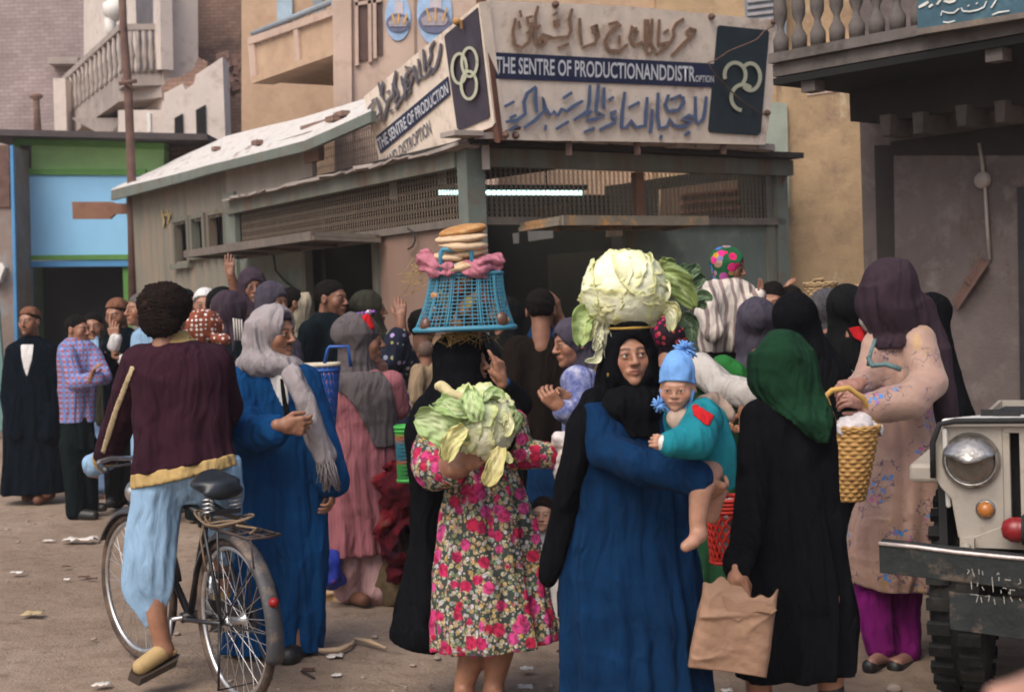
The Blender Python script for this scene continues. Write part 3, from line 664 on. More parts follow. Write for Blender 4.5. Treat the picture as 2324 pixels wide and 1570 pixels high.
m = MB(); m.tube([OP(x, y, KL, .04) for x, y in ((618, 560), (622, 590), (626, 615), (648, 640), (676, 662), (700, 678))], .011, 5); m.tube([OP(x, y, KL, .03) for x, y in ((925, 518), (938, 526), (942, 545), (936, 560), (926, 566))], .008, 5); m.build('cable', IRON, K, kb)
# right face panels
v1440, v1770 = uof(1438, KR, uR), LR - .1
kbuild('sheet_panel', KTEAL, (KR, uR, v1440, v1770, 0, zM - .06, .05, -.01)); kbuild('panel_edge', KGRN, (KR, uR, v1440 - .05, v1440 + .03, 0, zM - .06, .07, .01)); kbuild('panel_edge', KGRN, (KR, uR, v1770 - .14, v1770 - .02, 0, zM - .06, .07, .012))
kbuild('counter', WOODD, (KR, uR, .1, v1440 - .05, 0, .95, .06, -.02))
# inside: back walls coloured near-black for the indoor shade, floor, reed screens, papers
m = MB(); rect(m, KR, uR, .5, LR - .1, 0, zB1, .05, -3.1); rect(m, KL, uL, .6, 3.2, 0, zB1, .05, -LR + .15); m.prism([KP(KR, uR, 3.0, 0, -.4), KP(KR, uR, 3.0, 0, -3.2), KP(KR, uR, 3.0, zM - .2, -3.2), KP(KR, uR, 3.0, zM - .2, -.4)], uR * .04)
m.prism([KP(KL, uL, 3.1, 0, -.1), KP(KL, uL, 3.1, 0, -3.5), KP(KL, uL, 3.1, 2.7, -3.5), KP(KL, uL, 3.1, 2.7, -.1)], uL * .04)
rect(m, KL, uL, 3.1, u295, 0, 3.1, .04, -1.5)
m.build('inner_wall', M('shaded_boards', (.018, .017, .012), .95, .3, 4), K, kb)
pI = (KP(KR, uR, 0, 0, -.5), nR)
REED = M('reed_screen', (.27, .19, .13), .85, .3, 40, .3, streak=True)
panel('reed_screen', REED, pI, [(1500, 430), (1775, 394), (1775, 492), (1498, 492)], .03, 0, K, kb)
for i in range(3): panel('screen_batten', WOODB, pI, [(1548, 440 + i * 20), (1752, 420 + i * 21), (1752, 425 + i * 21), (1548, 445 + i * 20)], .02, .025, K, kb)
for pts in ([(1216, 470), (1290, 462), (1292, 492), (1216, 492)], [(1380, 520), (1418, 516), (1420, 534), (1380, 538)]): panel('inner_board', REED, pI, pts, .03, -.6, K, kb)
for pts in ([(1198, 522), (1254, 514), (1256, 540), (1200, 548)], [(1164, 530), (1178, 528), (1178, 552), (1166, 553)]): panel('hanging_paper', WHITE, pI, pts, .004, .2, K, kb)
# fluorescent tube inside the kiosk
FT = (KP(KR, uR, 0, 0, -.8), nrm([.1, -1, 0])); a_, b_ = OP(996, 437, FT), OP(1320, 438, FT)
em = NT('lit_tube'); em.t.nodes.remove(em.b); e_ = em.n('Emission', Color=(.62, 1., .95), Strength=2.6); em.t.links.new(e_.outputs[0], em.t.nodes['Material Output'].inputs[0])
tl = thing('tube_lamp', (a_ + b_) / 2, 'lit fluorescent tube glowing behind the kiosk wire mesh', 'lamp'); tb = (a_ + b_) / 2
m = MB(); m.tube([a_, b_], .019, 10); m.build('glass_tube', em.m, tl, tb)
m = MB(); m.bar(a_ - (.05, 0, 0) + (0, .03, .045), b_ + (.05, 0, 0) + (0, .03, .045), .05, .04); m.tube([tb + (-.3, .03, .05), tb + (-.3, .03, .6)], .006, 5); m.tube([tb + (.3, .03, .05), tb + (.3, .03, .6)], .006, 5); m.build('batten', IRON, tl, tb)
# leaning iron pole
p0 = P(299, 412, 19.0); pl_ = thing('iron_pole', (p0[0], p0[1], 0), 'tall rusty iron pole standing behind the shed roof', 'pole')
m = MB(); m.tube([P(302, 700, 19.), P(299, 412, 19.), P(291, 200, 19.), P(280, 60, 19.), P(275, -60, 19.)], [.06, .06, .055, .05, .05], 10); m.build('shaft', RUST, pl_, np.array(pl_.location))
m = MB(); m.tube([P(270, 190, 18.9), P(310, 184, 18.9)], .03, 6); m.tube([P(276, 178, 18.9), P(306, 206, 18.9)], .02, 6); m.build('clamp', RUST, pl_, np.array(pl_.location))
# ---- signs
SB = M('sign_cream', (.84, .72, .60), .8, .16, 5, .2, 60, stain=((.42, .30, .22), 4., .52, .72), bump2=2, stain2=((.34, .22, .15), 2.2, .60, .68))
SBR = M('sign_frame_brown', (.15, .07, .05), .8, .3, 6, .3)
NAVY = M('sign_navy', (.022, .03, .075), .6, .25, 6); LWHT = M('sign_letter_white', (.66, .68, .72), .7, .1, 20)
LBLU = M('letter_blue', (.105, .15, .27), .75, .2, 20); LBRN = M('letter_brown', (.27, .165, .11), .8, .3, 20); RINGM = M('ring_cream', (.55, .56, .42), .7, .12, 20)
LGRY = M('letter_slate', (.13, .125, .15), .75, .25, 20)
def txt_on(parent, base, name, s, quad, pl, off, mat):
    """text laid in the quad (four picture points: bottom-left, bottom-right, top-right, top-left) on a real board plane"""
    cu = bpy.data.curves.new('t', 'FONT'); cu.body = s; cu.resolution_u = 3; cu.offset = .018
    ob = bpy.data.objects.new('t', cu); COL.objects.link(ob); dg = bpy.context.evaluated_depsgraph_get(); me = bpy.data.meshes.new_from_object(ob.evaluated_get(dg))
    bpy.data.objects.remove(ob); c = np.array([v.co[:] for v in me.vertices]); lo, hi = c.min(0), c.max(0); uv = (c - lo) / np.maximum(hi - lo, 1e-6)
    q = np.array(quad, float)
    for v, (a, b2, _) in zip(me.vertices, uv):
        px = q[0] * (1 - a) * (1 - b2) + q[1] * a * (1 - b2) + q[2] * a * b2 + q[3] * (1 - a) * b2; v.co = Vector(OP(px[0], px[1], pl, off) - base)
    me.materials.clear(); me.materials.append(mat); o = bpy.data.objects.new(name, me); COL.objects.link(o); o.parent = parent; return o
def plane3(a, b, c):
    n = nrm(np.cross(b - a, c - a)); return (a, n if np.dot(n, CAM - a) > 0 else -n)
zr = lambda x, y: (1100.3 + x / 3.4323, y / 3.4323)
# right board
p1, p2, p3 = P(1141, 318, 10.75), P(1737, 329, 12.55), P(1102, 2, 10.5)
SR = plane3(p1, p2, p3)
sg = thing('shop_sign', p1, 'big cream board with raised script, a navy band and broken rings over the kiosk entrance', 'sign', 'signs on the kiosk roof')
panel('board', SB, SR, [(1103, 1), (1420, 14), (1764, 47), (1758, 190), (1737, 329), (1440, 322), (1150, 318), (1142, 312)], .1, 0, sg, p1)
panel('band', NAVY, SR, [(1119, 119), (1625, 145), (1621, 199), (1125, 179)], .006, .010, sg, p1)
panel('emblem_panel', M('emblem_dark', (.02, .035, .045), .6, .3, 5), SR, [(1634, 58), (1742, 69), (1746, 74), (1727, 300), (1720, 308), (1612, 301), (1608, 295), (1629, 62)], .006, .012, sg, p1)
txt_on(sg, p1, 'band_lettering', 'THE SENTRE OF PRODUCTIONANDDISTR', [zr(88, 572), zr(1640, 640), zr(1640, 518), zr(88, 440)], SR, .014, LWHT)
txt_on(sg, p1, 'band_lettering', 'OPTION', [zr(1640, 640), zr(1785, 645), zr(1785, 590), zr(1640, 588)], SR, .014, LWHT)
def strokes(parent, base, name, mat, pl, W_, S, conv, off, th):
    m = MB()
    for k_, s_ in enumerate(S): stroke(m, [conv(*q) for q in s_], W_, pl, off + .0006 * k_, th)
    return m.build(name, mat, parent, base)
top = [[(1640, 235), (1600, 225), (1575, 250), (1590, 285), (1625, 275), (1640, 240)], [(1620, 280), (1560, 330), (1500, 395), (1460, 430)], [(1545, 150), (1490, 190), (1470, 235), (1475, 280), (1450, 330), (1350, 350)],
       [(1450, 330), (1400, 380), (1340, 425)], [(1415, 245)], [(1360, 160), (1355, 250), (1350, 345)], [(1305, 155), (1300, 250), (1290, 330), (1330, 390), (1270, 425), (1250, 360), (1250, 160)], [(1270, 160), (1268, 260), (1265, 360)],
       [(1225, 330), (1170, 355), (1130, 300), (1150, 205), (1190, 250), (1170, 300)], [(1170, 230)], [(970, 190), (1030, 175), (1060, 195), (970, 260), (935, 330), (970, 395), (1050, 400), (1110, 350)], [(1050, 285), (1050, 340)],
       [(870, 200), (835, 215), (845, 255), (880, 245), (870, 195), (885, 280), (860, 340), (770, 370)], [(740, 150), (742, 250), (755, 345)], [(680, 75), (660, 150), (672, 240), (650, 290), (500, 300)], [(650, 345), (575, 375)],
       [(520, 290), (450, 270), (430, 330), (400, 350), (395, 250), (430, 200)], [(580, 160), (540, 170), (545, 205), (580, 195)], [(550, 110)], [(415, 55), (395, 130), (400, 210)], [(370, 130), (330, 140), (340, 190), (375, 180), (360, 240), (330, 260)],
       [(240, 150), (220, 250), (235, 350), (290, 375), (345, 330), (365, 250)], [(275, 90), (285, 130)], [(265, 170), (275, 215)], [(450, 300), (480, 330), (440, 360)]]
bot = [[(1725, 760), (1715, 860), (1700, 930), (1660, 965), (1640, 920), (1640, 760)], [(1640, 920), (1590, 900), (1540, 925), (1610, 950), (1560, 985), (1480, 985), (1440, 930), (1420, 990), (1360, 1000), (1345, 900), (1350, 730)], [(1580, 1040)],
       [(1430, 745), (1405, 820), (1430, 870), (1510, 860), (1550, 800), (1545, 760)], [(1455, 775), (1525, 745)], [(1375, 1060), (1370, 1075)], [(1305, 860), (1300, 950), (1290, 1030)], [(1265, 765), (1255, 880), (1250, 980), (1180, 995), (1140, 940), (1110, 990), (1065, 1000), (1070, 880), (1090, 725)],
       [(1125, 840), (1200, 800)], [(1020, 870), (985, 880), (990, 920), (1020, 915), (1010, 960), (900, 1010)], [(985, 770)], [(930, 690), (925, 790), (930, 840)], [(885, 665), (875, 780), (865, 870), (930, 900), (860, 930), (800, 940)], [(820, 670), (815, 790), (800, 870), (700, 935)],
       [(780, 1030), (850, 1000)], [(800, 900), (830, 870)], [(760, 790), (690, 830), (640, 870), (600, 850), (570, 900), (540, 870), (510, 900), (470, 840), (455, 760), (460, 850)], [(615, 765), (675, 725)], [(560, 1005), (650, 950)], [(475, 980), (472, 1010)], [(460, 870), (390, 940), (310, 995)],
       [(400, 690), (395, 780), (405, 870)], [(395, 680), (330, 730), (305, 800), (315, 890), (250, 940), (170, 950)], [(160, 830), (225, 795)], [(195, 1015), (250, 980)], [(240, 900), (200, 920)]]
strokes(sg, p1, 'raised_script', LBRN, SR, 8.2, top, zr, .002, .016); strokes(sg, p1, 'raised_script', LBLU, SR, 9., bot, zr, .002, .018)
def arcs(parent, base, mat, pl, items, conv, off):
    for k_, (cx, cy, rx, ry, a0, a1, wd_) in enumerate(items):
        m = MB(); n_ = 26; stroke(m, [conv(cx + rx * math.cos(R(a0 + (a1 - a0) * i / n_)), cy - ry * math.sin(R(a0 + (a1 - a0) * i / n_))) for i in range(n_ + 1)], wd_, pl, off + .002 * k_, .012, 1.); m.build('ring', mat, parent, base)
arcs(sg, p1, RINGM, SR, [(1945, 585), (2070, 600), (2000, 760)] and [(1950, 585, 82, 95, 195, -40, 8.5), (2070, 600, 75, 105, 125, -130, 8.5), (2010, 760, 90, 100, 50, 260, 8.5)], zr, .02)
m = MB(); m.tube([OP(*zr(x, y), SR, .05) for x, y in ((2250, 205), (2180, 240), (2120, 310), (2050, 340), (1900, 400), (1800, 470), (1740, 490), (1770, 550), (1850, 640), (1950, 740), (2060, 830), (2180, 895))], .006, 5); m.build('dangling_wire', RUST, sg, p1)
m = MB()
for x, y in ((540, 36), (1755, 130), (2240, 170), (150, 1050), (230, 1055), (2190, 880)): m = MB(); m.lathe([(.025, 0), (.03, .02), (.012, .05)], OP(*zr(x, y), SR, 0), SR[1], 8); m.build('bolt', RUST, sg, p1)
panel('side_batten', SBR, SR, [(1091, -4), (1103, -4), (1142, 312), (1134, 324)], .06, .01, sg, p1)
# supports under the signs
m = MB()
for x in (1290, 1445, 1640): p = OP(x, 316, SR, -.06); m = MB(); m.bar(p, p - (0, 0, .13), .05, .05, up=(1, 0, 0)); m.build('strut', RUST, sg, p1)
# left board
q1, q2, q3 = P(1122, 285, 10.7), P(866, 380, 12.4), P(1086, 8, 10.45); SL = plane3(q1, q2, q3)
zl = lambda x, y: (832.3 + x / 4.1215, 14.1 + y / 4.1215)
sh = thing('shop_sign', q1, 'smaller cream board with raised slate script and three linked rings, angled beside the big one', 'sign', 'signs on the kiosk roof')
panel('board', SB, SL, [(826, 220), (1087, 6), (1122, 280), (1117, 288), (866, 384)], .09, 0, sh, q1)
panel('lower_edge', SBR, SL, [(866, 384), (1117, 288), (1133, 300), (1130, 318), (875, 392)], .2, -.03, sh, q1)
panel('emblem_panel', M('emblem_slate', (.06, .05, .07), .6, .3, 5), SL, [(1008, 84), (1012, 78), (1083, 18), (1111, 262), (1107, 270), (1043, 296), (1037, 292)], .006, .010, sh, q1)
panel('band', NAVY, SL, [(1016, 174), (1021, 215), (863, 349), (853, 311)], .006, .011, sh, q1)
txt_on(sh, q1, 'band_lettering', 'THE SENTRE OF PRODUCTION', [(862, 342), (1018, 212), (1014, 186), (855, 316)], SL, .015, LWHT)
txt_on(sh, q1, 'lower_lettering', 'AND DISTROPTION', [(878, 379), (980, 304), (974, 272), (875, 356)], SL, .008, LGRY)
ls = [[(690, 355), (680, 450), (650, 560), (600, 640)], [(630, 330), (590, 400), (600, 460), (565, 560), (640, 600)], [(600, 580), (570, 640), (530, 670)], [(525, 410), (535, 520), (540, 610)], [(480, 500), (490, 600), (510, 680), (470, 700), (440, 560)], [(440, 560), (450, 640), (470, 720)],
      [(430, 650), (400, 750), (380, 690)], [(360, 570), (430, 580), (370, 640), (345, 740), (360, 870), (410, 790)], [(390, 770)], [(320, 660), (335, 740), (370, 720), (350, 830), (300, 900), (270, 960)], [(270, 610), (250, 720), (290, 830), (260, 900)], [(240, 730), (250, 830), (200, 880), (150, 1080)], [(225, 980)], [(200, 800)], [(150, 710), (130, 830), (180, 900)], [(110, 720), (125, 800)],
      [(90, 860), (110, 920), (130, 1000), (60, 1080), (10, 1040), (20, 950), (60, 900)], [(60, 880)]]
strokes(sh, q1, 'raised_script', LGRY, SL, 6.2, ls, zl, .002, .015)
arcs(sh, q1, RINGM, SL, [(960, 525, 72, 135, 0, 360, 6.5), (865, 585, 68, 140, 0, 360, 6.5), (955, 740, 72, 130, 40, 400, 6.5)], zl, .016)
m = MB(); m.lathe([(.02, 0), (.03, .03), (.02, .05)], OP(*zl(870, 140), SL, 0), SL[1], 8); m.bar(OP(*zl(880, 130), SL, .04), OP(*zl(885, 210), SL, .04), .02, .02, up=(1, 0, 0)); m.build('bracket', M('orange_rust', (.40, .22, .08), .8), sh, q1)
m = MB()
for x, y in ((1100, 296), (1000, 334), (890, 374)): p = OP(x, y, SL, -.06); m = MB(); m.bar(p, p - (0, 0, .3), .06, .06, up=(1, 0, 0)); m.build('strut', CONC, sh, q1)
# ================================================================ PEOPLE: builders
SKIN = attr_m('skin', .46, .42, .14, 320, var=.2, vs=24)
HAIRB = M('black_hair', (.009, .007, .006), .95, .4, 60, .9, 260, spec=.12, bump2=1); HAIRG = M('grey_hair', (.10, .09, .085), .8, .4, 60, .6, 220)
HAIRR = M('brown_black_hair', (.016, .010, .008), .95, .5, 25, 1., 200, spec=.12, bump2=2, stain=((.09, .045, .03), 14, .58, .75))
def head_field():
    s = SD(); s.add(ell((0, .014, .036), (.074, .094, .080)))
    s.add(ell((0, -.022, -.022), (.060, .066, .084)), .03); s.add(ell((0, -.042, -.072), (.043, .044, .040)), .03)
    s.add(tube([(0, .028, -.05), (0, .042, -.20)], [.050, .056]), .02)
    s.add(tube([(-.036, -.074, .026), (-.012, -.084, .022), (.012, -.084, .022), (.036, -.074, .026)], .011), .02)
    for e in (-1, 1):
        s.add(ell((e * .043, -.060, -.022), (.022, .022, .026)), .025)
        s.sub(ell((e * .031, -.100, .004), (.017, .018, .013)), .012)
        s.add(ell((e * .031, -.0765, .003), (.0135,) * 3), .002)
        s.add(tube([(e * .018, -.086, .007), (e * .031, -.0905, .0125), (e * .045, -.083, .008)], .0042), .004)
        s.add(tube([(e * .019, -.086, -.004), (e * .031, -.089, -.008), (e * .044, -.082, -.003)], .0035), .004)
        s.add(ell((e * .076, .012, -.004), (.010, .020, .032)), .008); s.sub(ell((e * .088, .008, -.002), (.008, .010, .016)), .006)
    s.add(tube([(0, -.088, .016), (0, -.104, -.012), (0, -.112, -.026)], [.007, .010, .0125]), .012)
    for e in (-1, 1): s.add(ell((e * .013, -.101, -.030), (.0085, .011, .008)), .008); s.sub(ell((e * .0065, -.108, -.039), (.0035, .005, .004)), .003)
    s.add(tube([(-.023, -.086, -.058), (-.008, -.0985, -.0535), (.008, -.0985, -.0535), (.023, -.086, -.058)], .0058), .006)
    s.add(tube([(-.020, -.086, -.062), (0, -.0975, -.067), (.020, -.086, -.062)], .0066), .006)
    s.sub(tube([(-.024, -.092, -.0595), (0, -.106, -.0600), (.024, -.092, -.0595)], .0022), .003)
    s.add(ell((0, -.080, -.096), (.019, .018, .016)), .02)
    return s
_HF = head_field()
def relax(X, Fq, n, k=.5):
    E = np.concatenate([Fq[:, [i, (i + 1) % 4]] for i in range(4)]); E = np.unique(np.sort(E, 1), axis=0); X = X.copy(); ct = np.bincount(E.ravel(), minlength=len(X))[:, None].clip(1)
    for _ in range(n):
        S = np.zeros_like(X); np.add.at(S, E[:, 0], X[E[:, 1]]); np.add.at(S, E[:, 1], X[E[:, 0]]); X += k * (S / ct - X)
    return X
HEADS = {'hi': _HF.mesh(.0034), 'lo': _HF.mesh(.0055)}
HEADS['soft'] = (relax(*HEADS['hi'], 5), HEADS['hi'][1]); HEADS['soft'][0][:, 0] *= 1 + .07 * np.exp(-((HEADS['soft'][0][:, 2] + .045) / .05) ** 2)
HEADS['baby'] = (relax(*HEADS['hi'], 14), HEADS['hi'][1]); HEADS['hi'] = (relax(*HEADS['hi'], 2), HEADS['hi'][1]); HEADS['lo'] = (relax(*HEADS['lo'], 1), HEADS['lo'][1])
def head_cols(X, tone, brow=1., must=0., stub=0., lips=(.30, .10, .075), gaze=0., lid=1., seed=0):
    c = np.tile(np.array(tone, float), (len(X), 1)); x, y, z = X.T; ax = np.abs(x); fr = y < -.045
    nz = vn(X.astype(np.float32), seed + 5, 60.)
    c *= (1 + .10 * nz)[:, None]
    def bl(m, col, k=1.): nonlocal c; m = np.clip(m, 0, 1)[:, None] * k; c = c * (1 - m) + np.array(col) * m
    bl(np.exp(-((ax - .043) ** 2 + (z + .025) ** 2) / .0004) * fr, (tone[0] * 1.15, tone[1] * .85, tone[2] * .8), .5)
    bl(np.exp(-((ax - .031) ** 2 / .0004 + (z + .002) ** 2 / .00022)) * fr, scl(tone, .55), .55 * lid)         # darker lids
    dk = (.025, .016, .012)
    bb = np.clip(1.4 - np.abs(z - (.0275 - 2.2 * (ax - .030) ** 2 * 4)) / .0042, 0, 1) * (ax > .010) * (ax < .052) * (y < -.052); bl(bb, dk, .85 * brow)
    for e in (-1, 1):
        q = X - np.array([e * .031, -.0765, .003]); r = np.sqrt((q * q).sum(1)); on = (r < .0146) & (q[:, 1] < -.004) & (np.abs(q[:, 2]) < .0068) & (np.abs(q[:, 0]) < .0118)
        c[on] = (.50, .46, .43); ir = np.hypot(q[:, 0] - gaze * .005, q[:, 2] - .0005); c[on & (ir < .0062)] = (.02, .012, .01)
        lash = np.exp(-((z - (.0085 - 12 * (x - e * .031) ** 2)) / .0024) ** 2) * (np.abs(x - e * .031) < .016) * (y < -.076) * ~on; bl(lash, dk, .8)
    lm = np.exp(-((z + .0605) / .0088) ** 4) * np.clip(1.3 - ax / .021, 0, 1) * (y < -.080); bl(lm, lips, .75)
    bl(np.exp(-((z + .060) / .0020) ** 2) * (ax < .022) * (y < -.078), (.05, .02, .018), .7)
    bl(((ax < .011) & (z < -.034) & (z > -.042) & (y < -.098)).astype(float), (.06, .025, .02), .8)
    if must: bl(np.exp(-((z + .046 + .012 * (ax / .03) ** 2) / .0062) ** 4) * (ax < .034) * (y < -.066) * np.clip((ax - .001) / .002, .4, 1), dk, must)
    if stub:
        jw = np.clip((-.036 - z) / .02, 0, 1) * (y < .03) * (z > -.13) * np.clip((ax - .02) / .02 + (z < -.072), 0, 1); bl(jw, scl(tone, .35), stub)
    return c
def hair_field(kind):
    s = SD()
    if kind == 'short':
        s.add(ell((0, .016, .039), (.0800, .1005, .0855))).disp(lambda p: .003 * vn(p, 2, 260) + .003 * vn(p, 8, 90))
        s.sub((lambda p: (p[:, 2] - (.026 - .80 * (p[:, 1] + .03) + .5 * np.clip(np.abs(p[:, 0]) - .055, 0, .03)) + .006 * vn(p, 5, 130)), 0, 0), .010)
    elif kind == 'afro':
        s.add(ell((0, .022, .062), (.125, .122, .112)))
        s.add(ell((.0, .07, -.02), (.098, .06, .075)), .03).disp(lambda p: .005 * vn(p, 2, 230) + .005 * vn(p, 8, 60) + .005 * vn(p, 4, 420))
        s.sub((lambda p: (p[:, 2] - (.01 - 1.3 * (p[:, 1] + .02))), 0, 0), .02)
    elif kind == 'shaved':
        s.add(ell((0, .015, .037), (.0765, .0965, .0825))); s.sub((lambda p: (p[:, 2] - (.030 - .78 * (p[:, 1] + .03))), 0, 0), .006)
    elif kind == 'cap':
        s.add(ell((0, .014, .044), (.084, .104, .088))).disp(lambda p: .002 * vn(p, 8, 60)); s.sub((lambda p: (p[:, 2] - (.046 - .30 * p[:, 1])), 0, 0), .006)
    elif kind == 'knit':
        s.add(ell((0, .014, .062), (.087, .107, .128))); s.add(ell((0, .012, .030), (.091, .108, .03)), .01)
        s.disp(lambda p: .0012 * np.sin(np.arctan2(p[:, 0], p[:, 1]) * 46) + .003 * vn(p, 8, 40)); s.sub((lambda p: (p[:, 2] - (.022 - .36 * p[:, 1])), 0, 0), .004)
    return s
_HC = {}
def hair_mesh(kind, h):
    if (kind, h) not in _HC: _HC[kind, h] = hair_field(kind).mesh(h)
    return _HC[kind, h]
def hand_field(curls, thumb, spread):
    s = SD(); fing = [(.030, .070, .0088), (.010, .079, .0090), (-.011, .073, .0086), (-.030, .056, .0076)]
    s.add(tube([(-.02, 0, 0), (.02, 0, 0)], [.026, .027]))
    for k, (y, L, r) in enumerate(fing): s.add(tube([(.012, y * .55, 0), (.086 - abs(y - .008) * .25, y, .002)], [.018, .0125]), .010)
    base = SD(); base.o = s.o[:]
    for k, (y, L, r) in enumerate(fing):
        a = 0.; p = np.array([.086 - abs(y - .008) * .25, y, .002]); pts = [p]; sp = (y / .03) * spread
        for sg_, ba in zip((.44, .32, .26), (58, 72, 45)):
            a += R(ba) * curls[k]; p = p + L * sg_ * np.array([math.cos(a) * math.cos(sp), math.cos(a) * math.sin(sp), -math.sin(a)]); pts.append(p)
        s.add(tube(pts, [r * 1.12, r * 1.02, r * .94, r * .8]), .0035)
    t = np.array([.018, .022, -.006]); d1 = nrm([.62, .70 - .5 * thumb, -.30 - .45 * thumb]); d2 = nrm([.86, .42 - .85 * thumb, -.28 - .35 * thumb])
    s.add(tube([t, t + d1 * .040, t + d1 * .040 + d2 * .030, t + d1 * .040 + d2 * .052], [.0155, .0115, .0098, .0082]), .007)
    return s
_HD = {}
def hand_mesh(curls, thumb, spread, h):
    k = (tuple(curls), thumb, spread, h)
    if k not in _HD: _HD[k] = hand_field(curls, thumb, spread).mesh(h)
    return _HD[k]
RELAX = (.25, .32, .38, .42); GRIP = (.85, .9, .95, 1.); FLAT = (.05, .08, .1, .14); POINT = (.05, .8, .9, 1.)
TONE = (.30, .142, .085); TONED = (.215, .098, .058); TONEL = (.44, .25, .175)
class Person:
    def __init__(s, label, x, d, cat='person', z0=0., tone=TONE, group=None):
        b = P(x, 700, d); b[2] = z0; s.b = b; s.d = d; s.tone = tone
        s.t = thing('person', b, label, cat, group); s.skin = SD(); s.parts = []; s.head_ = None; s.n = 0; s.neck = True; s.hd = None; s.lim = []; s.tor = None; s.hem = z0 == 0 and 6.85 < d < 11.8 and d not in (7.8, 11.45)
    def p(s, q): return P(q[0], q[1], s.d + (q[2] if len(q) > 2 else 0.))
    def m(s, px, dd=0.): return px * (s.d + dd) / FP
    def head(s, x, y, hpx, yaw, pitch=0., roll=0., dd=0., res='lo', **kw):
        """centre of the head, height from crown to chin in picture units; yaw 0 = towards the camera, +90 = towards picture right"""
        sc = s.m(hpx, dd) / .232; c = s.p((x, y, dd)); s.hs = sc; s.hc = c
        s.HM = np.array((Matrix.Rotation(R(yaw), 3, 'Z') @ Matrix.Rotation(R(pitch), 3, 'X') @ Matrix.Rotation(R(roll), 3, 'Y')))
        X, Fq = HEADS[res]
        kid = kw.pop('baby', False)
        if kid: X, Fq = HEADS['baby']; kw['lid'] = .25
        cols = head_cols(X, s.tone, seed=s.n, **kw)
        if kid:
            X = X.copy(); f_ = X[:, 1] < -.094; X[f_, 1] = -.094 + (X[f_, 1] + .094) * .45; k_ = np.exp(-((X[:, 2] + .04) / .05) ** 2); X[:, 0] *= 1 + .16 * k_; lo_ = X[:, 2] < 0; X[lo_, 2] *= .90
        s.hd = (X, Fq, (X * sc) @ s.HM.T + c, cols); s.head_ = c
        return s
    def H(s, q): return s.HM @ (np.asarray(q, float) * s.hs) + s.hc       # head frame -> world
    def hair(s, kind, mat, name='hair', h=.006):
        X, Fq = hair_mesh(kind, h); o = raw(name, (X * s.hs) @ s.HM.T + s.hc, Fq, mat, s.t, base=s.b); return o
    def limb(s, pts, rad, k=.03): s.lim.append((list(pts), list(rad), k)); return s
    def hand(s, at, to, palm, curls=RELAX, thumb=.3, flip=False, size=1., spread=.06, h=.0042):
        o = s.p(at); f = nrm(s.p(to) - o); n = np.asarray(palm, float); n = nrm(n - f * np.dot(n, f)); zl_ = -n; yl = np.cross(zl_, f)
        X, Fq = hand_mesh(curls, thumb, spread, h); X = X * size * .98
        if flip: X = X * (1, -1, 1); Fq = Fq[:, ::-1]
        W = X[:, :1] * f + X[:, 1:2] * yl + X[:, 2:] * zl_ + o
        c = np.tile(np.array(s.tone), (len(W), 1)) * (1 + .12 * vn(X.astype(np.float32), 3, 120.))[:, None]
        c *= np.where(X[:, 2] < -.012 * size, 1.12, 1.)[:, None]
        s.parts.append((W, Fq, c)); return s
    def rings(s, rg):
        out = []; rg = list(rg); l_ = rg[-1]; fy = 672 + (1162 - (l_[1] + l_[2]) / 2) * .0384 + 1.65 * FP / s.d
        if s.hem and fy - 260 < l_[0] < fy: rg.append((fy - 7, *l_[1:]))      # long hems reach the ground
        for r in rg:
            y, xl, xr, ra = r[:4]; dd = r[4] if len(r) > 4 else 0.
            c = s.p(((xl + xr) / 2, y, dd)); a = s.m((xr - xl) / 2, dd); out.append((c[2], c[0], c[1], a, max(a * ra, .01)))
        return out
    def below(s, F_, x1, y1, x2, y2, up=False, dd=0.):
        a, b_ = s.p((x1, y1, dd)), s.p((x2, y2, dd)); n = nrm(np.cross(b_ - a, (0, 1, 0)))
        if (n[2] > 0) != up: n = -n
        return F_.clip(a, n)
    def cloth(s, name, mat, rings=None, tubes=(), fold=(7, .02, 1.), h=.013, wr=.006, k=.02, seed=None, cuts=(), clips=(), ells=(), extra=None, label=None):
        s.n += 1; seed = s.n * 7 + int(s.d * 10) if seed is None else seed; F_ = SD()
        if rings: F_.add(loft(s.rings(rings), fold, seed))
        for c, r in ells: F_.add(ell(s.p(c), r), k)
        for pts, rad in tubes: F_.add(tube([s.p(q) for q in pts], rad), k)
        if wr: F_.disp(lambda p: wr * .5 * vn(p, seed, 11.) + wr * .2 * vn(p, seed + 1, 38.) - wr * 1.1 * np.clip(1 - 1.5 * np.abs(vn(p * np.array([1, 1, .45], np.float32), seed + 2, 14.)), 0, 1) ** 2 - wr * .35 * np.clip(1 - 1.6 * np.abs(vn(p, seed + 3, 24.)), 0, 1) ** 2)
        for c in cuts: F_.sub(c, .012)
        for c in clips: s.below(F_, *c)
        if extra: extra(F_)
        X, Fq = F_.mesh(h); o = raw(name, X, Fq, mat, s.t, base=s.b)
        if label: o['label'] = label
        return o
    def scarf(s, mat, rings, face=1., h=.010, wr=.004, fold=(9, .009, .6), name='headscarf', big=1., tubes=(), clips=(), up=0., band=True, cutx=0.):
        """cloth wound round the head: dome on the skull, draped rings below, an opening for the face"""
        s.neck = False; s.n += 1; seed = s.n * 5 + int(s.d * 10); F_ = SD(); q = (.093 * s.hs * big, .110 * s.hs * big, .096 * s.hs * big)
        F_.add(ell(s.H((0, .016, .036)), q, s.HM)); F_.add(loft(s.rings(rings), fold, seed), .03)
        for pts, rad in tubes: F_.add(tube([s.p(t_) for t_ in pts], rad), .03)
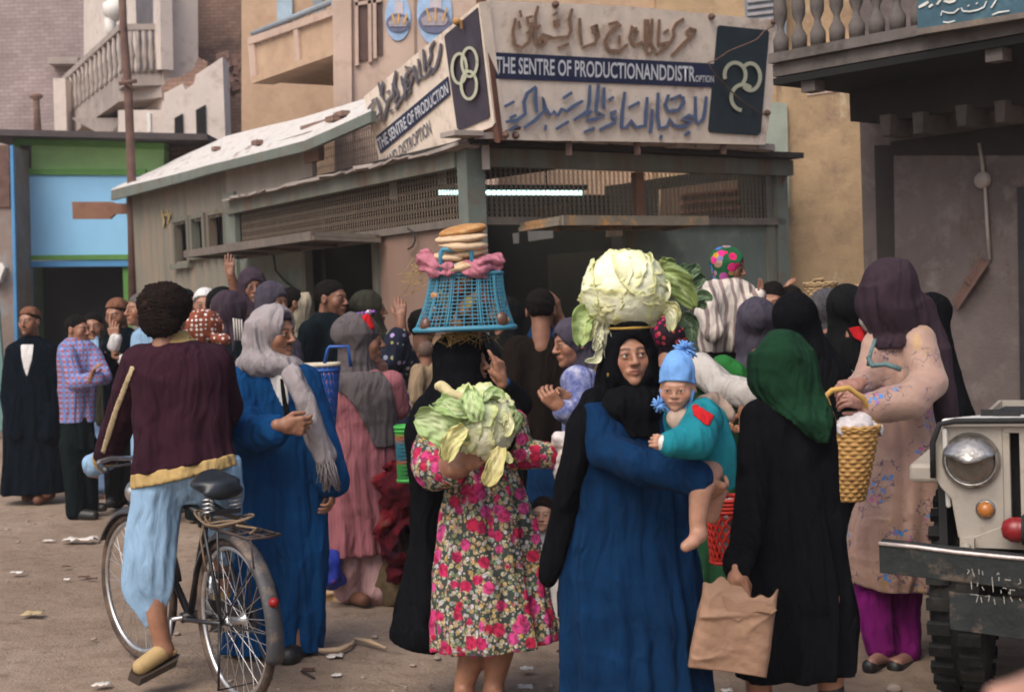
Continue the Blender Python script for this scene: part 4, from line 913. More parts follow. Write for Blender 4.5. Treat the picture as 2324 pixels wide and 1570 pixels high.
        F_.disp(lambda p: wr * .5 * vn(p, seed, 15.) - wr * 1.5 * np.clip(1 - 1.5 * np.abs(vn(p * np.array([1, 1, .3], np.float32), seed + 2, 22.)), 0, 1) ** 2 - wr * .7 * np.clip(1 - 1.6 * np.abs(vn(p * np.array([.6, .6, 1.], np.float32), seed + 3, 26.)), 0, 1) ** 2)
        if not face: F_.add(ell(s.H((0, -.040, -.035)), (.078 * s.hs, .104 * s.hs, .098 * s.hs), s.HM), .02)
        if face:
            F_.sub(ell(s.H((cutx, -.118, -.022 + up)), (.056 * face * s.hs, .105 * s.hs, .083 * face * s.hs), s.HM), .012)
        for c in clips: s.below(F_, *c)
        X, Fq = F_.mesh(h); return raw(name, X, Fq, mat, s.t, base=s.b)
    def torso(s, x1, y1, x2, y2, r=.07, dd=0.):
        r = min(r, .05); s.tor = (x1, y1, x2, y2, r, dd); s.skin.add(tube([s.p((x1, y1, dd)), s.p((x2, y2, dd))], [r * .7, r]), .03); return s
    def shoe(s, pts, rad, mat, name='shoe', flat=True, h=.008):
        F_ = SD(); F_.add(tube([s.p(q) for q in pts], rad)); 
        if flat:
            zz = min(s.p(q)[2] for q in pts) - min(rad) * .7; F_.clip((0, 0, zz), (0, 0, -1))
        X, Fq = F_.mesh(h); return raw(name, X, Fq, mat, s.t, base=s.b)
    def patch(s, src, name, mat, poly, off=.004):
        """a sewn-on or showing-through piece: the part of a garment's front surface inside an outline, lifted off it"""
        me = src.data; V = np.array([v.co[:] for v in me.vertices]) + s.b; N = np.array([v.normal[:] for v in me.vertices]); Fq = np.array([p.vertices[:] for p in me.polygons])
        r = V - CAM; dp = r @ FWD; px = PW / 2 + FP * (r @ RT) / dp; py = PH / 2 - FP * (r @ UP) / dp; ins = np.zeros(len(V), bool); n = len(poly)
        for i in range(n):
            (x1, y1), (x2, y2) = poly[i], poly[(i + 1) % n]; c = (y1 > py) != (y2 > py); ins ^= c & (px < (x2 - x1) * (py - y1) / (y2 - y1 + 1e-9) + x1)
        ins &= (N * r).sum(1) < 0; k = ins[Fq].sum(1) >= 2; k &= (ins | (np.linalg.norm(N, axis=1) > 0))[Fq].all(1); Fq = Fq[k & ((N * r).sum(1) < .05)[Fq].all(1)]
        u, inv = np.unique(Fq, return_inverse=True); W = V[u].copy()
        for q_ in np.where(~ins[u])[0]:
            x0, y0 = px[u[q_]], py[u[q_]]; best = None
            for i in range(n):
                A_, B_ = np.array(poly[i], float), np.array(poly[(i + 1) % n], float); ab = B_ - A_; h_ = np.clip(np.dot((x0, y0) - A_, ab) / (ab @ ab), 0, 1); cpt = A_ + h_ * ab; dd_ = np.hypot(*(cpt - (x0, y0)))
                if best is None or dd_ < best[0]: best = (dd_, cpt)
            W[q_] = CAM + ray(*best[1]) * dp[u[q_]]
        X = W + N[u] * off; o = raw(name, X, inv.reshape(-1, 4), mat, s.t, base=s.b); m = o.modifiers.new('th', 'SOLIDIFY'); m.thickness = .003; m.offset = -1; return o
    def done(s, h=.014):
        V, Fa, C = [], [], []; o = 0
        for pts, rad, k in s.lim:
            near = any(q is not pts and min(math.hypot(w_[0] - pts[0][0], w_[1] - pts[0][1]) for w_ in q) < 14 for q, _r, _k in s.lim)
            if s.tor and pts[0][1] > s.tor[3] + 15 and not near:      # legs grow out of the pelvis
                dz = pts[0][2] if len(pts[0]) > 2 else 0.; pts = [(s.tor[2], s.tor[3], s.tor[5]), (pts[0][0], s.tor[3] + .35 * (pts[0][1] - s.tor[3]), dz)] + pts; rad = [.035, .035] + rad
            s.skin.add(tube([s.p(q) for q in pts], rad), k)
        if s.hd:
            X0, Fq, X, c = s.hd
            if not s.neck:
                keep = X0[:, 2] > -.125; Fq = Fq[keep[Fq].all(1)]; ix = np.cumsum(keep) - 1; X, c, Fq = X[keep], c[keep], ix[Fq]
            s.parts.append((X, Fq, c))
        if s.skin.o:
            X, Fq = s.skin.mesh(h); s.parts.append((X, Fq, np.tile(np.array(s.tone), (len(X), 1)) * (1 + .08 * vn(X.astype(np.float32), 3, 30.))[:, None]))
        for X, Fq, c in s.parts: V.append(X); Fa.append(Fq + o); C.append(c); o += len(X)
        return raw('body', np.concatenate(V), np.concatenate(Fa), SKIN, s.t, np.clip(np.concatenate(C), 0, 1), base=s.b)
# ---------------------------------------------------------------- patterned cloths
def p_check(t):
    x = t.xyz(); s1 = t.math('SINE', t.math('MULTIPLY', t.math('ADD', x[0], t.math('MULTIPLY', x[1], .6)), 150)); s2 = t.math('SINE', t.math('MULTIPLY', x[2], 150))
    c = t.mix(t.step(s1, -.2, .3), (.14, .20, .42), (.24, .25, .44)); return t.mix(t.math('MULTIPLY', t.step(s2, .0, .3), t.step(s1, -.6, .2)), c, (.33, .09, .10))
def p_floral(t):
    d = t.n('TexNoise', Vector=t.co, Scale=9., Detail=2.); co = t.n('VectorMath', _operation='ADD', i0=t.co, i1=t.n('VectorMath', _operation='SCALE', i0=d.outputs[1], Scale=.012).outputs[0]).outputs[0]
    c = (.05, .062, .055, 1)
    def layer(c, sc, r0, r1, thr, cols, seed):
        m = t.n('Mapping', Vector=co, Location=(seed, seed * 2, seed * 3)).outputs[0]; v = t.voro(sc, m); rnd = t.xyz(v['Color'])
        petal = t.noise(sc * 3, 2, .5, m); dd = t.math('ADD', v['Distance'], t.math('MULTIPLY', t.math('SUBTRACT', petal, .5), .35))
        msk = t.math('MULTIPLY', t.math('SUBTRACT', 1., t.step(dd, r0, r1)), t.math('GREATER_THAN', rnd[0], thr)); cc = t.ramp(rnd[1], cols)
        cc = t.mix(t.step(petal, .52, .42), cc, t.mix(.5, cc, (.02, .01, .01))); return t.mix(msk, c, cc), dd, msk
    c, _, _ = layer(c, 52, .46, .56, .0, [(.0, (.55, .50, .34)), (.35, (.50, .33, .10)), (.6, (.55, .56, .60)), (.85, (.20, .26, .14))], 1.3)
    c, _, _ = layer(c, 74, .30, .38, .35, [(.0, (.62, .58, .48)), (.5, (.45, .30, .10)), (.8, (.55, .20, .25))], 7.7)
    c, _, _ = layer(c, 18, .44, .52, .10, [(.0, (.55, .035, .16)), (.5, (.48, .02, .06)), (.8, (.60, .07, .25))], 4.1)
    return c
def p_beige(t):
    base = t.mix(t.step(t.noise(6, 3), .4, .65), (.39, .245, .185), (.34, .205, .165)); base = t.mix(t.step(t.noise(14, 2, .5, t.mapping((1, 1, .35))), .66, .72), base, (.44, .28, .13))
    v = t.voro(6.2, None, 'F1', .7); q = t.voro(42, None, 'F1', .9); rq = t.xyz(q['Color'])
    near = t.math('LESS_THAN', v['Distance'], .30); spot = t.math('MULTIPLY', t.math('LESS_THAN', q['Distance'], .40), near)
    stem = t.math('MULTIPLY', t.math('LESS_THAN', t.math('ABSOLUTE', t.math('SUBTRACT', t.noise(18, 2), .5)), .016), t.math('LESS_THAN', v['Distance'], .48))
    c = t.mix(stem, base, (.12, .08, .11)); return t.mix(spot, c, t.ramp(rq[0], [(.0, (.05, .18, .46)), (.62, (.07, .22, .52)), (.68, (.42, .10, .26))]))
def p_dots(col, dot, sc=38, thr=.33):
    def f(t):
        v = t.voro(sc, None, 'F1', .35); return t.mix(t.math('LESS_THAN', v['Distance'], thr), (*col, 1), (*dot, 1))
    return f
def p_multi(base, cols, sc=30, thr=.42, need=.3):
    def f(t):
        v = t.voro(sc); r = t.xyz(v['Color']); return t.mix(t.math('MULTIPLY', t.math('LESS_THAN', v['Distance'], thr), t.math('GREATER_THAN', r[0], need)), (*base, 1), t.ramp(r[1], cols))
    return f
def p_stripe(a, b_, f_, axis=0, lo=.2, hi=.5):
    def f(t):
        x = t.xyz(); w_ = t.math('ADD', x[axis], t.math('MULTIPLY', t.noise(3, 2), .08)); s = t.math('SINE', t.math('MULTIPLY', w_, f_)); return t.mix(t.step(s, lo, hi), (*a, 1), (*b_, 1))
    return f
def p_bands(t):   # red, then blue/yellow bands, in object height
    z = t.xyz()[2]; return t.ramp(t.step(z, 1.16, 1.42), [(.0, (.25, .18, .11)), (.13, (.02, .05, .25)), (.18, (.45, .02, .03)), (.30, (.5, .40, .08)), (.36, (.02, .05, .25)), (.44, (.5, .42, .10)), (.50, (.02, .05, .25)), (.58, (.55, .02, .035))])
def p_shirt(t):
    x = t.xyz(); s = t.math('SINE', t.math('MULTIPLY', t.math('ADD', x[0], t.math('MULTIPLY', t.noise(4, 2), .10)), 120)); return t.mix(t.step(s, .1, .6), (.56, .50, .44), (.24, .18, .17))
def p_tie(t): return t.ramp(t.noise(16, 5, .7), [(.36, (.07, .09, .24)), (.52, (.20, .22, .40)), (.66, (.42, .42, .52))])
BLACK = cloth_m('black_cloth', (.010, .011, .014)); BLACK2 = cloth_m('worn_black_cloth', (.018, .019, .02)); BROWNB = cloth_m('black_brown_cloth', (.024, .017, .013))
NAVYC = cloth_m('navy_cloth', (.006, .013, .022)); NAVYG = cloth_m('navy_green_cloth', (.014, .024, .026)); DKTEAL = cloth_m('dark_teal_cloth', (.012, .022, .028))
BLUEG = cloth_m('blue_galabeya', (.0025, .052, .165), .25); BLUER = cloth_m('deep_blue_robe', (.0010, .021, .068), .25); GREYS = cloth_m('grey_lilac_wool', (.30, .265, .27), .15)
TAUPE = cloth_m('taupe_scarf', (.10, .085, .088)); PLUM = cloth_m('plum_scarf', (.045, .030, .042)); GREYP = cloth_m('grey_purple_scarf', (.055, .048, .066)); PLUMD = cloth_m('plum_black_scarf', (.036, .022, .030))
MAROON = cloth_m('maroon_knit', (.031, .0085, .0165)); CREAMK = cloth_m('mustard_knit', (.42, .29, .12)); LBLUE = cloth_m('pale_blue_cotton', (.25, .39, .55), .15); GREENS = cloth_m('dark_green_scarf', (.007, .036, .016))
PINKD = cloth_m('pink_cotton', (.40, .15, .17), .15, pat=lambda t: t.mix(t.math('MULTIPLY', t.step(t.math('SINE', t.math('MULTIPLY', t.xyz()[0], 300)), 0, .6), .35), (.31, .115, .13, 1), (.22, .07, .09, 1)))
PINKT = cloth_m('pale_pink_cotton', (.44, .27, .27)); WHITEC = cloth_m('white_cotton', (.66, .64, .62), .1); WHITED = cloth_m('dusty_white_cotton', (.43, .40, .37), .15); MAGEN = cloth_m('magenta_satin', (.17, .008, .13), .2)
MINT = cloth_m('mint_cotton', (.42, .50, .44)); GREEND = cloth_m('dark_green_dress', (.012, .055, .022)); GREENB = cloth_m('bright_green_cloth', (.02, .14, .03)); TEAL = cloth_m('teal_jersey', (.012, .19, .235), .15)
CAPB = cloth_m('brown_knit_cap', (.17, .075, .045)); KHAKI = cloth_m('dark_khaki_cloth', (.03, .03, .02)); BEIGEC = cloth_m('beige_wool', (.30, .26, .19)); DENIM = cloth_m('blue_denim', (.13, .20, .33)); REDC = cloth_m('red_cloth', (.50, .015, .02))
CHECK = cloth_m('checked_shirt', (1, 1, 1), .12, p_check); FLORAL = cloth_m('floral_cotton', (1, 1, 1), .1, p_floral); BEIGEF = M('beige_floral_satin', (1, 1, 1), .45, .12, 7, .3, 420, spec=.4, pat=p_beige, bump2=2.2, sheen=.2)
DOTC = cloth_m('polka_dot_cloth', (1, 1, 1), .08, p_dots((.20, .055, .03), (.62, .58, .56))); DKFLO = cloth_m('dark_floral_cloth', (1, 1, 1), .1, p_multi((.012, .016, .03), [(0, (.25, .16, .34)), (.4, (.30, .30, .10)), (.6, (.10, .22, .16)), (.8, (.34, .25, .45))], 26, .40, .45))
REDFLO = cloth_m('red_floral_scarf', (1, 1, 1), .1, p_multi((.02, .012, .018), [(0, (.42, .02, .12)), (.5, (.45, .10, .02)), (.8, (.30, .01, .06))], 34, .46, .3)); KIDFLO = cloth_m('bright_floral_scarf', (1, 1, 1), .1, p_multi((.015, .09, .035), [(0, (.62, .03, .22)), (.45, (.60, .02, .08)), (.62, (.06, .14, .5)), (.93, (.50, .26, .03))], 21, .52, .05))
BANDS = cloth_m('striped_jersey', (1, 1, 1), .1, p_bands); STRIPW = cloth_m('striped_shirt', (1, 1, 1), .12, p_shirt); TIED = cloth_m('blue_mottled_blouse', (1, 1, 1), .1, p_tie); GRYPAT = cloth_m('grey_patterned_scarf', (1, 1, 1), .2, p_multi((.07, .065, .07), [(0, (.16, .13, .12)), (.6, (.03, .03, .04))], 60, .4, .3))
SHOEB = M('black_leather', (.015, .014, .014), .45, .2, 20, .1, spec=.5); SHOET = M('tan_slipper', (.42, .29, .13), .6, .15, 20, .15); SOLE = M('dark_sole', (.05, .035, .025), .85); SANDB = M('brown_sandal', (.14, .06, .035), .6)
# ================================================================ PEOPLE
def person_crowd():
    # --- men at the far edge
    p = Person('man in a long navy robe and brown knit cap, standing alone by the pillar', 76, 12.5); p.head(67, 730, 62, -14, must=.8, stub=.5); p.hair('short', HAIRB); p.hair('cap', CAPB, 'cap')
    ro = p.cloth('robe', NAVYC, [(764, 52, 88, .8), (772, 38, 104, .6), (790, 22, 124, .55), (825, 15, 134, .55), (880, 12, 138, .55), (960, 10, 141, .58), (1050, 7, 146, .6), (1118, 2, 151, .6)], [([(35, 800), (22, 900), (40, 985, -.1)], [.085, .08, .085]), ([(115, 800), (130, 900), (112, 985, -.1)], [.085, .08, .085])], h=.012)
    p.patch(ro, 'undershirt', WHITEC, [(47, 782), (76, 782), (73, 815), (61, 856), (54, 835), (49, 810)])
    p.torso(70, 765, 76, 1000); p.limb([(90, 1000), (95, 1120)], [.06, .045]); p.limb([(60, 1000), (105, 1118, -.1)], [.06, .045]); p.shoe([(112, 1120), (86, 1134, -.12)], [.055, .045], SANDB); p.shoe([(75, 1118, .1), (60, 1128, 0)], [.055, .045], SANDB); p.hand((40, 985, -.12), (46, 1020, -.14), (0, 1, 0)); p.done()
    p = Person('young man in a red and blue checked shirt with his arms folded', 178, 11.45); p.head(176, 748, 63, 68, 4, must=.5); p.hair('short', HAIRB)
    p.cloth('shirt', CHECK, [(766, 150, 192, .8), (780, 136, 210, .7), (800, 130, 222, .7), (840, 130, 226, .72), (890, 134, 220, .7), (930, 137, 214, .7), (958, 136, 214, .72)], [([(152, 805, -.12), (172, 870, -.24), (222, 858, -.30)], [.075, .066, .05]), ([(212, 808, .0), (236, 856, -.1), (205, 862, -.28)], [.07, .06, .05])], h=.012, fold=(6, .012, .8))
    p.limb([(170, 800), (158, 830, -.15), (176, 868, -.26), (210, 858, -.32)], [.04, .04, .035, .03]); p.hand((206, 858, -.33), (216, 832, -.34), (1, 0, 0), size=.95); p.torso(170, 775, 172, 950)
    p.cloth('trousers', NAVYG, [(945, 140, 212, .7), (990, 140, 213, .68), (1020, 142, 212, .66)], [([(163, 1010), (168, 1080), (172, 1160)], [.10, .085, .075]), ([(194, 1010, .05), (198, 1080, .08), (203, 1150, .1)], [.10, .08, .07])], h=.014)
    p.limb([(165, 1100), (172, 1168)], [.05, .045]); p.limb([(198, 1100, .08), (205, 1160, .1)], [.05, .045]); p.shoe([(172, 1166), (212, 1170, -.05)], [.05, .045], SHOEB); p.shoe([(205, 1150, .15), (232, 1152, .12)], [.05, .042], SHOEB); p.done()
    p = Person('man with a mustache and open blue collar behind the checked shirt', 215, 12.7); p.head(211, 742, 62, 12, must=.9); p.hair('short', HAIRB)
    p.cloth('jacket', KHAKI, [(768, 196, 230, .8), (780, 186, 245, .6), (820, 182, 252, .55), (900, 186, 252, .55), (965, 188, 252, .58)], [([(240, 795), (250, 870), (245, 950)], [.08, .07, .065])], h=.016)
    p.cloth('collar', LBLUE, [(762, 204, 224, .8, -.05), (790, 205, 226, .5, -.10), (812, 214, 222, .6, -.11)], fold=None, wr=0, h=.01)
    p.cloth('jeans', DENIM, [(955, 196, 252, .6), (1000, 200, 256, .5)], [([(232, 1000), (242, 1100)], [.10, .085]), ([(214, 1000), (214, 1100)], [.1, .085])], h=.016); p.torso(212, 770, 220, 960); p.limb([(232, 1000), (243, 1125)], [.05, .04]); p.shoe([(243, 1108), (258, 1114, -.1)], [.055, .05], SHOEB); p.shoe([(214, 1105), (205, 1112, -.1)], [.055, .05], SHOEB); p.done()
    p = Person('man in a dark sweater and brown cap, one hand at his mouth', 280, 11.9); p.head(266, 714, 68, -18, 10, must=.8, stub=.8); p.hair('short', HAIRB); p.hair('cap', CAPB, 'cap')
    p.cloth('sweater', NAVYC, [(744, 250, 296, .8), (760, 240, 318, .65), (790, 235, 332, .6), (850, 234, 336, .6), (960, 238, 335, .6), (1000, 240, 332, .6)], [([(250, 790, -.1), (243, 840, -.2), (258, 785, -.3)], [.075, .066, .05]), ([(325, 790), (335, 850, -.15), (292, 818, -.28)], [.08, .07, .055])], h=.014)
    p.cloth('cuff', WHITEC, tubes=[([(258, 786, -.31), (263, 768, -.33)], [.052, .05])], h=.01, wr=.003, fold=None); p.cloth('cuff', WHITEC, tubes=[([(298, 821, -.29), (280, 817, -.31)], [.058, .05])], h=.01, wr=.003, fold=None)
    p.hand((263, 768, -.34), (258, 738, -.34), (0, 1, 0), RELAX, .2); p.hand((280, 817, -.31), (256, 808, -.33), (.3, 0, 1), POINT, .6, size=1.05)
    p.cloth('trousers', BLACK2, [(990, 242, 330, .55), (1040, 246, 326, .5)], [([(266, 1040), (264, 1130)], [.11, .09]), ([(306, 1040), (308, 1130)], [.11, .09])], h=.018); p.torso(275, 745, 285, 980); p.limb([(266, 1040), (264, 1135)], [.05, .04]); p.shoe([(264, 1135), (252, 1142, -.1)], [.055, .05], SHOEB); p.shoe([(308, 1135), (304, 1142, -.1)], [.055, .05], SHOEB); p.done()
    p = Person('grey-haired man half hidden behind the afro of the cyclist', 325, 11.0); p.head(318, 703, 72, -55, 0, stub=.4); p.hair('short', HAIRG)
    p.cloth('shirt', LBLUE, [(742, 316, 344, .8), (756, 300, 372, .6), (800, 296, 384, .55), (900, 296, 384, .55), (1120, 300, 380, .6)], h=.018); p.torso(325, 745, 335, 1000); p.done()
    # --- crowd before the kiosk's side window
    p = Person('person in a dark knit cap at the back, beside the white cap', 420, 11.6, tone=TONED); p.head(420, 692, 68, 40); p.hair('short', HAIRB); p.hair('cap', NAVYG, 'cap'); p.cloth('coat', KHAKI, [(728, 405, 440, .8), (745, 385, 465, .6), (900, 385, 470, .6), (1100, 385, 470, .6)], h=.02); p.torso(420, 730, 425, 1000); p.done()
    p = Person('man in a white skullcap at the back of the queue', 466, 11.0); p.head(466, 694, 74, 8, must=.5); p.hair('cap', WHITEC, 'cap'); p.hair('short', HAIRG); p.cloth('robe', NAVYG, [(732, 450, 484, .8), (750, 430, 505, .6), (900, 425, 510, .6), (1120, 420, 515, .6)], h=.02); p.torso(466, 735, 470, 1000); p.done()
    p = Person('woman with a black scarf pushed back from her brow, beside the white cap', 504, 10.6); p.head(502, 695, 78, -12, 14); p.scarf(BLACK2, [(690, 472, 534, .9), (720, 472, 536, .8), (745, 462, 545, .7), (800, 455, 555, .6), (1100, 450, 560, .6)], face=1.05, h=.014); p.torso(502, 735, 505, 1000); p.done()
    p = Person('woman in a brown wrapped scarf in front of the black scarf', 524, 9.7); p.head(524, 706, 84, 120); p.scarf(PLUM, [(690, 488, 556, .9), (715, 486, 558, .9), (740, 494, 556, .8), (760, 486, 566, .7), (800, 478, 575, .6)], face=.9, h=.014, fold=(12, .014, .3)); p.cloth('dress', DKTEAL, [(755, 494, 560, .7), (780, 478, 580, .6), (900, 474, 585, .6), (1150, 470, 590, .6)], h=.02)
    m = MB()
    for i in range(4): m.tube([p.p((530 + i * 6, 722 + i, -.2)), p.p((533 + i * 6, 772, -.22))], .006, 5); 
    m.build('pale_stripe', WHITED, p.t, p.b); p.torso(524, 745, 528, 1000); p.done()
    p = Person('tall person in a maroon hood with a bare arm raised to the shed wall', 572, 10.5, tone=TONED); p.head(572, 650, 76, 22, 6); p.scarf(PLUM, [(640, 540, 605, .9), (680, 540, 606, .85), (705, 542, 612, .7), (740, 530, 630, .6), (900, 525, 635, .6), (1130, 520, 640, .6)], face=.92, h=.014)
    p.limb([(548, 720, .1), (536, 668, .05), (523, 622, 0.)], [.05, .042, .032]); p.hand((523, 625, 0), (521, 596, 0), (.3, 1, 0), FLAT, .2); p.torso(572, 690, 575, 980); p.done()
    p = Person('person in a slate grey hood in front of the maroon hood', 614, 9.6, tone=TONED); p.head(618, 686, 84, 55, 8); p.scarf(GREYP, [(676, 580, 646, .9), (715, 578, 650, .85), (745, 575, 655, .7), (780, 560, 680, .6), (900, 555, 690, .6), (1150, 550, 690, .6)], face=.95, h=.014); p.torso(616, 730, 618, 1000); p.done()
    p = Person('person with a pale beige shawl over one shoulder, beside the dark jacket', 672, 10.6, tone=TONED); p.head(664, 690, 72, 120); p.hair('short', HAIRB)
    p.cloth('shawl', BEIGEC, [(664, 678, 700, .6), (685, 660, 704, .7), (715, 652, 702, .7), (760, 650, 702, .6), (812, 650, 710, .6), (900, 640, 715, .6), (1130, 640, 715, .6)], h=.014, wr=.012, fold=(7, .02, .2)); p.torso(675, 725, 678, 1000); p.done()
    p = Person('dark-haired man in profile in a dark jacket, framed by the side window opening', 740, 10.2, tone=TONED); p.head(752, 678, 82, 68, 4, stub=.5); p.hair('short', HAIRB)
    p.cloth('jacket', DKTEAL, [(708, 718, 772, .8), (722, 702, 790, .65), (750, 690, 806, .6), (800, 682, 815, .6), (950, 682, 815, .6), (1130, 682, 815, .6)], [([(705, 755, -.1), (695, 850, -.1), (740, 880, -.3)], [.09, .075, .06])], h=.014); p.torso(745, 715, 745, 1000); p.done()
    p = Person('woman in a brown and white polka dot headscarf behind the cyclist', 472, 8.0); p.head(466, 752, 92, 118, 4)
    p.scarf(DOTC, [(735, 428, 504, .9), (760, 426, 503, .9), (775, 432, 500, .8)], face=1.25, h=.009, name='headscarf', tubes=[([(488, 768, -.1), (510, 770, -.12)], [.025, .03])], fold=None)
    p.cloth('dress', DKFLO, [(785, 445, 490, .8), (802, 420, 520, .65), (830, 408, 542, .6), (900, 405, 550, .6), (990, 430, 555, .6)], h=.016); p.cloth('skirt', NAVYG, [(975, 432, 553, .6), (1080, 460, 552, .55), (1200, 472, 552, .5)], h=.018); p.torso(468, 790, 472, 1050); p.done()
    # --- centre
    p = Person('woman in a dark floral dress with one arm raised, behind the basket carrier', 925, 9.3, tone=TONED); p.head(958, 748, 88, 170); p.hair('short', HAIRB)
    p.cloth('dress', DKFLO, [(790, 930, 985, .7), (815, 905, 1010, .6), (900, 890, 1015, .6), (1100, 885, 1020, .6), (1230, 885, 1020, .6)], [([(925, 830, -.1), (905, 785, -.2), (908, 762, -.22)], [.085, .08, .06]), ([(900, 775, -.2), (890, 815, -.2)], [.08, .09])], h=.014)
    p.limb([(915, 800, -.2), (910, 740, -.22), (910, 722, -.22)], [.045, .036, .03]); p.hand((910, 722, -.22), (908, 688, -.2), (0, 1, 0), RELAX, .2); p.torso(955, 790, 955, 1050); p.done()
    p = Person('shaved small child in a red, blue and yellow striped jersey, carried in the crowd', 965, 8.85, z0=1.05, tone=TONED); p.head(969, 803, 58, 165); p.hair('shaved', M('shaved_hair', (.10, .065, .05), .9, .2, 60))
    p.cloth('jersey', BANDS, [(824, 950, 990, .8), (835, 942, 998, .7), (870, 938, 1002, .7), (905, 936, 1004, .7), (935, 936, 1004, .7)], [([(950, 845, -.05), (942, 880, -.1), (945, 905, -.12)], [.05, .045, .04])], h=.010, fold=(5, .006, .5)); p.torso(968, 825, 968, 920, .04); p.done()
    p = Person('broad man seen from behind in a dark brown jacket at the kiosk counter', 1232, 8.2, tone=TONED); p.head(1228, 706, 96, 172); p.hair('short', HAIRB)
    p.cloth('collar', BLUER, [(738, 1206, 1250, .9), (752, 1200, 1258, .9), (768, 1192, 1268, .8)], fold=None, h=.012)
    p.cloth('jacket', BROWNB, [(752, 1208, 1250, .8), (768, 1185, 1275, .65), (800, 1170, 1300, .6), (880, 1163, 1312, .6), (980, 1165, 1308, .6), (1040, 1168, 1300, .6)], [([(1180, 800), (1168, 890, -.05), (1190, 960, .2)], [.10, .09, .08]), ([(1290, 800), (1310, 890), (1295, 960, .2)], [.10, .09, .08])], h=.014)
    p.cloth('robe', BLUER, [(1020, 1168, 1302, .55), (1120, 1165, 1305, .55), (1230, 1160, 1310, .55)], h=.016); p.limb([(1275, 760, .15), (1268, 725, .1), (1266, 712, .1)], [.045, .04, .03]); p.hand((1266, 715, .08), (1263, 684, .06), (-1, .3, 0), RELAX, .2); p.torso(1230, 745, 1232, 1060, .08); p.done()
    p = Person('dark hooded figure deep in the shade by the kiosk corner post', 1150, 9.7, tone=TONED); p.head(1148, 722, 84, -40); p.scarf(BLACK2, [(715, 1112, 1184, .95), (755, 1112, 1186, .85), (790, 1100, 1200, .7), (900, 1095, 1210, .6), (1200, 1090, 1210, .6)], face=.9, h=.014); p.torso(1150, 760, 1150, 1000); p.done()
    p = Person('dark figure in a wrapped scarf beside the man in the dark jacket', 838, 10.4, tone=TONED); p.head(838, 702, 80, 100); p.scarf(KHAKI, [(695, 806, 872, .95), (735, 806, 872, .85), (765, 796, 884, .7), (860, 790, 890, .6), (1160, 788, 892, .6)], face=.9, h=.014); p.torso(838, 740, 838, 1000); p.done()
    p = Person('woman in black raising both hands, close behind the basket carrier', 1150, 7.1, tone=TONE); p.head(1082, 800, 96, 60); p.scarf(BLACK, [(790, 1040, 1112, .9), (840, 1036, 1118, .8), (880, 1030, 1150, .7), (930, 1030, 1190, .6), (1000, 1030, 1196, .6), (1220, 1030, 1190, .6)], face=0, h=.016, tubes=[([(1165, 905, .05), (1178, 918, -.05), (1152, 882, -.12)], [.075, .065, .05])])
    p.cloth('cuff', BLUEG, tubes=[([(1152, 884, -.12), (1146, 874, -.13)], [.046, .04])], h=.008, wr=.002, fold=None)
    p.limb([(1160, 895, -.1), (1136, 858, -.16)], [.036, .028]); p.hand((1138, 862, -.16), (1130, 820, -.16), (-1, .6, 0), (.15, .5, .6, .7), .2, size=1.05); p.hand((1122, 880, -.1), (1112, 835, -.1), (.6, .6, 0), RELAX, .2, flip=True); p.torso(1085, 850, 1100, 1080); p.done()
    p = Person('woman in profile with a grey scarf and mottled blue blouse, hands held before her', 1320, 7.2, tone=TONE); p.head(1302, 778, 104, -70, 8); 
    p.scarf(GREYP, [(770, 1275, 1345, .9), (800, 1288, 1352, .85), (835, 1292, 1368, .8), (862, 1290, 1378, .7)], face=1.05, h=.010)
    p.cloth('blouse', TIED, [(835, 1300, 1370, .8), (860, 1285, 1395, .65), (920, 1282, 1405, .6), (1000, 1282, 1405, .6), (1060, 1280, 1410, .6)], [([(1312, 868, -.12), (1318, 945, -.18), (1278, 930, -.25)], [.085, .075, .05])], h=.012)
    p.cloth('skirt', BLACK, [(1050, 1278, 1412, .6), (1240, 1270, 1420, .6)], h=.02); p.limb([(1290, 938, -.24), (1268, 925, -.26)], [.036, .03]); p.hand((1272, 926, -.27), (1244, 898, -.28), (.3, 1, .2), (.5, .6, .6, .6), .5, size=1.08); p.hand((1290, 905, -.2), (1252, 890, -.24), (0, -1, -.5), (.6, .7, .7, .7), .5, flip=True); p.torso(1320, 820, 1330, 1060); p.done()
    p = Person('woman in a red and orange floral scarf, stretching out a white sleeved arm', 1560, 6.9, tone=TONE); p.head(1520, 775, 110, 160, 6); p.scarf(REDFLO, [(770, 1482, 1556, .9), (805, 1482, 1560, .9), (850, 1490, 1570, .8)], face=0, h=.011)
    p.cloth('dress', GREEND, [(830, 1510, 1590, .7), (860, 1495, 1650, .6), (930, 1500, 1690, .55), (1050, 1510, 1700, .5), (1200, 1500, 1710, .5), (1300, 1500, 1715, .5)], h=.014)
    p.cloth('sleeve', WHITED, tubes=[([(1588, 832, -.1), (1640, 880, -.22), (1708, 896, -.3)], [.066, .068, .060])], h=.010, wr=.009, fold=None)
    p.cloth('shawl', GREENB, tubes=[([(1640, 830, -.02), (1668, 850, -.02), (1690, 880, 0)], [.05, .06, .05])], h=.010, fold=None, wr=.012)
    p.limb([(1700, 905, -.3), (1690, 935, -.3)], [.04, .034]); p.hand((1690, 935, -.3), (1684, 965, -.28), (-1, 0, 0), GRIP, .6); p.torso(1540, 830, 1560, 1060); p.done()
    p = Person('small child in a bright floral headscarf and striped shirt, held above the crowd', 1650, 7.5, z0=1.22, tone=TONED); p.head(1653, 606, 82, 68, 12, res='hi')
    p.scarf(KIDFLO, [(600, 1618, 1686, .95), (620, 1616, 1680, .95), (640, 1622, 1672, .9)], face=1.08, h=.008, fold=None)
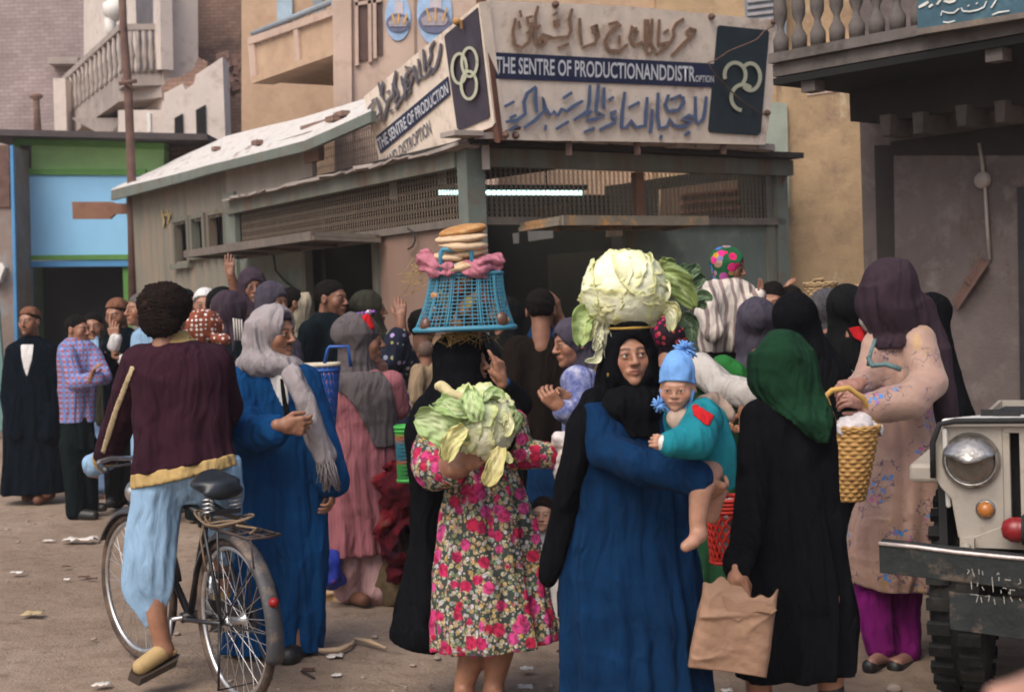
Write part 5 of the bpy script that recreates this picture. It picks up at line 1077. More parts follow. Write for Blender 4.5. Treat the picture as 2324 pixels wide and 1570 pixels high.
    p.cloth('shirt', STRIPW, [(630, 1622, 1676, .9), (646, 1602, 1700, .75), (675, 1592, 1706, .7), (720, 1590, 1692, .7), (765, 1588, 1682, .72), (800, 1596, 1676, .72)], [([(1612, 665, -.05), (1602, 715, -.1), (1618, 755, -.14)], [.065, .06, .055]), ([(1692, 668), (1700, 700, -.08), (1722, 672, -.12)], [.055, .05, .04])], h=.010, wr=.009)
    p.limb([(1712, 684, -.1), (1724, 670, -.12)], [.03, .025]); p.hand((1722, 672, -.12), (1730, 648, -.12), (-1, 0, 0), RELAX, .3, size=.6); p.torso(1650, 640, 1640, 780, .05); p.cloth('leggings', BLACK2, [(790, 1596, 1678, .7), (840, 1600, 1676, .7), (900, 1606, 1672, .6)], h=.016); p.done()
    p = Person('dark-haired person, brow and eyes just showing by the ochre wall', 1754, 10.0); p.head(1754, 682, 80, -20, 16); p.hair('short', HAIRB); p.cloth('coat', BLACK2, [(720, 1735, 1775, .8), (740, 1715, 1795, .6), (1120, 1715, 1800, .6)], h=.02); p.torso(1754, 720, 1755, 1000); p.done()
    p = Person('person with a hand on the crown of the head by the ochre wall', 1796, 10.1); p.head(1796, 690, 80, 160, 0); p.hair('short', HAIRB); p.cloth('coat', NAVYG, [(728, 1778, 1815, .8), (745, 1760, 1835, .6), (1120, 1760, 1840, .6)], h=.02); p.limb([(1772, 745, .1), (1768, 700, .05), (1778, 670, .05)], [.05, .04, .03]); p.hand((1777, 672, .03), (1786, 648, .03), (.6, 0, -1), RELAX, .2); p.torso(1796, 728, 1798, 1000); p.done()
    p = Person('woman in a slate purple hood holding up the child in the striped shirt', 1715, 7.2); p.head(1716, 738, 112, 178); p.scarf(GREYP, [(735, 1670, 1762, .92), (770, 1668, 1766, .9), (805, 1672, 1768, .8), (835, 1655, 1785, .7), (900, 1640, 1795, .6), (1100, 1640, 1800, .6), (1230, 1640, 1800, .6)], face=0, h=.011); p.torso(1716, 790, 1718, 1050); p.done()
    p = Person('large woman in a flowing black shawl, back turned, behind the green scarf', 1830, 6.8); p.head(1806, 735, 118, 150, 8); p.scarf(BLACK, [(735, 1762, 1858, .95), (770, 1764, 1872, .9), (805, 1768, 1900, .8), (860, 1775, 1945, .7), (950, 1780, 1965, .62), (1100, 1775, 1965, .6), (1280, 1770, 1965, .6)], face=0, h=.011, wr=.006, big=1.04)
    p.torso(1810, 790, 1850, 1060); p.done()
    p = Person('woman in a mottled grey headscarf near the ochre wall', 1876, 8.3); p.head(1874, 706, 92, 165); p.scarf(GRYPAT, [(700, 1834, 1912, .95), (735, 1834, 1914, .85), (770, 1840, 1920, .7), (830, 1830, 1930, .6), (1120, 1825, 1940, .6)], face=0, h=.012); p.torso(1876, 745, 1878, 1000); p.done()
    p = Person('woman in a black hood with a red scarf end on her shoulder', 1930, 7.6); p.head(1924, 706, 108, 150); sc_ = p.scarf(BLACK2, [(700, 1880, 1962, .95), (745, 1880, 1962, .9), (775, 1872, 1975, .75), (810, 1865, 1985, .65), (860, 1880, 1985, .6)], face=0, h=.012)
    p.patch(sc_, 'scarf_end', REDC, [(1925, 744), (1948, 740), (1968, 752), (1982, 776), (1960, 780), (1938, 768)], .012)
    p.cloth('dress', MINT, [(795, 1890, 1985, .62), (830, 1885, 2000, .62), (900, 1890, 2010, .6), (1220, 1880, 2015, .6)], h=.014); p.cloth('collar', WHITED, tubes=[([(1964, 728, -.1), (1978, 745, -.08)], [.03, .035])], h=.01, fold=None); p.torso(1926, 760, 1935, 1030); p.done()
    p = Person('veiled woman in black beside the grey wall, part of her face showing', 2128, 7.5, tone=TONE); p.head(2112, 725, 108, -38, 4); p.scarf(BLACK, [(715, 2080, 2150, .95), (760, 2086, 2158, .9), (800, 2090, 2168, .75), (860, 2095, 2185, .65), (960, 2100, 2215, .6), (1220, 2100, 2220, .6)], face=.85, h=.012); p.torso(2118, 770, 2130, 1050); p.done()
    p = Person('dark-haired toddler in white sitting low between the floral skirt and the blue robe', 1234, 7.3, z0=.25, tone=TONEL); p.head(1234, 1168, 80, -12, -4, res='hi', baby=True, brow=.6); p.hair('short', HAIRR)
    p.cloth('romper', WHITEC, [(1206, 1218, 1252, .8), (1225, 1208, 1266, .7), (1290, 1206, 1280, .75), (1350, 1206, 1292, .8), (1400, 1210, 1290, .8)], h=.011); p.torso(1235, 1205, 1245, 1330, .04); p.done()
def front_people():
    # --- cyclist
    p = Person('cyclist with a bushy afro in a maroon cardigan riding away on the black bicycle', 430, 6.15, tone=TONE); p.head(378, 724, 112, 168, 4, dd=.05, res='hi'); p.hair('afro', HAIRR, h=.005)
    cg = p.cloth('cardigan', MAROON, [(772, 352, 432, .75, .05), (784, 322, 466, .62, .04), (805, 300, 497, .55, .02), (850, 297, 510, .52), (920, 302, 514, .5), (1000, 306, 520, .5), (1060, 304, 536, .5), (1110, 302, 546, .52)],
            [([(322, 822, .03), (284, 925, .18), (243, 1030, .42)], [.083, .075, .056]), ([(490, 825, .05), (515, 930, .2), (470, 1020, .42)], [.078, .07, .055])], h=.009, fold=(6, .012, 1.), wr=.007, clips=[(302, 1080, 548, 1030)])
    p.cloth('hem_band', CREAMK, [(1000, 304, 520, .5), (1060, 301, 539, .5), (1110, 298, 552, .53), (1140, 298, 552, .53)], h=.008, fold=(6, .01, .5), wr=.003, extra=lambda F_: (p.below(F_, 302, 1108, 550, 1052), p.below(F_, 302, 1074, 548, 1024, up=True)))
    p.cloth('collar', CREAMK, [(752, 362, 424, .85, .06), (766, 354, 434, .85, .06), (782, 338, 456, .72, .05), (788, 334, 462, .7, .05)], h=.007, fold=None, wr=.002)
    p.patch(cg, 'sleeve_trim', M('cream_trim', (.46, .36, .22), .9, .3, 40), [(299, 828), (307, 834), (290, 880), (270, 930), (254, 985), (238, 1028), (230, 1024), (244, 975), (260, 925), (282, 868)], .005)
    p.cloth('cuff', CREAMK, tubes=[([(245, 1026, .41), (236, 1044, .44)], [.06, .055])], h=.008, fold=None, wr=.002); p.cloth('shirt_cuff', LBLUE, tubes=[([(236, 1042, .44), (214, 1056, .48)], [.055, .052])], h=.008, fold=None)
    p.limb([(240, 1030, .42), (212, 1052, .5)], [.04, .032]); p.hand((216, 1040, .46), (196, 1062, .52), (1, .2, -.4), GRIP, .7, h=.004)
    p.limb([(470, 1020, .42), (440, 1050, .6)], [.04, .032]); p.hand((440, 1050, .6), (425, 1062, .65), (0, 0, -1), GRIP, .7)
    # loose pale blue trousers over the saddle
    p.cloth('trousers', LBLUE, [(1040, 306, 544, .48, .02), (1085, 301, 546, .46, .02), (1115, 304, 543, .42, .04), (1140, 312, 536, .34, .06)], [([(360, 1110, .02), (350, 1180, .02)], [.10, .09]),
            ([(496, 1110, .05), (506, 1180, .12), (512, 1262, .2)], [.095, .082, .04])], h=.010, fold=(5, .012, .4), wr=.008, k=.03, extra=lambda F_: F_.add(loft(p.rings([(1090, 306, 424, .85, .02), (1140, 300, 415, .85, .02), (1200, 290, 408, .85, .02), (1270, 285, 402, .85, .02), (1330, 281, 396, .6, 0), (1362, 292, 386, .5, -.01), (1392, 312, 370, .45, -.02), (1424, 336, 350, .5, -.03)]), (5, .012, 0.), 3), .02))
    p.torso(385, 790, 420, 1060, .085, .05); p.limb([(350, 1120, .05), (350, 1290, .02), (356, 1400, -.02), (372, 1472, -.02)], [.08, .06, .045, .036]); p.limb([(490, 1120, .12), (500, 1260, .3), (506, 1340, .3)], [.07, .052, .04])
    p.limb([(376, 1478, -.02), (330, 1500, -.06)], [.034, .026])
    F_ = SD(); F_.add(tube([p.p((392, 1478, -.01)), p.p((362, 1483, -.04)), p.p((320, 1512, -.10))], [.020, .040, .036]), .02); F_.sub(ell(p.p((390, 1452, 0)), (.05, .06, .042)), .01); X, Fq = F_.mesh(.006); sl = raw('slipper', X, Fq, SHOET, p.t, base=p.b)
    m = MB(); sp = [p.p(q) for q in ((408, 1482, .03), (404, 1496, -.06), (320, 1540, -.15), (294, 1526, -.12), (300, 1512, -.03), (360, 1488, .03))]; m.prism(sp, (-.01, 0, -.03)); o = m.build('sole', SOLE, sl); 
    for v in o.data.vertices: v.co -= Vector(p.b)
    F_ = SD(); F_.add(tube([p.p((508, 1345, .3)), p.p((490, 1362, .26))], [.035, .03])); X, Fq = F_.mesh(.008); raw('slipper', X, Fq, SHOET, p.t, base=p.b)
    p.done()
    # --- man in blue
    p = Person('mustached man in a blue galabeya, pale wool scarf wound over his plum cap', 632, 6.7, tone=TONE); p.head(622, 757, 112, 62, 4, res='hi', must=1., stub=.45, gaze=.5)
    p.hair('cap', PLUM, 'cap', .006)
    ro = p.cloth('galabeya', BLUEG, [(818, 585, 665, .8), (835, 545, 695, .62), (860, 524, 706, .56), (920, 518, 716, .54), (1000, 520, 725, .55), (1100, 532, 738, .56), (1200, 536, 738, .56), (1320, 532, 737, .58), (1430, 524, 730, .6), (1475, 518, 724, .62)],
            [([(545, 868, -.02), (548, 945, -.12), (570, 985, -.22), (622, 978, -.33)], [.085, .088, .085, .066]), ([(690, 868, .02), (718, 960, .0), (744, 1050, -.06), (754, 1088, -.08)], [.078, .074, .078, .082])], h=.009, fold=(7, .038, .8), wr=.010)
    p.patch(ro, 'undershirt', WHITEC, [(608, 845), (650, 845), (655, 905), (652, 930), (640, 920), (622, 885)]); p.patch(ro, 'placket', BLACK2, [(636, 856), (642, 856), (650, 905), (660, 950), (664, 985), (652, 985), (646, 940), (640, 900)], .007)
    p.scarf(GREYS, [(730, 556, 612, 1.25), (770, 554, 618, 1.2), (800, 552, 640, 1.1), (812, 540, 668, 1.0), (832, 540, 690, .9), (852, 560, 688, .8), (866, 590, 665, .7)], face=1.2, h=.008, wr=.006, fold=(10, .010, .2), big=1.06, up=.040, name='wool_scarf', cutx=.016,
            tubes=[([(664, 850, -.18), (692, 910, -.23), (718, 985, -.22), (738, 1035, -.20)], [.046, .044, .046, .050])])
    m = MB(); rg = random.Random(5)
    for i in range(26):
        a = p.p((712 + i * 1.5 + rg.uniform(-1, 1), 1020 + rg.uniform(-4, 12), -.25 + .04 * rg.random())); m.tube([a, a + (rg.uniform(.0, .03), 0, -.08), a + (rg.uniform(0, .05), 0, -.15 - .03 * rg.random())], .0035, 4)
    m.build('fringe', GREYS, p.t, p.b)
    p.limb([(625, 850), (552, 880, 0), (565, 970, -.2), (600, 985, -.3), (645, 968, -.36)], [.04, .04, .04, .04, .034]); p.limb([(630, 860), (700, 880), (740, 990, -.03), (754, 1070, -.06)], [.04, .04, .04, .036]); p.hand((640, 965, -.38), (690, 966, -.36), (0, 1, .15), (.5, .6, .65, .7), .5, flip=False, size=1.12, h=.004)
    p.limb([(752, 1060, -.06), (756, 1105, -.08)], [.045, .034]); p.hand((756, 1100, -.08), (752, 1140, -.1), (-1, 0, 0), (.35, .45, .5, .55), .4, size=1.0)
    p.torso(625, 815, 630, 1050, .09); p.limb([(655, 1200, .0), (665, 1470, -.08)], [.07, .045]); p.limb([(600, 1200), (590, 1462, .1)], [.07, .045]); p.shoe([(668, 1476, -.04), (655, 1490, -.17)], [.055, .05], SHOEB); p.shoe([(588, 1462, .12), (580, 1472, .02)], [.055, .05], SHOEB); p.done()
    # --- girl in pink
    p = Person('girl in pink dress and taupe scarf, back turned, a hand at her mouth', 828, 7.8, tone=TONE); p.head(816, 772, 112, 100, 2, res='hi'); 
    dr = p.cloth('dress', PINKD, [(842, 775, 860, .8), (856, 745, 885, .62), (890, 732, 902, .56), (930, 742, 898, .55), (968, 752, 892, .55), (1010, 752, 895, .56), (1100, 746, 902, .58), (1180, 743, 910, .6), (1252, 740, 916, .62)],
            [([(752, 872), (742, 955, .05), (752, 1050, .02)], [.075, .07, .055]), ([(890, 870), (905, 925, .05), (880, 868, .12)], [.07, .062, .05])], h=.010, fold=(9, .022, 1.), wr=.006)
    p.scarf(TAUPE, [(765, 770, 846, .95), (800, 770, 850, .92), (832, 766, 852, .85), (858, 760, 866, .72), (888, 785, 876, .6, -.03)], face=.95, h=.009, wr=.006)
    p.patch(dr, 'headscarf_tail', TAUPE, [(768, 848), (760, 880), (792, 902), (818, 940), (838, 985), (852, 1016), (899, 1012), (897, 930), (886, 868), (862, 846)], .014)
    m = MB(); rg = random.Random(2)
    for i in range(26):
        a = rg.random(); q = p.H((-.03 + .06 * rg.random(), -.07 + .12 * a, .128 - .025 * a + .012 * rg.random())); m.lathe([(.004, -.012), (.013, -.004), (.013, .006), (.003, .012)], q, (rg.uniform(-.3, .3), rg.uniform(-.3, .3), 1), 7)
    fl = m.build('flower_band', M('tinsel_flowers', (1, 1, 1), .4, .1, 20, pat=p_multi((.10, .05, .25), [(0, (.5, .03, .08)), (.5, (.12, .08, .4)), (.8, (.6, .5, .55))], 60, .6, .1)), p.t, p.b)
    p.cloth('head_ribbon', REDC, tubes=[([(832, 724, -.06), (843, 742, -.07)], [.028, .018])], h=.007, fold=None, wr=.002)
    p.limb([(893, 905, .08), (868, 850, .14)], [.034, .028]); p.hand((872, 862, .12), (862, 818, .10), (-.6, .5, 0), (.35, .4, .45, .5), .3, size=1.05); p.limb([(752, 1040, .02), (757, 1090, 0)], [.034, .028]); p.hand((757, 1088, 0), (755, 1122, -.02), (1, 0, 0))
    p.cloth('trousers', PINKT, tubes=[([(790, 1215), (788, 1262), (790, 1338)], [.088, .092, .086]), ([(858, 1215, .02), (858, 1262, .02), (853, 1340, .0)], [.09, .095, .088])], h=.011, wr=.012, fold=None)
    p.torso(822, 835, 825, 1050, .075); p.limb([(790, 1250), (792, 1352)], [.05, .036]); p.limb([(858, 1250), (854, 1354)], [.05, .036]); p.shoe([(790, 1352, .02), (826, 1362, -.12)], [.042, .036], SANDB, 'sandal'); p.shoe([(855, 1354, 0), (905, 1364, -.06)], [.044, .036], SANDB, 'sandal'); p.done()
    # --- floral dress, basket on her head
    p = Person('veiled woman in a floral dress hugging a cabbage, balancing the blue basket on her head', 1085, 5.75, tone=TONE); p.head(1052, 822, 118, 74, 0, dd=.0, res='hi')
    p.cloth('dress', FLORAL, [(915, 1035, 1095, .8), (935, 1000, 1140, .62), (970, 985, 1165, .56), (1020, 1000, 1166, .54), (1070, 1016, 1164, .52), (1100, 1020, 1182, .56), (1170, 1002, 1206, .62), (1260, 992, 1224, .66), (1360, 986, 1244, .7), (1440, 984, 1262, .74), (1466, 984, 1268, .75)],
            [([(1000, 955, -.02), (978, 1030, -.05), (986, 1066, -.12), (1030, 1075, -.22)], [.08, .086, .082, .05]), ([(1150, 965, .0), (1180, 1028, .02), (1246, 1036, -.02)], [.08, .06, .055])], h=.008, fold=(9, .034, .75), wr=.007, clips=[(980, 1474, 1280, 1446)])
    p.scarf(BLACK, [(815, 990, 1106, .95), (855, 985, 1110, .92), (885, 968, 1130, .8), (915, 942, 1165, .64), (960, 930, 1182, .58), (1005, 940, 1180, .56), (1035, 960, 1160, .5)], face=.88, h=.009, wr=.006, name='veil', big=1.05,
            tubes=[([(960, 980, .10), (968, 1100, .16), (968, 1240, .16), (955, 1340, .14), (945, 1440, .1)], [.075, .062, .062, .085, .11])], clips=[(890, 1464, 985, 1494)])
    p.limb([(1000, 960, 0), (985, 1055, -.1), (1045, 1058, -.30)], [.045, .042, .034]); p.limb([(1010, 1070, -.17), (1046, 1058, -.31)], [.046, .038]); p.hand((1040, 1060, -.31), (1105, 1018, -.36), (.1, 1, .25), (.18, .2, .22, .28), .1, size=1.12, spread=.14, h=.0038)
    p.limb([(1150, 970), (1190, 1030, .02), (1262, 1034, -.02)], [.045, .038, .028]); p.hand((1258, 1034, -.02), (1290, 1012, -.04), (0, .4, -1), (.5, .55, .6, .6), .6, size=1.0)
    p.torso(1068, 900, 1090, 1120, .085); p.limb([(1080, 1250), (1072, 1400), (1076, 1470), (1054, 1550), (1056, 1578)], [.075, .062, .060, .042, .040]); p.limb([(1150, 1250), (1140, 1400), (1138, 1465), (1122, 1545), (1118, 1575)], [.075, .060, .058, .042, .040]); p.limb([(1054, 1580), (1040, 1596, -.14)], [.038, .03]); p.limb([(1120, 1578), (1142, 1592, -.12)], [.038, .03])
    p.shoe([(1056, 1592, .03), (1040, 1602, -.16)], [.04, .038], SANDB, 'sandal'); p.shoe([(1118, 1588, .03), (1148, 1594, -.12)], [.04, .04], M('blue_sandal', (.03, .06, .12), .6), 'sandal'); p.done(.010)
    # --- blue robe, cabbage on her head, baby on her arm
    p = Person('woman in deep blue holding a baby, a huge cabbage on her head', 1450, 5.0, tone=(.345, .17, .105)); p.head(1424, 807, 140, 10, -2, -2, res='soft', gaze=.9, lips=(.27, .085, .07))
    p.cloth('robe', BLUER, [(880, 1385, 1462, .85), (900, 1348, 1496, .66), (935, 1322, 1520, .58), (1000, 1302, 1530, .55), (1080, 1296, 1545, .55), (1160, 1298, 1556, .56), (1260, 1294, 1572, .58), (1400, 1290, 1588, .6), (1560, 1292, 1602, .62), (1720, 1292, 1616, .62)],
            [([(1352, 940, -.03), (1376, 1020, -.14), (1460, 1056, -.28), (1584, 1084, -.36)], [.060, .064, .062, .054])], h=.008, fold=(8, .034, .7), wr=.009)
    p.cloth('inner_collar', BLACK, [(868, 1380, 1475, .85, -.01), (895, 1358, 1500, .72, -.03), (930, 1350, 1500, .62, -.05), (960, 1380, 1490, .6, -.06), (990, 1410, 1490, .55, -.07)], h=.009, wr=.008, fold=(8, .012, .2))
    p.scarf(BLACK, [(800, 1366, 1488, .95), (850, 1358, 1494, .92), (885, 1348, 1504, .86, .04), (905, 1330, 1520, .66, .06), (950, 1305, 1538, .56, .07), (1010, 1284, 1550, .5, .08), (1060, 1270, 1540, .45, .1)], face=1.08, h=.008, wr=.005, name='shawl', big=1.04, up=.004,
            tubes=[([(1350, 912, -.03), (1318, 975, -.07), (1304, 1060, -.07), (1280, 1160, -.02), (1254, 1270, .02), (1244, 1306, .03)], [.045, .050, .050, .046, .048, .036]), ([(1322, 1010, .06), (1300, 1120, .08), (1290, 1240, .08)], [.05, .055, .03])])
    p.limb([(1400, 920), (1352, 940), (1400, 1030, -.16), (1586, 1090, -.35)], [.045, .045, .04, .03]); p.hand((1586, 1090, -.355), (1630, 1116, -.31), (-.1, .7, .8), (.5, .55, .6, .62), .4, flip=True, size=1.08, h=.004)
    m = MB(); m.lathe([(.003, -.014), (.013, -.006), (.014, .005), (.004, .013)], P(1385, 850, 4.93), (.3, -1, 0), 12); m.build('earring', M('gold', (.55, .36, .10), .35, .1, metal=.9), p.t, p.b)
    p.torso(1424, 880, 1440, 1200, .09); p.done()
    b = Person('baby in a sky blue bobble cap and teal jacket, carried by the cabbage woman', 1585, 4.72, z0=.95, tone=(.40, .21, .14)); b.head(1537, 880, 106, -16, 8, 2, dd=-.02, res='hi', baby=True, brow=.15, lips=(.34, .12, .09), gaze=-.4)
    b.hair('knit', cloth_m('sky_blue_wool', (.17, .36, .72), .1), 'cap', .0045)
    m = MB(); rg = random.Random(8); tc = b.p((1553, 795, 0))
    for i in range(90):
        dv = nrm([rg.uniform(-1, 1), rg.uniform(-1, 1), rg.uniform(-.7, 1)]); m.tube([tc, tc + dv * .02, tc + dv * (.034 + .012 * rg.random()) - (0, 0, .006)], [.004, .0036, .0024], 4)
    m.build('bobble', cloth_m('sky_blue_wool', ()), b.t, b.b); m = MB(); tc = b.p((1496, 918, -.03))
    for i in range(50):
        dv = nrm([rg.uniform(-1, 1), rg.uniform(-1, 1), rg.uniform(-1, 1)]); m.tube([tc, tc + dv * (.022 + .01 * rg.random())], [.004, .002], 4)
    m.tube([b.H((-.08, 0, -.01)), b.H((-.07, -.03, -.07)), b.H((-.03, -.06, -.115))], .006, 6); m.tube([b.H((.08, 0, -.01)), b.H((.068, -.03, -.07)), b.H((.03, -.06, -.115))], .006, 6); m.build('chin_tie', cloth_m('sky_blue_wool', ()), b.t, b.b)
    jk = b.cloth('jacket', TEAL, [(906, 1540, 1606, .8, .02), (925, 1516, 1632, .7, .02), (955, 1508, 1648, .66, .03), (1000, 1520, 1658, .66, .04), (1040, 1545, 1662, .64, .04), (1080, 1572, 1662, .6, .04), (1108, 1586, 1660, .55, .04)],
            [([(1596, 950, -.05), (1576, 1000, -.14), (1520, 1006, -.20)], [.062, .056, .040])], h=.007, fold=(6, .008, .3), wr=.008)
    b.cloth('collar', cloth_m('cream_towel', (.38, .28, .22)), [(928, 1520, 1588, .8, -.02), (940, 1514, 1582, .7, -.045), (955, 1518, 1572, .5, -.07), (974, 1532, 1560, .45, -.08)], [([(1598, 915, .06), (1622, 905, .08), (1650, 940, .08)], [.03, .026, .02])], h=.007, wr=.008, fold=None)
    b.patch(jk, 'shoulder_stripe', REDC, [(1571, 922), (1580, 918), (1620, 944), (1608, 966), (1598, 962), (1574, 942)])
    b.cloth('cuff', WHITEC, tubes=[([(1522, 1006, -.20), (1513, 1006, -.205)], [.036, .032])], h=.006, wr=.002, fold=None)
    b.hand((1518, 1006, -.205), (1490, 1000, -.21), (0, 1, -.2), (.8, .85, .9, .9), .7, size=.56, h=.004)
    b.limb([(1612, 1068, .0), (1590, 1112, -.10), (1583, 1185, -.10), (1586, 1212, -.10)], [.042, .038, .028, .026], .015); b.limb([(1586, 1212, -.10), (1574, 1228, -.14), (1556, 1240, -.16)], [.027, .023, .018], .012); b.limb([(1640, 1076, .05), (1622, 1130, .03), (1615, 1170, .04)], [.04, .034, .026]); b.torso(1560, 925, 1600, 1060, .06, .03); b.done(.007)
    # --- green hood, paper bag
    p = Person('short woman in a dark green scarf and black dress, back turned, holding a paper bag', 1795, 5.2, tone=TONE); p.head(1776, 830, 128, 176, 4); 
    p.scarf(GREENS, [(800, 1702, 1842, .95), (840, 1702, 1850, .95), (875, 1706, 1858, .9), (898, 1722, 1868, .8, -.01), (918, 1748, 1876, .66, -.04), (950, 1792, 1879, .6, -.09), (985, 1836, 1881, .6, -.10), (1002, 1852, 1880, .6, -.10)], face=0, h=.008, wr=.006, big=1.12, fold=(9, .012, .2))
    p.cloth('dress', BLACK, [(885, 1745, 1830, .8), (910, 1716, 1864, .62), (945, 1700, 1886, .56), (1000, 1692, 1892, .54), (1100, 1688, 1900, .55), (1200, 1684, 1908, .56), (1300, 1680, 1918, .58), (1400, 1678, 1930, .6), (1500, 1676, 1932, .62), (1532, 1676, 1930, .62)],
            [([(1724, 952, -.02), (1710, 1090, -.06), (1694, 1220, -.16), (1678, 1286, -.31)], [.074, .062, .056, .050])], h=.009, fold=(7, .036, .8), wr=.009, clips=[(1650, 1542, 1960, 1522)])
    p.limb([(1776, 930), (1722, 955, -.02), (1708, 1090, -.06), (1690, 1250, -.18), (1675, 1304, -.33)], [.04, .04, .038, .034, .03]); p.hand((1674, 1300, -.34), (1676, 1346, -.35), (0, 1, .2), GRIP, .5, size=1.02, h=.004)
    p.torso(1776, 880, 1790, 1150, .085); p.limb([(1730, 1350), (1722, 1540), (1724, 1640)], [.07, .05, .04]); p.limb([(1880, 1350), (1884, 1540), (1886, 1600)], [.07, .05, .042]); p.shoe([(1724, 1655, -.03), (1716, 1640, .12)], [.045, .04], SHOEB); p.shoe([(1886, 1560, 0), (1888, 1640, -.02), (1894, 1640, .12)], [.048, .050, .042], SHOEB); p.done(.010)
    # --- tall woman in beige
    p = Person('tall woman in a shiny beige flowered dress and plum scarf, holding the wicker basket', 2045, 6.2, tone=(.32, .16, .12)); p.head(2012, 665, 134, -140, 4)
    p.cloth('dress', BEIGEF, [(728, 2035, 2090, .8), (750, 2002, 2102, .62), (790, 1986, 2110, .56), (840, 1972, 2114, .55), (900, 1976, 2112, .54), (950, 1988, 2118, .54), (1000, 1986, 2132, .56), (1100, 1962, 2148, .6), (1200, 1932, 2146, .63), (1285, 1930, 2134, .66), (1330, 1938, 2122, .66)],
            [([(2082, 775, -.05), (2106, 868, -.12), (2062, 910, -.22), (1986, 924, -.27)], [.078, .080, .072, .058]), ([(1998, 790, .02), (1975, 860, -.02), (1950, 878, -.1)], [.075, .065, .05])], h=.008, fold=(7, .026, .8), wr=.010, clips=[(1930, 1318, 2090, 1360)])
    m = MB(); m.tube([p.p(q) for q in ((1971, 812, -.12), (1980, 830, -.2), (2010, 826, -.245), (2045, 838, -.25))], .011, 6); m.tube([p.p(q) for q in ((1986, 770, -.1), (1976, 800, -.13), (1970, 830, -.12))], .009, 6); m.build('braid_trim', M('teal_braid', (.10, .17, .17), .8, .4, 90), p.t, p.b)
    p.scarf(PLUMD, [(650, 1952, 2080, .95), (690, 1954, 2096, .92), (725, 1964, 2106, .8), (752, 1978, 2112, .66), (775, 1982, 2100, .55, -.03), (790, 1990, 2060, .5, -.05)], face=0, h=.009, wr=.007, big=1.06, fold=(10, .014, .2),
            tubes=[([(2085, 700, .03), (2116, 770, .02), (2134, 850, .01), (2148, 930, .02), (2156, 985, .03)], [.07, .064, .056, .046, .036])])
    p.limb([(2000, 925, -.25), (1968, 918, -.27)], [.036, .03]); p.hand((1976, 918, -.27), (1934, 905, -.28), (-.2, .8, -.6), (.55, .6, .65, .7), .5, size=1.06, h=.004); p.limb([(1960, 874, -.08), (1942, 872, -.14)], [.036, .03]); p.hand((1948, 872, -.14), (1905, 884, -.2), (-.1, .6, -.8), (.7, .75, .8, .8), .6, size=1.06, h=.004)
    p.cloth('trousers', MAGEN, tubes=[([(1982, 1280, .04), (1982, 1380, .0), (2000, 1470, -.04)], [.085, .070, .062]), ([(2050, 1290, .08), (2050, 1400, .07), (2062, 1474, .03)], [.085, .068, .060])], h=.008, wr=.010, fold=None, k=.004)
    p.torso(2015, 730, 2045, 1080, .085); p.limb([(1984, 1400, -.01), (2002, 1490, -.04)], [.042, .034]); p.limb([(2051, 1400, .07), (2062, 1490, .03)], [.042, .034]); p.limb([(2002, 1492, -.04), (1978, 1503, -.18)], [.034, .026]); p.limb([(2062, 1492, .03), (2035, 1506, -.14)], [.034, .028])
    p.shoe([(2004, 1502, 0), (1974, 1512, -.18)], [.036, .034], SHOEB, 'sandal'); p.shoe([(2064, 1502, .03), (2032, 1514, -.14)], [.036, .036], SHOEB, 'sandal'); p.done(.010)
person_crowd(); front_people()
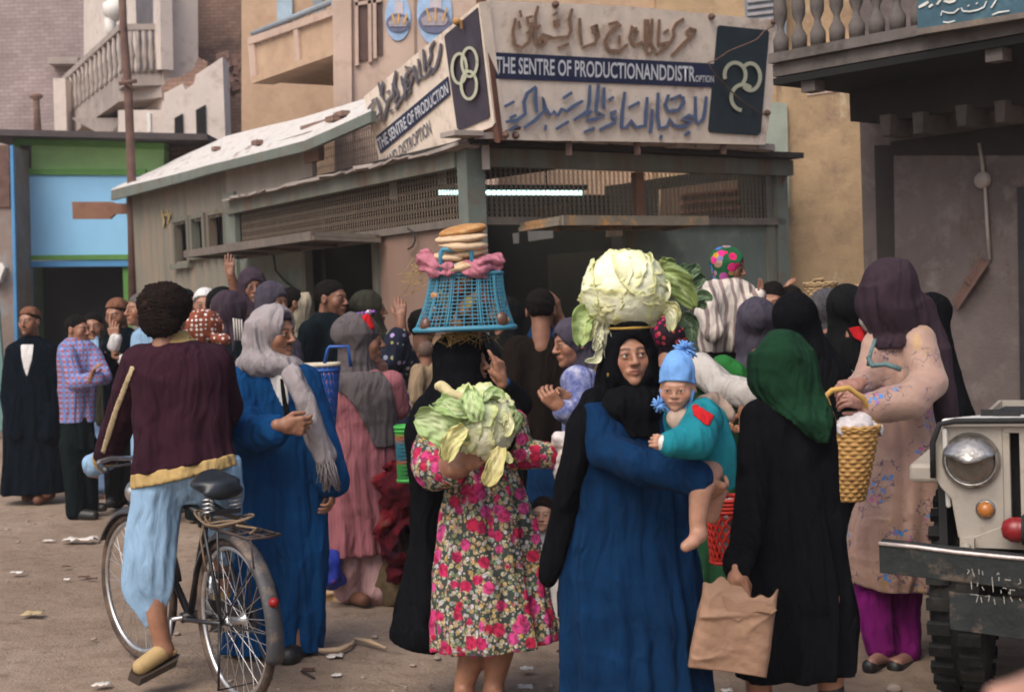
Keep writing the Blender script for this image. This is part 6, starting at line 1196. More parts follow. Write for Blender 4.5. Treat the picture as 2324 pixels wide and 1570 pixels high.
# ================================================================ OBJECTS
LEAF = attr_m('cabbage_leaf', .55, .35, .35, 90, sss=.12, var=.10, vs=14)
def sheet(X, nu, nv, name, parent, base, cols, th=.0018, mat=LEAF):
    a = (np.arange(nu - 1)[:, None] * nv + np.arange(nv - 1)[None]).ravel(); Fq = np.stack([a, a + nv, a + nv + 1, a + 1], 1)
    o = raw(name, X, Fq, mat, parent, np.clip(cols, 0, 1), base=base); s_ = o.modifiers.new('thick', 'SOLIDIFY'); s_.thickness = th; s_.offset = 0; return o
CRM, EDG, GRL, GRD = np.array([.79, .79, .57]), np.array([.56, .55, .22]), np.array([.24, .33, .10]), np.array([.08, .14, .07])
def wrap_leaf(C, Rv, n, u, w_, L0, L1, off, curl, seed, parent, base, pale=1., nu=40, nv=44, roll=0.):
    n = nrm(n); u = nrm(np.asarray(u, float) - n * np.dot(u, n)); sd_ = np.cross(u, n)
    if roll: u, sd_ = u * math.cos(roll) + sd_ * math.sin(roll), sd_ * math.cos(roll) - u * math.sin(roll)
    S, T = np.meshgrid(np.linspace(-1, 1, nu), np.linspace(0, 1, nv), indexing='ij'); S = S.ravel(); T = T.ravel()
    wd = w_ * (.55 + .45 * np.sin(np.pi * np.clip(T * .8 + .15, 0, 1))); lon = S * wd; lat = -L0 + (L0 + L1) * (T - .10 * S**2 * T)
    D = n * (np.cos(lat) * np.cos(lon))[:, None] + sd_ * (np.cos(lat) * np.sin(lon))[:, None] + u * np.sin(lat)[:, None]
    q = D.astype(np.float32); e = np.clip(np.maximum(np.abs(S) ** 4, np.clip((T - .72) / .28, 0, 1) ** 2), 0, 1)
    veins = np.exp(-(S / .05) ** 2) + .6 * np.exp(-((np.sin((T * 1.2 - np.abs(S) * .55) * 26)) / .35) ** 2) * (np.abs(S) > .05)
    r = 1 + off + e * curl * (1 + .8 * vn(q, seed, 9.)) + e * .035 * vn(q, seed + 1, 26.) + .010 * vn(q, seed + 2, 13.) + .014 * vn(q, seed + 3, 5.) + .006 * veins - .012 * np.abs(np.sin(vn(q, seed + 5, 4.) * 5)) ** 3
    lat2 = e * .05 * vn(q, seed + 4, 18.)
    X = C + D * (np.asarray(Rv) * r[:, None]) + u * (lat2 * np.mean(Rv))[:, None]
    m = np.clip(e * .8 + .25 * vn(q, seed + 6, 6.), 0, 1)[:, None]
    col = CRM * (1 - m) + EDG * m; col = col * (pale + (1 - pale) * np.array([.55, .75, .5])); col = col + .06 * veins[:, None] * (1 - m)
    return sheet(X, nu, nv, 'leaf', parent, base, col)
def free_leaf(mid, w_, nrm_, cup, ruf, seed, parent, base, c0, c1, nu=26, nv=40, name='leaf', rib=(.62, .62, .42), tipw=.35):
    mid = [np.asarray(p, float) for p in mid]; tt = np.linspace(0, 1, len(mid)); T1 = np.linspace(0, 1, nv); zz, tab = smooth_tab(tt, np.array(mid), nv); Pm = tab.T
    nn = nrm(nrm_); V = []; C_ = []
    for i in range(nu):
        s = -1 + 2 * i / (nu - 1)
        for j in range(nv):
            t = T1[j]; tg = nrm(Pm[min(j + 1, nv - 1)] - Pm[max(j - 1, 0)]); sd_ = nrm(np.cross(nn, tg)); n2 = np.cross(tg, sd_)
            wv = w_ * (math.sin(math.pi * min(1, .12 + t * .75)) ** .8) * (1 if t < .85 else 1 - (1 - tipw) * ((t - .85) / .15) ** 2)
            q = np.array([[s * 1.3, t * 2.2, seed]], np.float32); e = abs(s) ** 2.2
            lob = 1 + .16 * float(vn(q, seed, 5.)[0]) * e
            h = cup * s * s * w_ + ruf * e * float(vn(q, seed + 1, 6.)[0]) + .35 * ruf * float(vn(q, seed + 2, 10.)[0])
            V.append(Pm[j] + sd_ * s * wv * lob + n2 * h); vein = math.exp(-(s / .06) ** 2) + .5 * math.exp(-(math.sin((t * 1.3 - abs(s) * .6) * 16) / .25) ** 2)
            m = np.clip(e * .7 + .3 * float(vn(q, seed + 3, 4.)[0]) + .2, 0, 1); C_.append(np.array(c0) * (1 - m) + np.array(c1) * m + (np.array(rib) - np.array(c0)) * .45 * min(1, vein) * (1 - .6 * e))
    return sheet(np.array(V), nu, nv, name, parent, base, np.array(C_), .0015)
def core(C, Rv, parent, base, seed=0):
    X, Fq = SD().add(ell(C, np.asarray(Rv) * .97)).disp(lambda p: .004 * vn(p, seed, 30.)).mesh(.008)
    return raw('heart', X, Fq, LEAF, parent, np.tile(np.array([.62, .60, .36]), (len(X), 1)) * (1 + .15 * vn(X.astype(np.float32), 4, 25.))[:, None], base=base)
def cabbages():
    d = 5.02; C = P(1415, 660, d); k = d / FP; Rv = np.array([91 * k, 86 * k, 87 * k])
    t = thing('cabbage', C - (0, 0, .14), 'huge pale cabbage with ragged loose leaves, balanced on the head of the woman in blue', 'cabbage'); b = np.array(t.location); core(C, Rv * .98, t, b)
    Z = (0, 0, 1)
    for (n, u, w_, L0, L1, off, curl, sd, pale, roll) in (
        ((-.3, .4, .2), Z, 1.5, 1.3, 1.0, .00, .03, 1, .9, .3), ((.5, .5, .3), Z, 1.4, 1.2, 1.1, .005, .04, 2, .85, -.3), ((0, -.3, 1), (0, 1, 0), 1.3, 1.0, 1.0, .012, .05, 3, 1, 2.6), ((-.6, -.5, .5), Z, 1.15, 1.0, .85, .022, .05, 4, 1, .8),
        ((.55, -.7, .35), (0, 0, -1), .78, .9, .75, .050, .06, 5, 1., -.25), ((-.2, -1, .45), Z, 1.05, .9, .55, .034, .05, 6, 1, 2.2), ((-.25, -1, -.42), Z, 1.35, .95, .42, .055, .07, 7, .92, .12), ((.55, -.85, -.45), Z, .9, .8, .45, .045, .05, 8, .9, -.5), ((.95, -.2, .1), Z, .7, 1.0, .9, .05, .09, 9, .8, .2), ((-.95, -.1, 0), Z, .75, 1.1, .9, .05, .08, 10, .85, -.15)):
        wrap_leaf(C, Rv, n, u, w_, L0, L1, off, curl, sd, t, b, pale, roll=roll)
    zc = lambda x, y, dd=0.: P(1304.8 + x / 5.3, 550.1 + y / 5.3, d + dd); F_ = (0, -1, .15)
    for a in (([zc(1010, 330, 0), zc(1180, 420, -.03), zc(1290, 560, -.02), zc(1430, 780, 0)], .048, (-.2, -1, .2), .3, .014, 21, GRL * .9, GRL * .6), ([zc(990, 560, -.02), zc(1080, 480, -.03), zc(1110, 620, -.05), zc(1050, 760, -.04)], .012, F_, .3, .006, 29, CRM, EDG),
              ([zc(1000, 790, -.03), zc(1110, 790, -.05), zc(1160, 880, -.05), zc(1150, 1060, -.04)], .026, F_, .6, .014, 22, CRM * .85, EDG), ([zc(1100, 780, -.02), zc(1170, 760, -.02), zc(1215, 840, -.02), zc(1230, 960, -.01)], .017, F_, .5, .010, 23, CRM * .9, EDG),
              ([zc(1230, 880, .05), zc(1320, 930, .05), zc(1400, 1010, .06), zc(1400, 1200, .06)], .032, F_, .4, .014, 24, GRD * 1.3, GRD * .8), ([zc(1010, 260, .03), zc(1080, 230, .03), zc(1150, 250, .04), zc(1210, 280, .04)], .014, F_, .8, .014, 25, GRL * .8 + .1, GRL), ([zc(1000, 280, .02), zc(1060, 220, .02), zc(1090, 200, .02)], .010, F_, .8, .012, 26, EDG, GRL),
              ([zc(1240, 480, .09), zc(1330, 420, .1), zc(1430, 330, .1), zc(1510, 290, .1)], .026, F_, .6, .018, 27, GRD * 1.2, GRD), ([zc(1280, 520, .1), zc(1360, 500, .11), zc(1460, 470, .11), zc(1570, 440, .11)], .030, (.2, -1, .3), .5, .020, 28, GRD * 1.1, GRD * .9), ([zc(1290, 360, .1), zc(1310, 300, .1), zc(1300, 250, .1)], .014, F_, .5, .012, 37, GRD * 1.3, GRD),
              ([zc(1370, 640, .04), zc(1440, 660, .04), zc(1560, 640, .05), zc(1640, 700, .05)], .018, F_, .7, .014, 30, GRD * 1.6 + .03, GRD * 1.4), ([zc(1400, 760, .04), zc(1500, 740, .05), zc(1560, 800, .05)], .016, F_, .7, .014, 31, GRD * 1.5 + .03, GRD * 1.3),
              ([zc(190, 860, -.02), zc(110, 900, -.04), zc(70, 1020, -.05), zc(60, 1230, -.04)], .040, F_, .5, .014, 32, GRL * 1.2 + .08, GRL), ([zc(250, 940, -.03), zc(190, 1000, -.04), zc(170, 1090, -.05), zc(150, 1190, -.05)], .020, F_, .6, .012, 33, CRM * .8, EDG),
              ([zc(300, 1020, -.04), zc(280, 1120, -.06), zc(270, 1220, -.06), zc(230, 1300, -.06)], .017, F_, 1.1, .012, 34, CRM * .75, CRM * .55), ([zc(360, 1020, -.04), zc(390, 1120, -.06), zc(390, 1240, -.06), zc(370, 1390, -.06)], .014, F_, 1.2, .014, 35, CRM * .7, CRM * .5), ([zc(310, 1240, -.05), zc(290, 1330, -.06), zc(250, 1420, -.06), zc(120, 1430, -.06)], .013, F_, 1.2, .010, 36, CRM * .85, CRM * .7)):
        free_leaf(a[0], a[1], a[2], a[3], a[4], a[5], t, b, a[6], a[7])
    m = MB(); m.tube([zc(320, 1010, -.04), zc(310, 1250, -.05), zc(270, 1460, -.05), zc(230, 1560, -.05)], [.006, .005, .004, .003], 6); m.tube([zc(1150, 900, .04), zc(1350, 840, .05), zc(1520, 730, .06), zc(1640, 620, .06)], .0035, 6); m.build('stalk', M('stalk_brown', (.36, .27, .15), .7), t, b)
    rp = thing('head_pad', P(1424, 752, 5.0), 'dark coiled cloth ring with a yellow edge wedged under the huge cabbage', 'head pad'); rb = np.array(rp.location)
    m = MB()
    for i, (r_, z_, q) in enumerate(((.062, 0, .017), (.064, .022, .015))): m.tube([rb + (r_ * math.cos(a) + .004 * math.sin(5 * a), r_ * math.sin(a), z_ + .003 * math.sin(3 * a)) for a in np.linspace(0, 6.283, 33)[:-1]], q, 8, closed=True)
    m.build('coil', BLACK2, rp, rb); m = MB(); m.tube([rb + (.076 * math.cos(a), .076 * math.sin(a), .013) for a in np.linspace(0, 6.283, 33)[:-1]], .005, 6, closed=True); m.build('edging', M('yellow_cord', (.38, .24, .05), .8), rp, rb)
    # held cabbage
    d = 5.46; k = d / FP; C = P(1092, 962, d); Rv = np.array([76 * k, 66 * k, 78 * k]); t = thing('cabbage', C - (0, 0, .12), 'cabbage with loose pale green leaves and a cut stem, hugged by the floral dress woman', 'cabbage'); b = np.array(t.location); core(C, Rv * .98, t, b, 3)
    for (n, u, w_, L0, L1, off, curl, sd, pale, roll) in (((0, .5, .3), Z, 1.5, 1.3, 1., 0, .04, 41, .8, 0), ((-.6, -.4, .3), Z, 1.2, 1.1, .8, .02, .08, 42, .7, .4), ((.3, -1, .15), Z, .95, .9, .75, .05, .05, 43, 1, -.3), ((-.35, -1, -.35), Z, .75, .8, .7, .055, .06, 44, .95, .35), ((.75, -.5, -.1), Z, .7, .9, .8, .05, .08, 45, .9, -.2), ((.2, -.5, .9), (0, .6, .4), .9, .8, .6, .05, .10, 46, .7, 0.), ((-.5, -.6, .75), Z, .7, .7, .5, .07, .16, 47, .45, .5), ((-.1, -.9, .5), (-.3, 0, 1), .5, .5, .5, .09, .14, 48, .5, .3)):
        wrap_leaf(C, Rv, n, u, w_, L0, L1, off, curl, sd, t, b, pale, roll=roll)
    zh = lambda x, y, dd=0.: P(931 + x / 4.946, 811.1 + y / 4.946, d + dd); G1, G2 = np.array([.38, .46, .24]), np.array([.26, .38, .13])
    for a in (([zh(600, 980, -.10), zh(420, 850, -.13), zh(260, 740, -.12), zh(60, 690, -.08)], .068, (-.1, -1, .1), .25, .016, 51, G1, G2), ([zh(640, 640, -.12), zh(520, 600, -.14), zh(400, 540, -.12), zh(280, 560, -.09)], .042, (-.1, -.8, .5), .3, .018, 52, G1, G2), ([zh(520, 900, -.13), zh(440, 930, -.14), zh(390, 1000, -.14), zh(360, 1130, -.13)], .022, F_, .5, .014, 53, G1, EDG),
              ([zh(760, 720, -.13), zh(720, 600, -.14), zh(690, 480, -.12), zh(690, 360, -.08)], .042, (-.1, -.9, .3), .4, .02, 54, G1 * 1.15, G2 * 1.2), ([zh(820, 500, -.1), zh(900, 430, -.08), zh(980, 440, -.06), zh(1040, 520, -.06)], .030, (0, -.7, .7), .4, .018, 55, G1 * 1.2, G2), ([zh(1050, 560, -.05), zh(1120, 620, -.05), zh(1170, 700, -.05), zh(1170, 830, -.05)], .030, (.2, -1, .1), .3, .012, 56, G1 * .9, G2 * .7), ([zh(1020, 600, -.08), zh(1080, 680, -.09), zh(1110, 780, -.09), zh(1060, 880, -.08)], .022, F_, .5, .012, 57, CRM, EDG),
              ([zh(620, 780, -.16), zh(540, 860, -.17), zh(470, 980, -.17), zh(430, 1150, -.15)], .036, (-.2, -1, 0), .6, .012, 58, np.array([.60, .56, .28]), EDG), ([zh(1020, 1010, -.13), zh(980, 1150, -.15), zh(920, 1290, -.16), zh(860, 1440, -.15)], .036, F_, .4, .008, 59, np.array([.52, .46, .22]), np.array([.46, .42, .14])), ([zh(1080, 1060, -.12), zh(1100, 1130, -.13), zh(1150, 1170, -.13)], .014, F_, .6, .008, 60, CRM, EDG)):
        free_leaf(a[0], a[1], a[2], a[3], a[4], a[5], t, b, a[6], a[7])
    F2 = SD().add(tube([zh(335, 320, -.02), zh(440, 390, -.05), zh(640, 500, -.06)], [.021, .020, .024])).disp(lambda p: .003 * np.sin(vn(p, 3, 50.) * 6)); X, Fq = F2.mesh(.006); raw('stem', X, Fq, M('cabbage_stem', (.55, .47, .26), .8, .25, 60, .4, 120), t, base=b)
cabbages()
def lattice(m, prof, rows, cols, r, n=48, rim=None, diag=False, ex=2.6):
    """prof(s) -> centre, half-width, half-depth at height s"""
    def pt(s, a):
        c, w_, dp = prof(s); ca, sa = math.cos(a), math.sin(a); return np.asarray(c) + np.array([w_ * np.sign(ca) * abs(ca) ** (2 / ex), dp * np.sign(sa) * abs(sa) ** (2 / ex), 0])
    if not diag:
        for i in range(rows + 1): m.tube([pt(i / rows, 2 * math.pi * k_ / n) for k_ in range(n)], r, 5, closed=True)
        for k_ in range(cols): m.tube([pt(i / 6, 2 * math.pi * k_ / cols) for i in range(7)], r, 5, cap=False)
    else:
        for sg in (1, -1):
            for k_ in range(cols): m.tube([pt(i / 10, 2 * math.pi * (k_ + sg * i / 10 * diag) / cols) for i in range(11)], r, 5, cap=False)
    return pt
def ring_of(m, pt, s, r, n=56): m.tube([pt(s, 2 * math.pi * k_ / n) for k_ in range(n)], r, 8, closed=True)
def lump(name, label, cat, px, d, r, mat, seed, amp=.02, fr=22., h=.009, group=None, part='cloth'):
    """a crumpled heap: several overlapping blobs with creases"""
    F_ = SD(); pts = [P(x, y, d + dd) for x, y, dd in px]
    for p, q in zip(pts, r): F_.add(ell(p, np.array(q) if hasattr(q, '__len__') else np.array([q] * 3)), .02)
    F_.disp(lambda p: amp * .5 * vn(p, seed, fr) - amp * .8 * np.abs(np.sin(3 * vn(p, seed + 1, fr * .7))) + amp * .3 * vn(p, seed + 2, fr * 2.6)); X, Fq = F_.mesh(h)
    b = np.array([X[:, 0].mean(), X[:, 1].mean(), X[:, 2].min()]); t = thing(name, b, label, cat, group); raw(part, X, Fq, mat, t, base=b); return t
def baskets():
    PL = M('blue_plastic', (.045, .20, .29), .45, .12, 20, .05, spec=.4)
    d = 5.72; k = d / FP; c0, c1 = P(1055, 748, d), P(1058, 622, d); bt = thing('shopping_basket', c0, 'light blue plastic mesh basket full of vegetables and bread, carried on the black veil', 'basket'); b = np.array(c0)
    prof = lambda s: (c0 + (c1 - c0) * s, (115 - 33 * s - 6 * math.sin(s * 3.1)) * k, .105 - .03 * s); m = MB(); pt = lattice(m, prof, 15, 60, .0026); m.build('mesh_side', PL, bt, b)
    m = MB()
    for k_ in range(12): m.tube([pt(i / 6, 2 * math.pi * (k_ + .5) / 12) for i in range(7)], .0045, 6)
    m.build('rib', PL, bt, b); m = MB(); ring_of(m, pt, 1, .008); m.build('rim', PL, bt, b); m = MB(); ring_of(m, pt, .02, .010); ring_of(m, pt, .045, .007); m.lathe([(.01, 0), (.2, 0)], c0 + (0, 0, 0), n=4); m.build('base_rim', PL, bt, b)
    for dy in (-.078, .074):
        hp = [P(1001, 622, d) + (0, dy, 0), P(1003, 572, d) + (0, dy, 0), P(1006, 568, d) + (0, dy, 0), P(1066, 567, d) + (0, dy, 0), P(1070, 571, d) + (0, dy, 0), P(1077, 622, d) + (0, dy, 0)]; m = MB(); m.tube(hp, .0095, 8); m.build('handle', PL, bt, b)
    m = MB(); m.tube([P(1033, 622, d - .078), P(1032, 598, d - .078)], .006, 6); m.build('clasp', PL, bt, b)
    rg = random.Random(5)
    TM = [M('tomato_red', (.50, .11, .03), .4, .2, 30, spec=.5), M('yellow_pepper', (.45, .30, .06), .4, .2, 30, spec=.5), M('aubergine_dark', (.10, .045, .03), .35, .3, 30, spec=.5), M('onion_brown', (.40, .20, .09), .5, .3, 40)]
    kinds = ('ripe red tomato', 'yellow pepper', 'brown aubergine', 'brown onion')
    for i in range(110):
        s = rg.uniform(.10, .9); c, w_, dp = prof(s); a = rg.uniform(-.86, .86) * w_; q = rg.choice((0, 0, 2, 3, 3, 2, 3, 1)); r_ = rg.uniform(.022, .03); p = c + np.array([a, -dp * .66 * rg.uniform(-.2, 1), 0])
        F_ = SD().add(ell(p, (r_, r_, r_ * (1.3 if q in (1, 2) else .9)))).disp(lambda x: .0012 * vn(x, i, 60.)); X, Fq = F_.mesh(.008); o = raw(('tomato', 'pepper', 'aubergine', 'onion')[q], X, Fq, TM[q], None)
        tag(o, kinds[q] + ' seen through the mesh of the light blue basket', ('tomato', 'pepper', 'aubergine', 'onion')[q], kinds[q] + 's in the blue basket')
    PKC = cloth_m('rose_cloth', (.46, .17, .22), .25)
    lump('cloth', 'crumpled rose cloth lining the rim of the light blue basket', 'cloth', ((972, 596, -.03), (962, 588, -.02), (985, 612, -.06), (1020, 614, -.07), (1060, 612, -.07), (1098, 604, -.05), (1122, 602, -.02), (1090, 612, -.07), (1128, 596, 0)), d, (.03, .022, .026, .022, .022, .03, .03, .03, .024), PKC, 4, .016, 45., .006)
    BR = M('flatbread_crust', (.56, .41, .27), .9, .22, 14, .35, 60, stain=((.30, .15, .06), 12, .55, .68), bump2=2); BR2 = M('flatbread_brown', (.40, .20, .07), .85, .25, 14, .35, 60, stain=((.55, .38, .2), 10, .55, .7), bump2=2)
    for i, (x, y, w_, h_, tl_, mt, dd) in enumerate(((1046, 604, 52, 15, -.10, BR, -.02), (1098, 590, 34, 11, .25, BR, -.01), (1024, 583, 42, 12, .1, BR, -.02), (1056, 574, 54, 13, -.08, BR, .01), (1050, 556, 58, 13, .04, BR, -.01), (1046, 540, 61, 12, -.05, BR, 0), (1050, 523, 55, 13, -.14, BR2, .02))):
        p = P(x, y, d + dd); rx, rz = w_ * k, h_ * k; Mx = np.array((Matrix.Rotation(tl_, 3, 'Y') @ Matrix.Rotation(.12, 3, 'X')))
        F_ = SD().add(ell(p, (rx, rx * .95, rz), Mx)).disp(lambda q: .0035 * vn(q, i * 3, 30.) + .002 * vn(q, i * 3 + 1, 70.)); X, Fq = F_.mesh(.006); o = raw('flatbread', X, Fq, mt, None)
        tag(o, 'browned flatbread topping the bread stack on the light blue basket' if i == 6 else 'floury round flatbread in the stack on the light blue basket', 'bread', 'flatbreads stacked on the blue basket')
    ST = M('straw', (.40, .27, .10), .8, .3, 60); m = MB()
    for i in range(90):
        a = P(1050 + rg.gauss(0, 30), 757 + rg.gauss(0, 4), d + rg.uniform(-.09, .02)); m.tube([a, a + (rg.uniform(-.03, .03), rg.uniform(-.01, .01), rg.uniform(-.02, .01)), a + (rg.uniform(-.06, .06), rg.uniform(-.02, .02), rg.uniform(-.06, .005))], .0012, 3)
    o = m.build('straw', ST, None); tag(o, 'wisps of straw trapped under the light blue basket', 'straw', kind='stuff')
    m = MB()
    for i in range(26):
        a = P(960 + rg.gauss(0, 8), 600 + rg.uniform(-15, 45), d - .02); m.tube([a, a + (-rg.uniform(.0, .05), 0, rg.uniform(-.03, .02)), a + (-rg.uniform(.03, .10), 0, rg.uniform(-.08, .01))], .001, 3)
    o = m.build('straw', ST, None); tag(o, 'dry roots and straw sticking out beside the rose cloth', 'straw', kind='stuff')
    # wicker baskets
    def wicker(label, ctop, cbot, at, ab, rows, mat, amp=.0045, handle=None, hl=None):
        t = thing('wicker_basket', cbot, label, 'basket'); b_ = np.array(cbot); V, nt_ = [], 132; nr = rows * 5
        for i in range(nr + 1):
            s = i / nr; c = cbot + (ctop - cbot) * s; a = ab + (at - ab) * s ** .8; ph = s * rows
            for k_ in range(nt_):
                th = 2 * math.pi * k_ / nt_; rr_ = a + amp * (abs(math.sin(math.pi * ph)) - .3) + amp * .9 * math.sin(11 * th + math.pi * math.floor(ph)) * abs(math.sin(math.pi * ph)); V.append(c + np.array([rr_ * math.cos(th), rr_ * math.sin(th), 0]))
        Fq = [[i * nt_ + k_, i * nt_ + (k_ + 1) % nt_, (i + 1) * nt_ + (k_ + 1) % nt_, (i + 1) * nt_ + k_] for i in range(nr) for k_ in range(nt_)] + [list(range(nt_))[::-1]]
        raw('woven_side', np.array(V), Fq, mat, t, base=b_); m = MB()
        for j in (0, 1): m.tube([ctop + np.array([(at + .002 * j) * math.cos(a), at * math.sin(a), .008 * j + .004 * math.sin(a * 14 + j * 3)]) for a in np.linspace(0, 6.283, 65)[:-1]], .008, 7, closed=True)
        m.build('rim', mat, t, b_)
        if handle: m = MB(); m.tube(handle, .012, 8); m.build('handle', hl or mat, t, b_)
        return t
    WK = M('wicker_straw', (.46, .26, .085), .75, .25, 30, .3, 150, stain=((.26, .13, .04), 20, .5, .7)); WK2 = M('wicker_tan', (.34, .23, .12), .8, .25, 30, .3, 150)
    d2 = 5.9; wicker('tall yellow straw basket holding white cloth, carried by the woman in beige', P(1944, 972, d2), P(1931, 1136, d2), 50 * d2 / FP, 30 * d2 / FP, 17, WK, handle=[P(1896, 968, d2 - .02), P(1880, 920, d2 - .06), P(1874, 898, d2 - .07), P(1888, 886, d2 - .08), P(1925, 880, d2 - .06), P(1960, 905, d2 - .02), P(1990, 968, d2)], hl=M('handle_straw', (.50, .30, .08), .7))
    lump('cloth', 'crumpled white and grey cloth filling the tall straw basket', 'cloth', ((1925, 972, -.03), (1952, 968, -.02), (1972, 974, 0), (1944, 976, .03)), d2, (.04, .045, .035, .06), M('white_grey_rag', (.5, .46, .46), .9, .3, 30), 7, .02, 50., .007)
    d3 = 8.55; wicker('small tan wicker basket held above the heads by the ochre wall', P(1862, 646, d3), P(1862, 690, d3), 36 * d3 / FP, 30 * d3 / FP, 7, WK2, .005, [P(1842, 646, d3), P(1850, 636, d3 - .05), P(1866, 632, d3 - .05), P(1872, 646, d3)])
    wicker('dim wicker basket rim behind the black hood', P(1930, 652, 8.7), P(1930, 690, 8.7), 28 * 8.7 / FP, 24 * 8.7 / FP, 6, WK2, .005)
    # red basket
    RD = M('red_plastic', (.55, .025, .012), .45, .12, 20, .05, spec=.4); d4 = 5.62; c0, c1 = P(1652, 1272, d4), P(1652, 1128, d4); t = thing('shopping_basket', c0, 'bright red plastic lattice basket hanging beside the black dress', 'basket'); b = np.array(c0)
    prof = lambda s: (c0 + (c1 - c0) * s, (38 + 12 * s) * d4 / FP, .065 + .02 * s); m = MB(); pt = lattice(m, lambda s: prof(s * .84), 4, 18, .0055, diag=4.); m.build('lattice_side', RD, t, b); m = MB()
    for s in (.80, .86, .92, .98): ring_of(m, pt, s / .84, .009)
    m.build('rim', RD, t, b); m = MB(); ring_of(m, pt, .0, .008); m.lathe([(.005, 0), (.062, 0), (.06, .006), (.005, .006)], c0, n=20); m.build('base', RD, t, b)
    for dy in (-.06, .06): m = MB(); m.tube([P(1640, 1132, d4 + dy), P(1650, 1100, d4 + dy), P(1668, 1078, d4 + dy), P(1692, 1070, d4 + dy), P(1700, 1130, d4 + dy)], .010, 8); m.build('handle', RD, t, b)
    lump('plastic_bag', 'pale grey plastic bag bulging inside the red lattice basket', 'bag', ((1645, 1165, .02), (1650, 1210, .02), (1652, 1250, .01)), d4, ((.05, .04, .06), (.045, .04, .05), (.04, .04, .03)), M('grey_plastic', (.42, .40, .40), .4, .2, 20), 8, .012, 60., .008)
    # green basket and blue lattice basket
    GP = M('green_plastic', (.05, .36, .06), .45, .12, 20, .05, spec=.4); GP2 = M('striped_plastic', (1, 1, 1), .5, .1, 20, pat=lambda t: t.ramp(t.step(t.xyz()[2], 0, .26), [(.0, (.03, .20, .05)), (.3, (.04, .24, .06)), (.36, (.3, .08, .04)), (.42, (.02, .12, .16)), (.7, (.03, .15, .2)), (.84, (.35, .10, .04)), (.92, (.05, .36, .06))]))
    d5 = 7.15; c0, c1 = P(930, 1088, d5), P(927, 968, d5); t = thing('shopping_basket', c0, 'green plastic basket with coloured bands hanging behind the black veil', 'basket'); b = np.array(c0); prof = lambda s: (c0 + (c1 - c0) * s, (26 + 4 * s) * d5 / FP, .06)
    m = MB(); pt = lattice(m, prof, 14, 40, .0042, ex=3.); m.build('mesh_side', GP2, t, b); m = MB(); ring_of(m, pt, 1, .010); ring_of(m, pt, .93, .008); m.build('rim', GP, t, b); m = MB(); ring_of(m, pt, 0, .01); m.prism([pt(0, 2 * math.pi * i / 24) for i in range(24)], (0, 0, .006)); m.build('base', GP, t, b)
    BP = M('royal_blue_plastic', (.015, .075, .30), .45, .12, 20, .05, spec=.4); d6 = 7.3; c0, c1 = P(716, 985, d6), P(718, 828, d6); t = thing('shopping_basket', c0, 'royal blue lattice basket with a pale rim, half hidden behind the wool scarf', 'basket'); b = np.array(c0); prof = lambda s: (c0 + (c1 - c0) * s, (42 + 10 * s) * d6 / FP, .08)
    m = MB(); pt = lattice(m, prof, 10, 26, .006, diag=4.); m.build('lattice_side', BP, t, b); m = MB(); ring_of(m, pt, 1, .010); m.build('rim', M('cream_plastic', (.55, .48, .36), .5), t, b); m = MB(); ring_of(m, pt, .92, .010); ring_of(m, pt, 0, .010); m.prism([pt(0, 2 * math.pi * i / 24) for i in range(24)], (0, 0, .006)); m.build('base', BP, t, b)
    for dy in (-.07, .07): m = MB(); m.tube([P(735, 832, d6 + dy), P(744, 792, d6 + dy), P(748, 787, d6 + dy), P(790, 786, d6 + dy), P(796, 832, d6 + dy)], .009, 8); m.build('handle', BP, t, b)
    # paper bag
    d7 = 4.86; out = [(1332, 1596, 1766, .030), (1360, 1592, 1762, .05), (1400, 1583, 1757, .055), (1450, 1573, 1750, .06), (1490, 1566, 1744, .058), (1525, 1562, 1738, .05)]
    yt = np.array([o[0] for o in out], float); zz, T_ = smooth_tab(yt, np.array([o[1:] for o in out]), 70); V, nt_ = [], 120
    for i in range(70):
        y = zz[i]; xl, xr, th = T_[:, i]; s = i / 69
        for k_ in range(nt_):
            a = 2 * math.pi * k_ / nt_; ca, sa = math.cos(a), math.sin(a); cx = np.sign(ca) * abs(ca) ** .45; cy = np.sign(sa) * abs(sa) ** .6
            x = (xl + xr) / 2 + cx * (xr - xl) / 2; yy = y + (x - 1660) * (.20 if True else 0) * (.55 + .1 * s) - (max(0, 1 - i / 9) ** 1.5) * (16 * math.cos((x - 1640) / 26.) + 6 * math.sin(x / 7.))
            p = P(x, yy, d7 + cy * th); V.append(p)
    V = np.array(V); q = V.astype(np.float32); amp = .006 * vn(q, 3, 22.) - .012 * (1 - np.abs(vn(q, 4, 9.)).clip(0, 1)) ** 6 - .009 * (1 - np.abs(vn(q, 5, 14.)).clip(0, 1)) ** 7 + .003 * vn(q, 6, 60.) - .014 * np.exp(-((V[:, 2] - P(1680, 1385, d7)[2]) / .012) ** 2) * (.6 + .5 * vn(q, 8, 12.)); V[:, 1] += np.where(V[:, 1] < d7, amp, -amp)
    Fq = [[i * nt_ + k_, (i + 1) * nt_ + k_, (i + 1) * nt_ + (k_ + 1) % nt_, i * nt_ + (k_ + 1) % nt_] for i in range(69) for k_ in range(nt_)] + [[69 * nt_ + k_ for k_ in range(nt_)][::-1]]
    b = V.mean(0); b[2] = V[:, 2].min(); t = thing('paper_bag', b, 'creased brown paper bag gripped at its folded top by the green scarf woman', 'bag')
    PB = M('kraft_paper', (.31, .185, .12), .75, .10, 8, .5, 26, spec=.25, stain=((.22, .115, .06), 5, .66, .74), bump2=3); raw('sack', V, Fq, PB, t, base=b)
    m = MB(); fp = [P(x, y, d7 - .062) for x, y in ((1640, 1352), (1668, 1368), (1700, 1362), (1740, 1372), (1764, 1384), (1752, 1392), (1716, 1386), (1690, 1398), (1676, 1410), (1654, 1398))]; m.prism(fp, (0, .02, 0)); m.build('folded_top', PB, t, b)
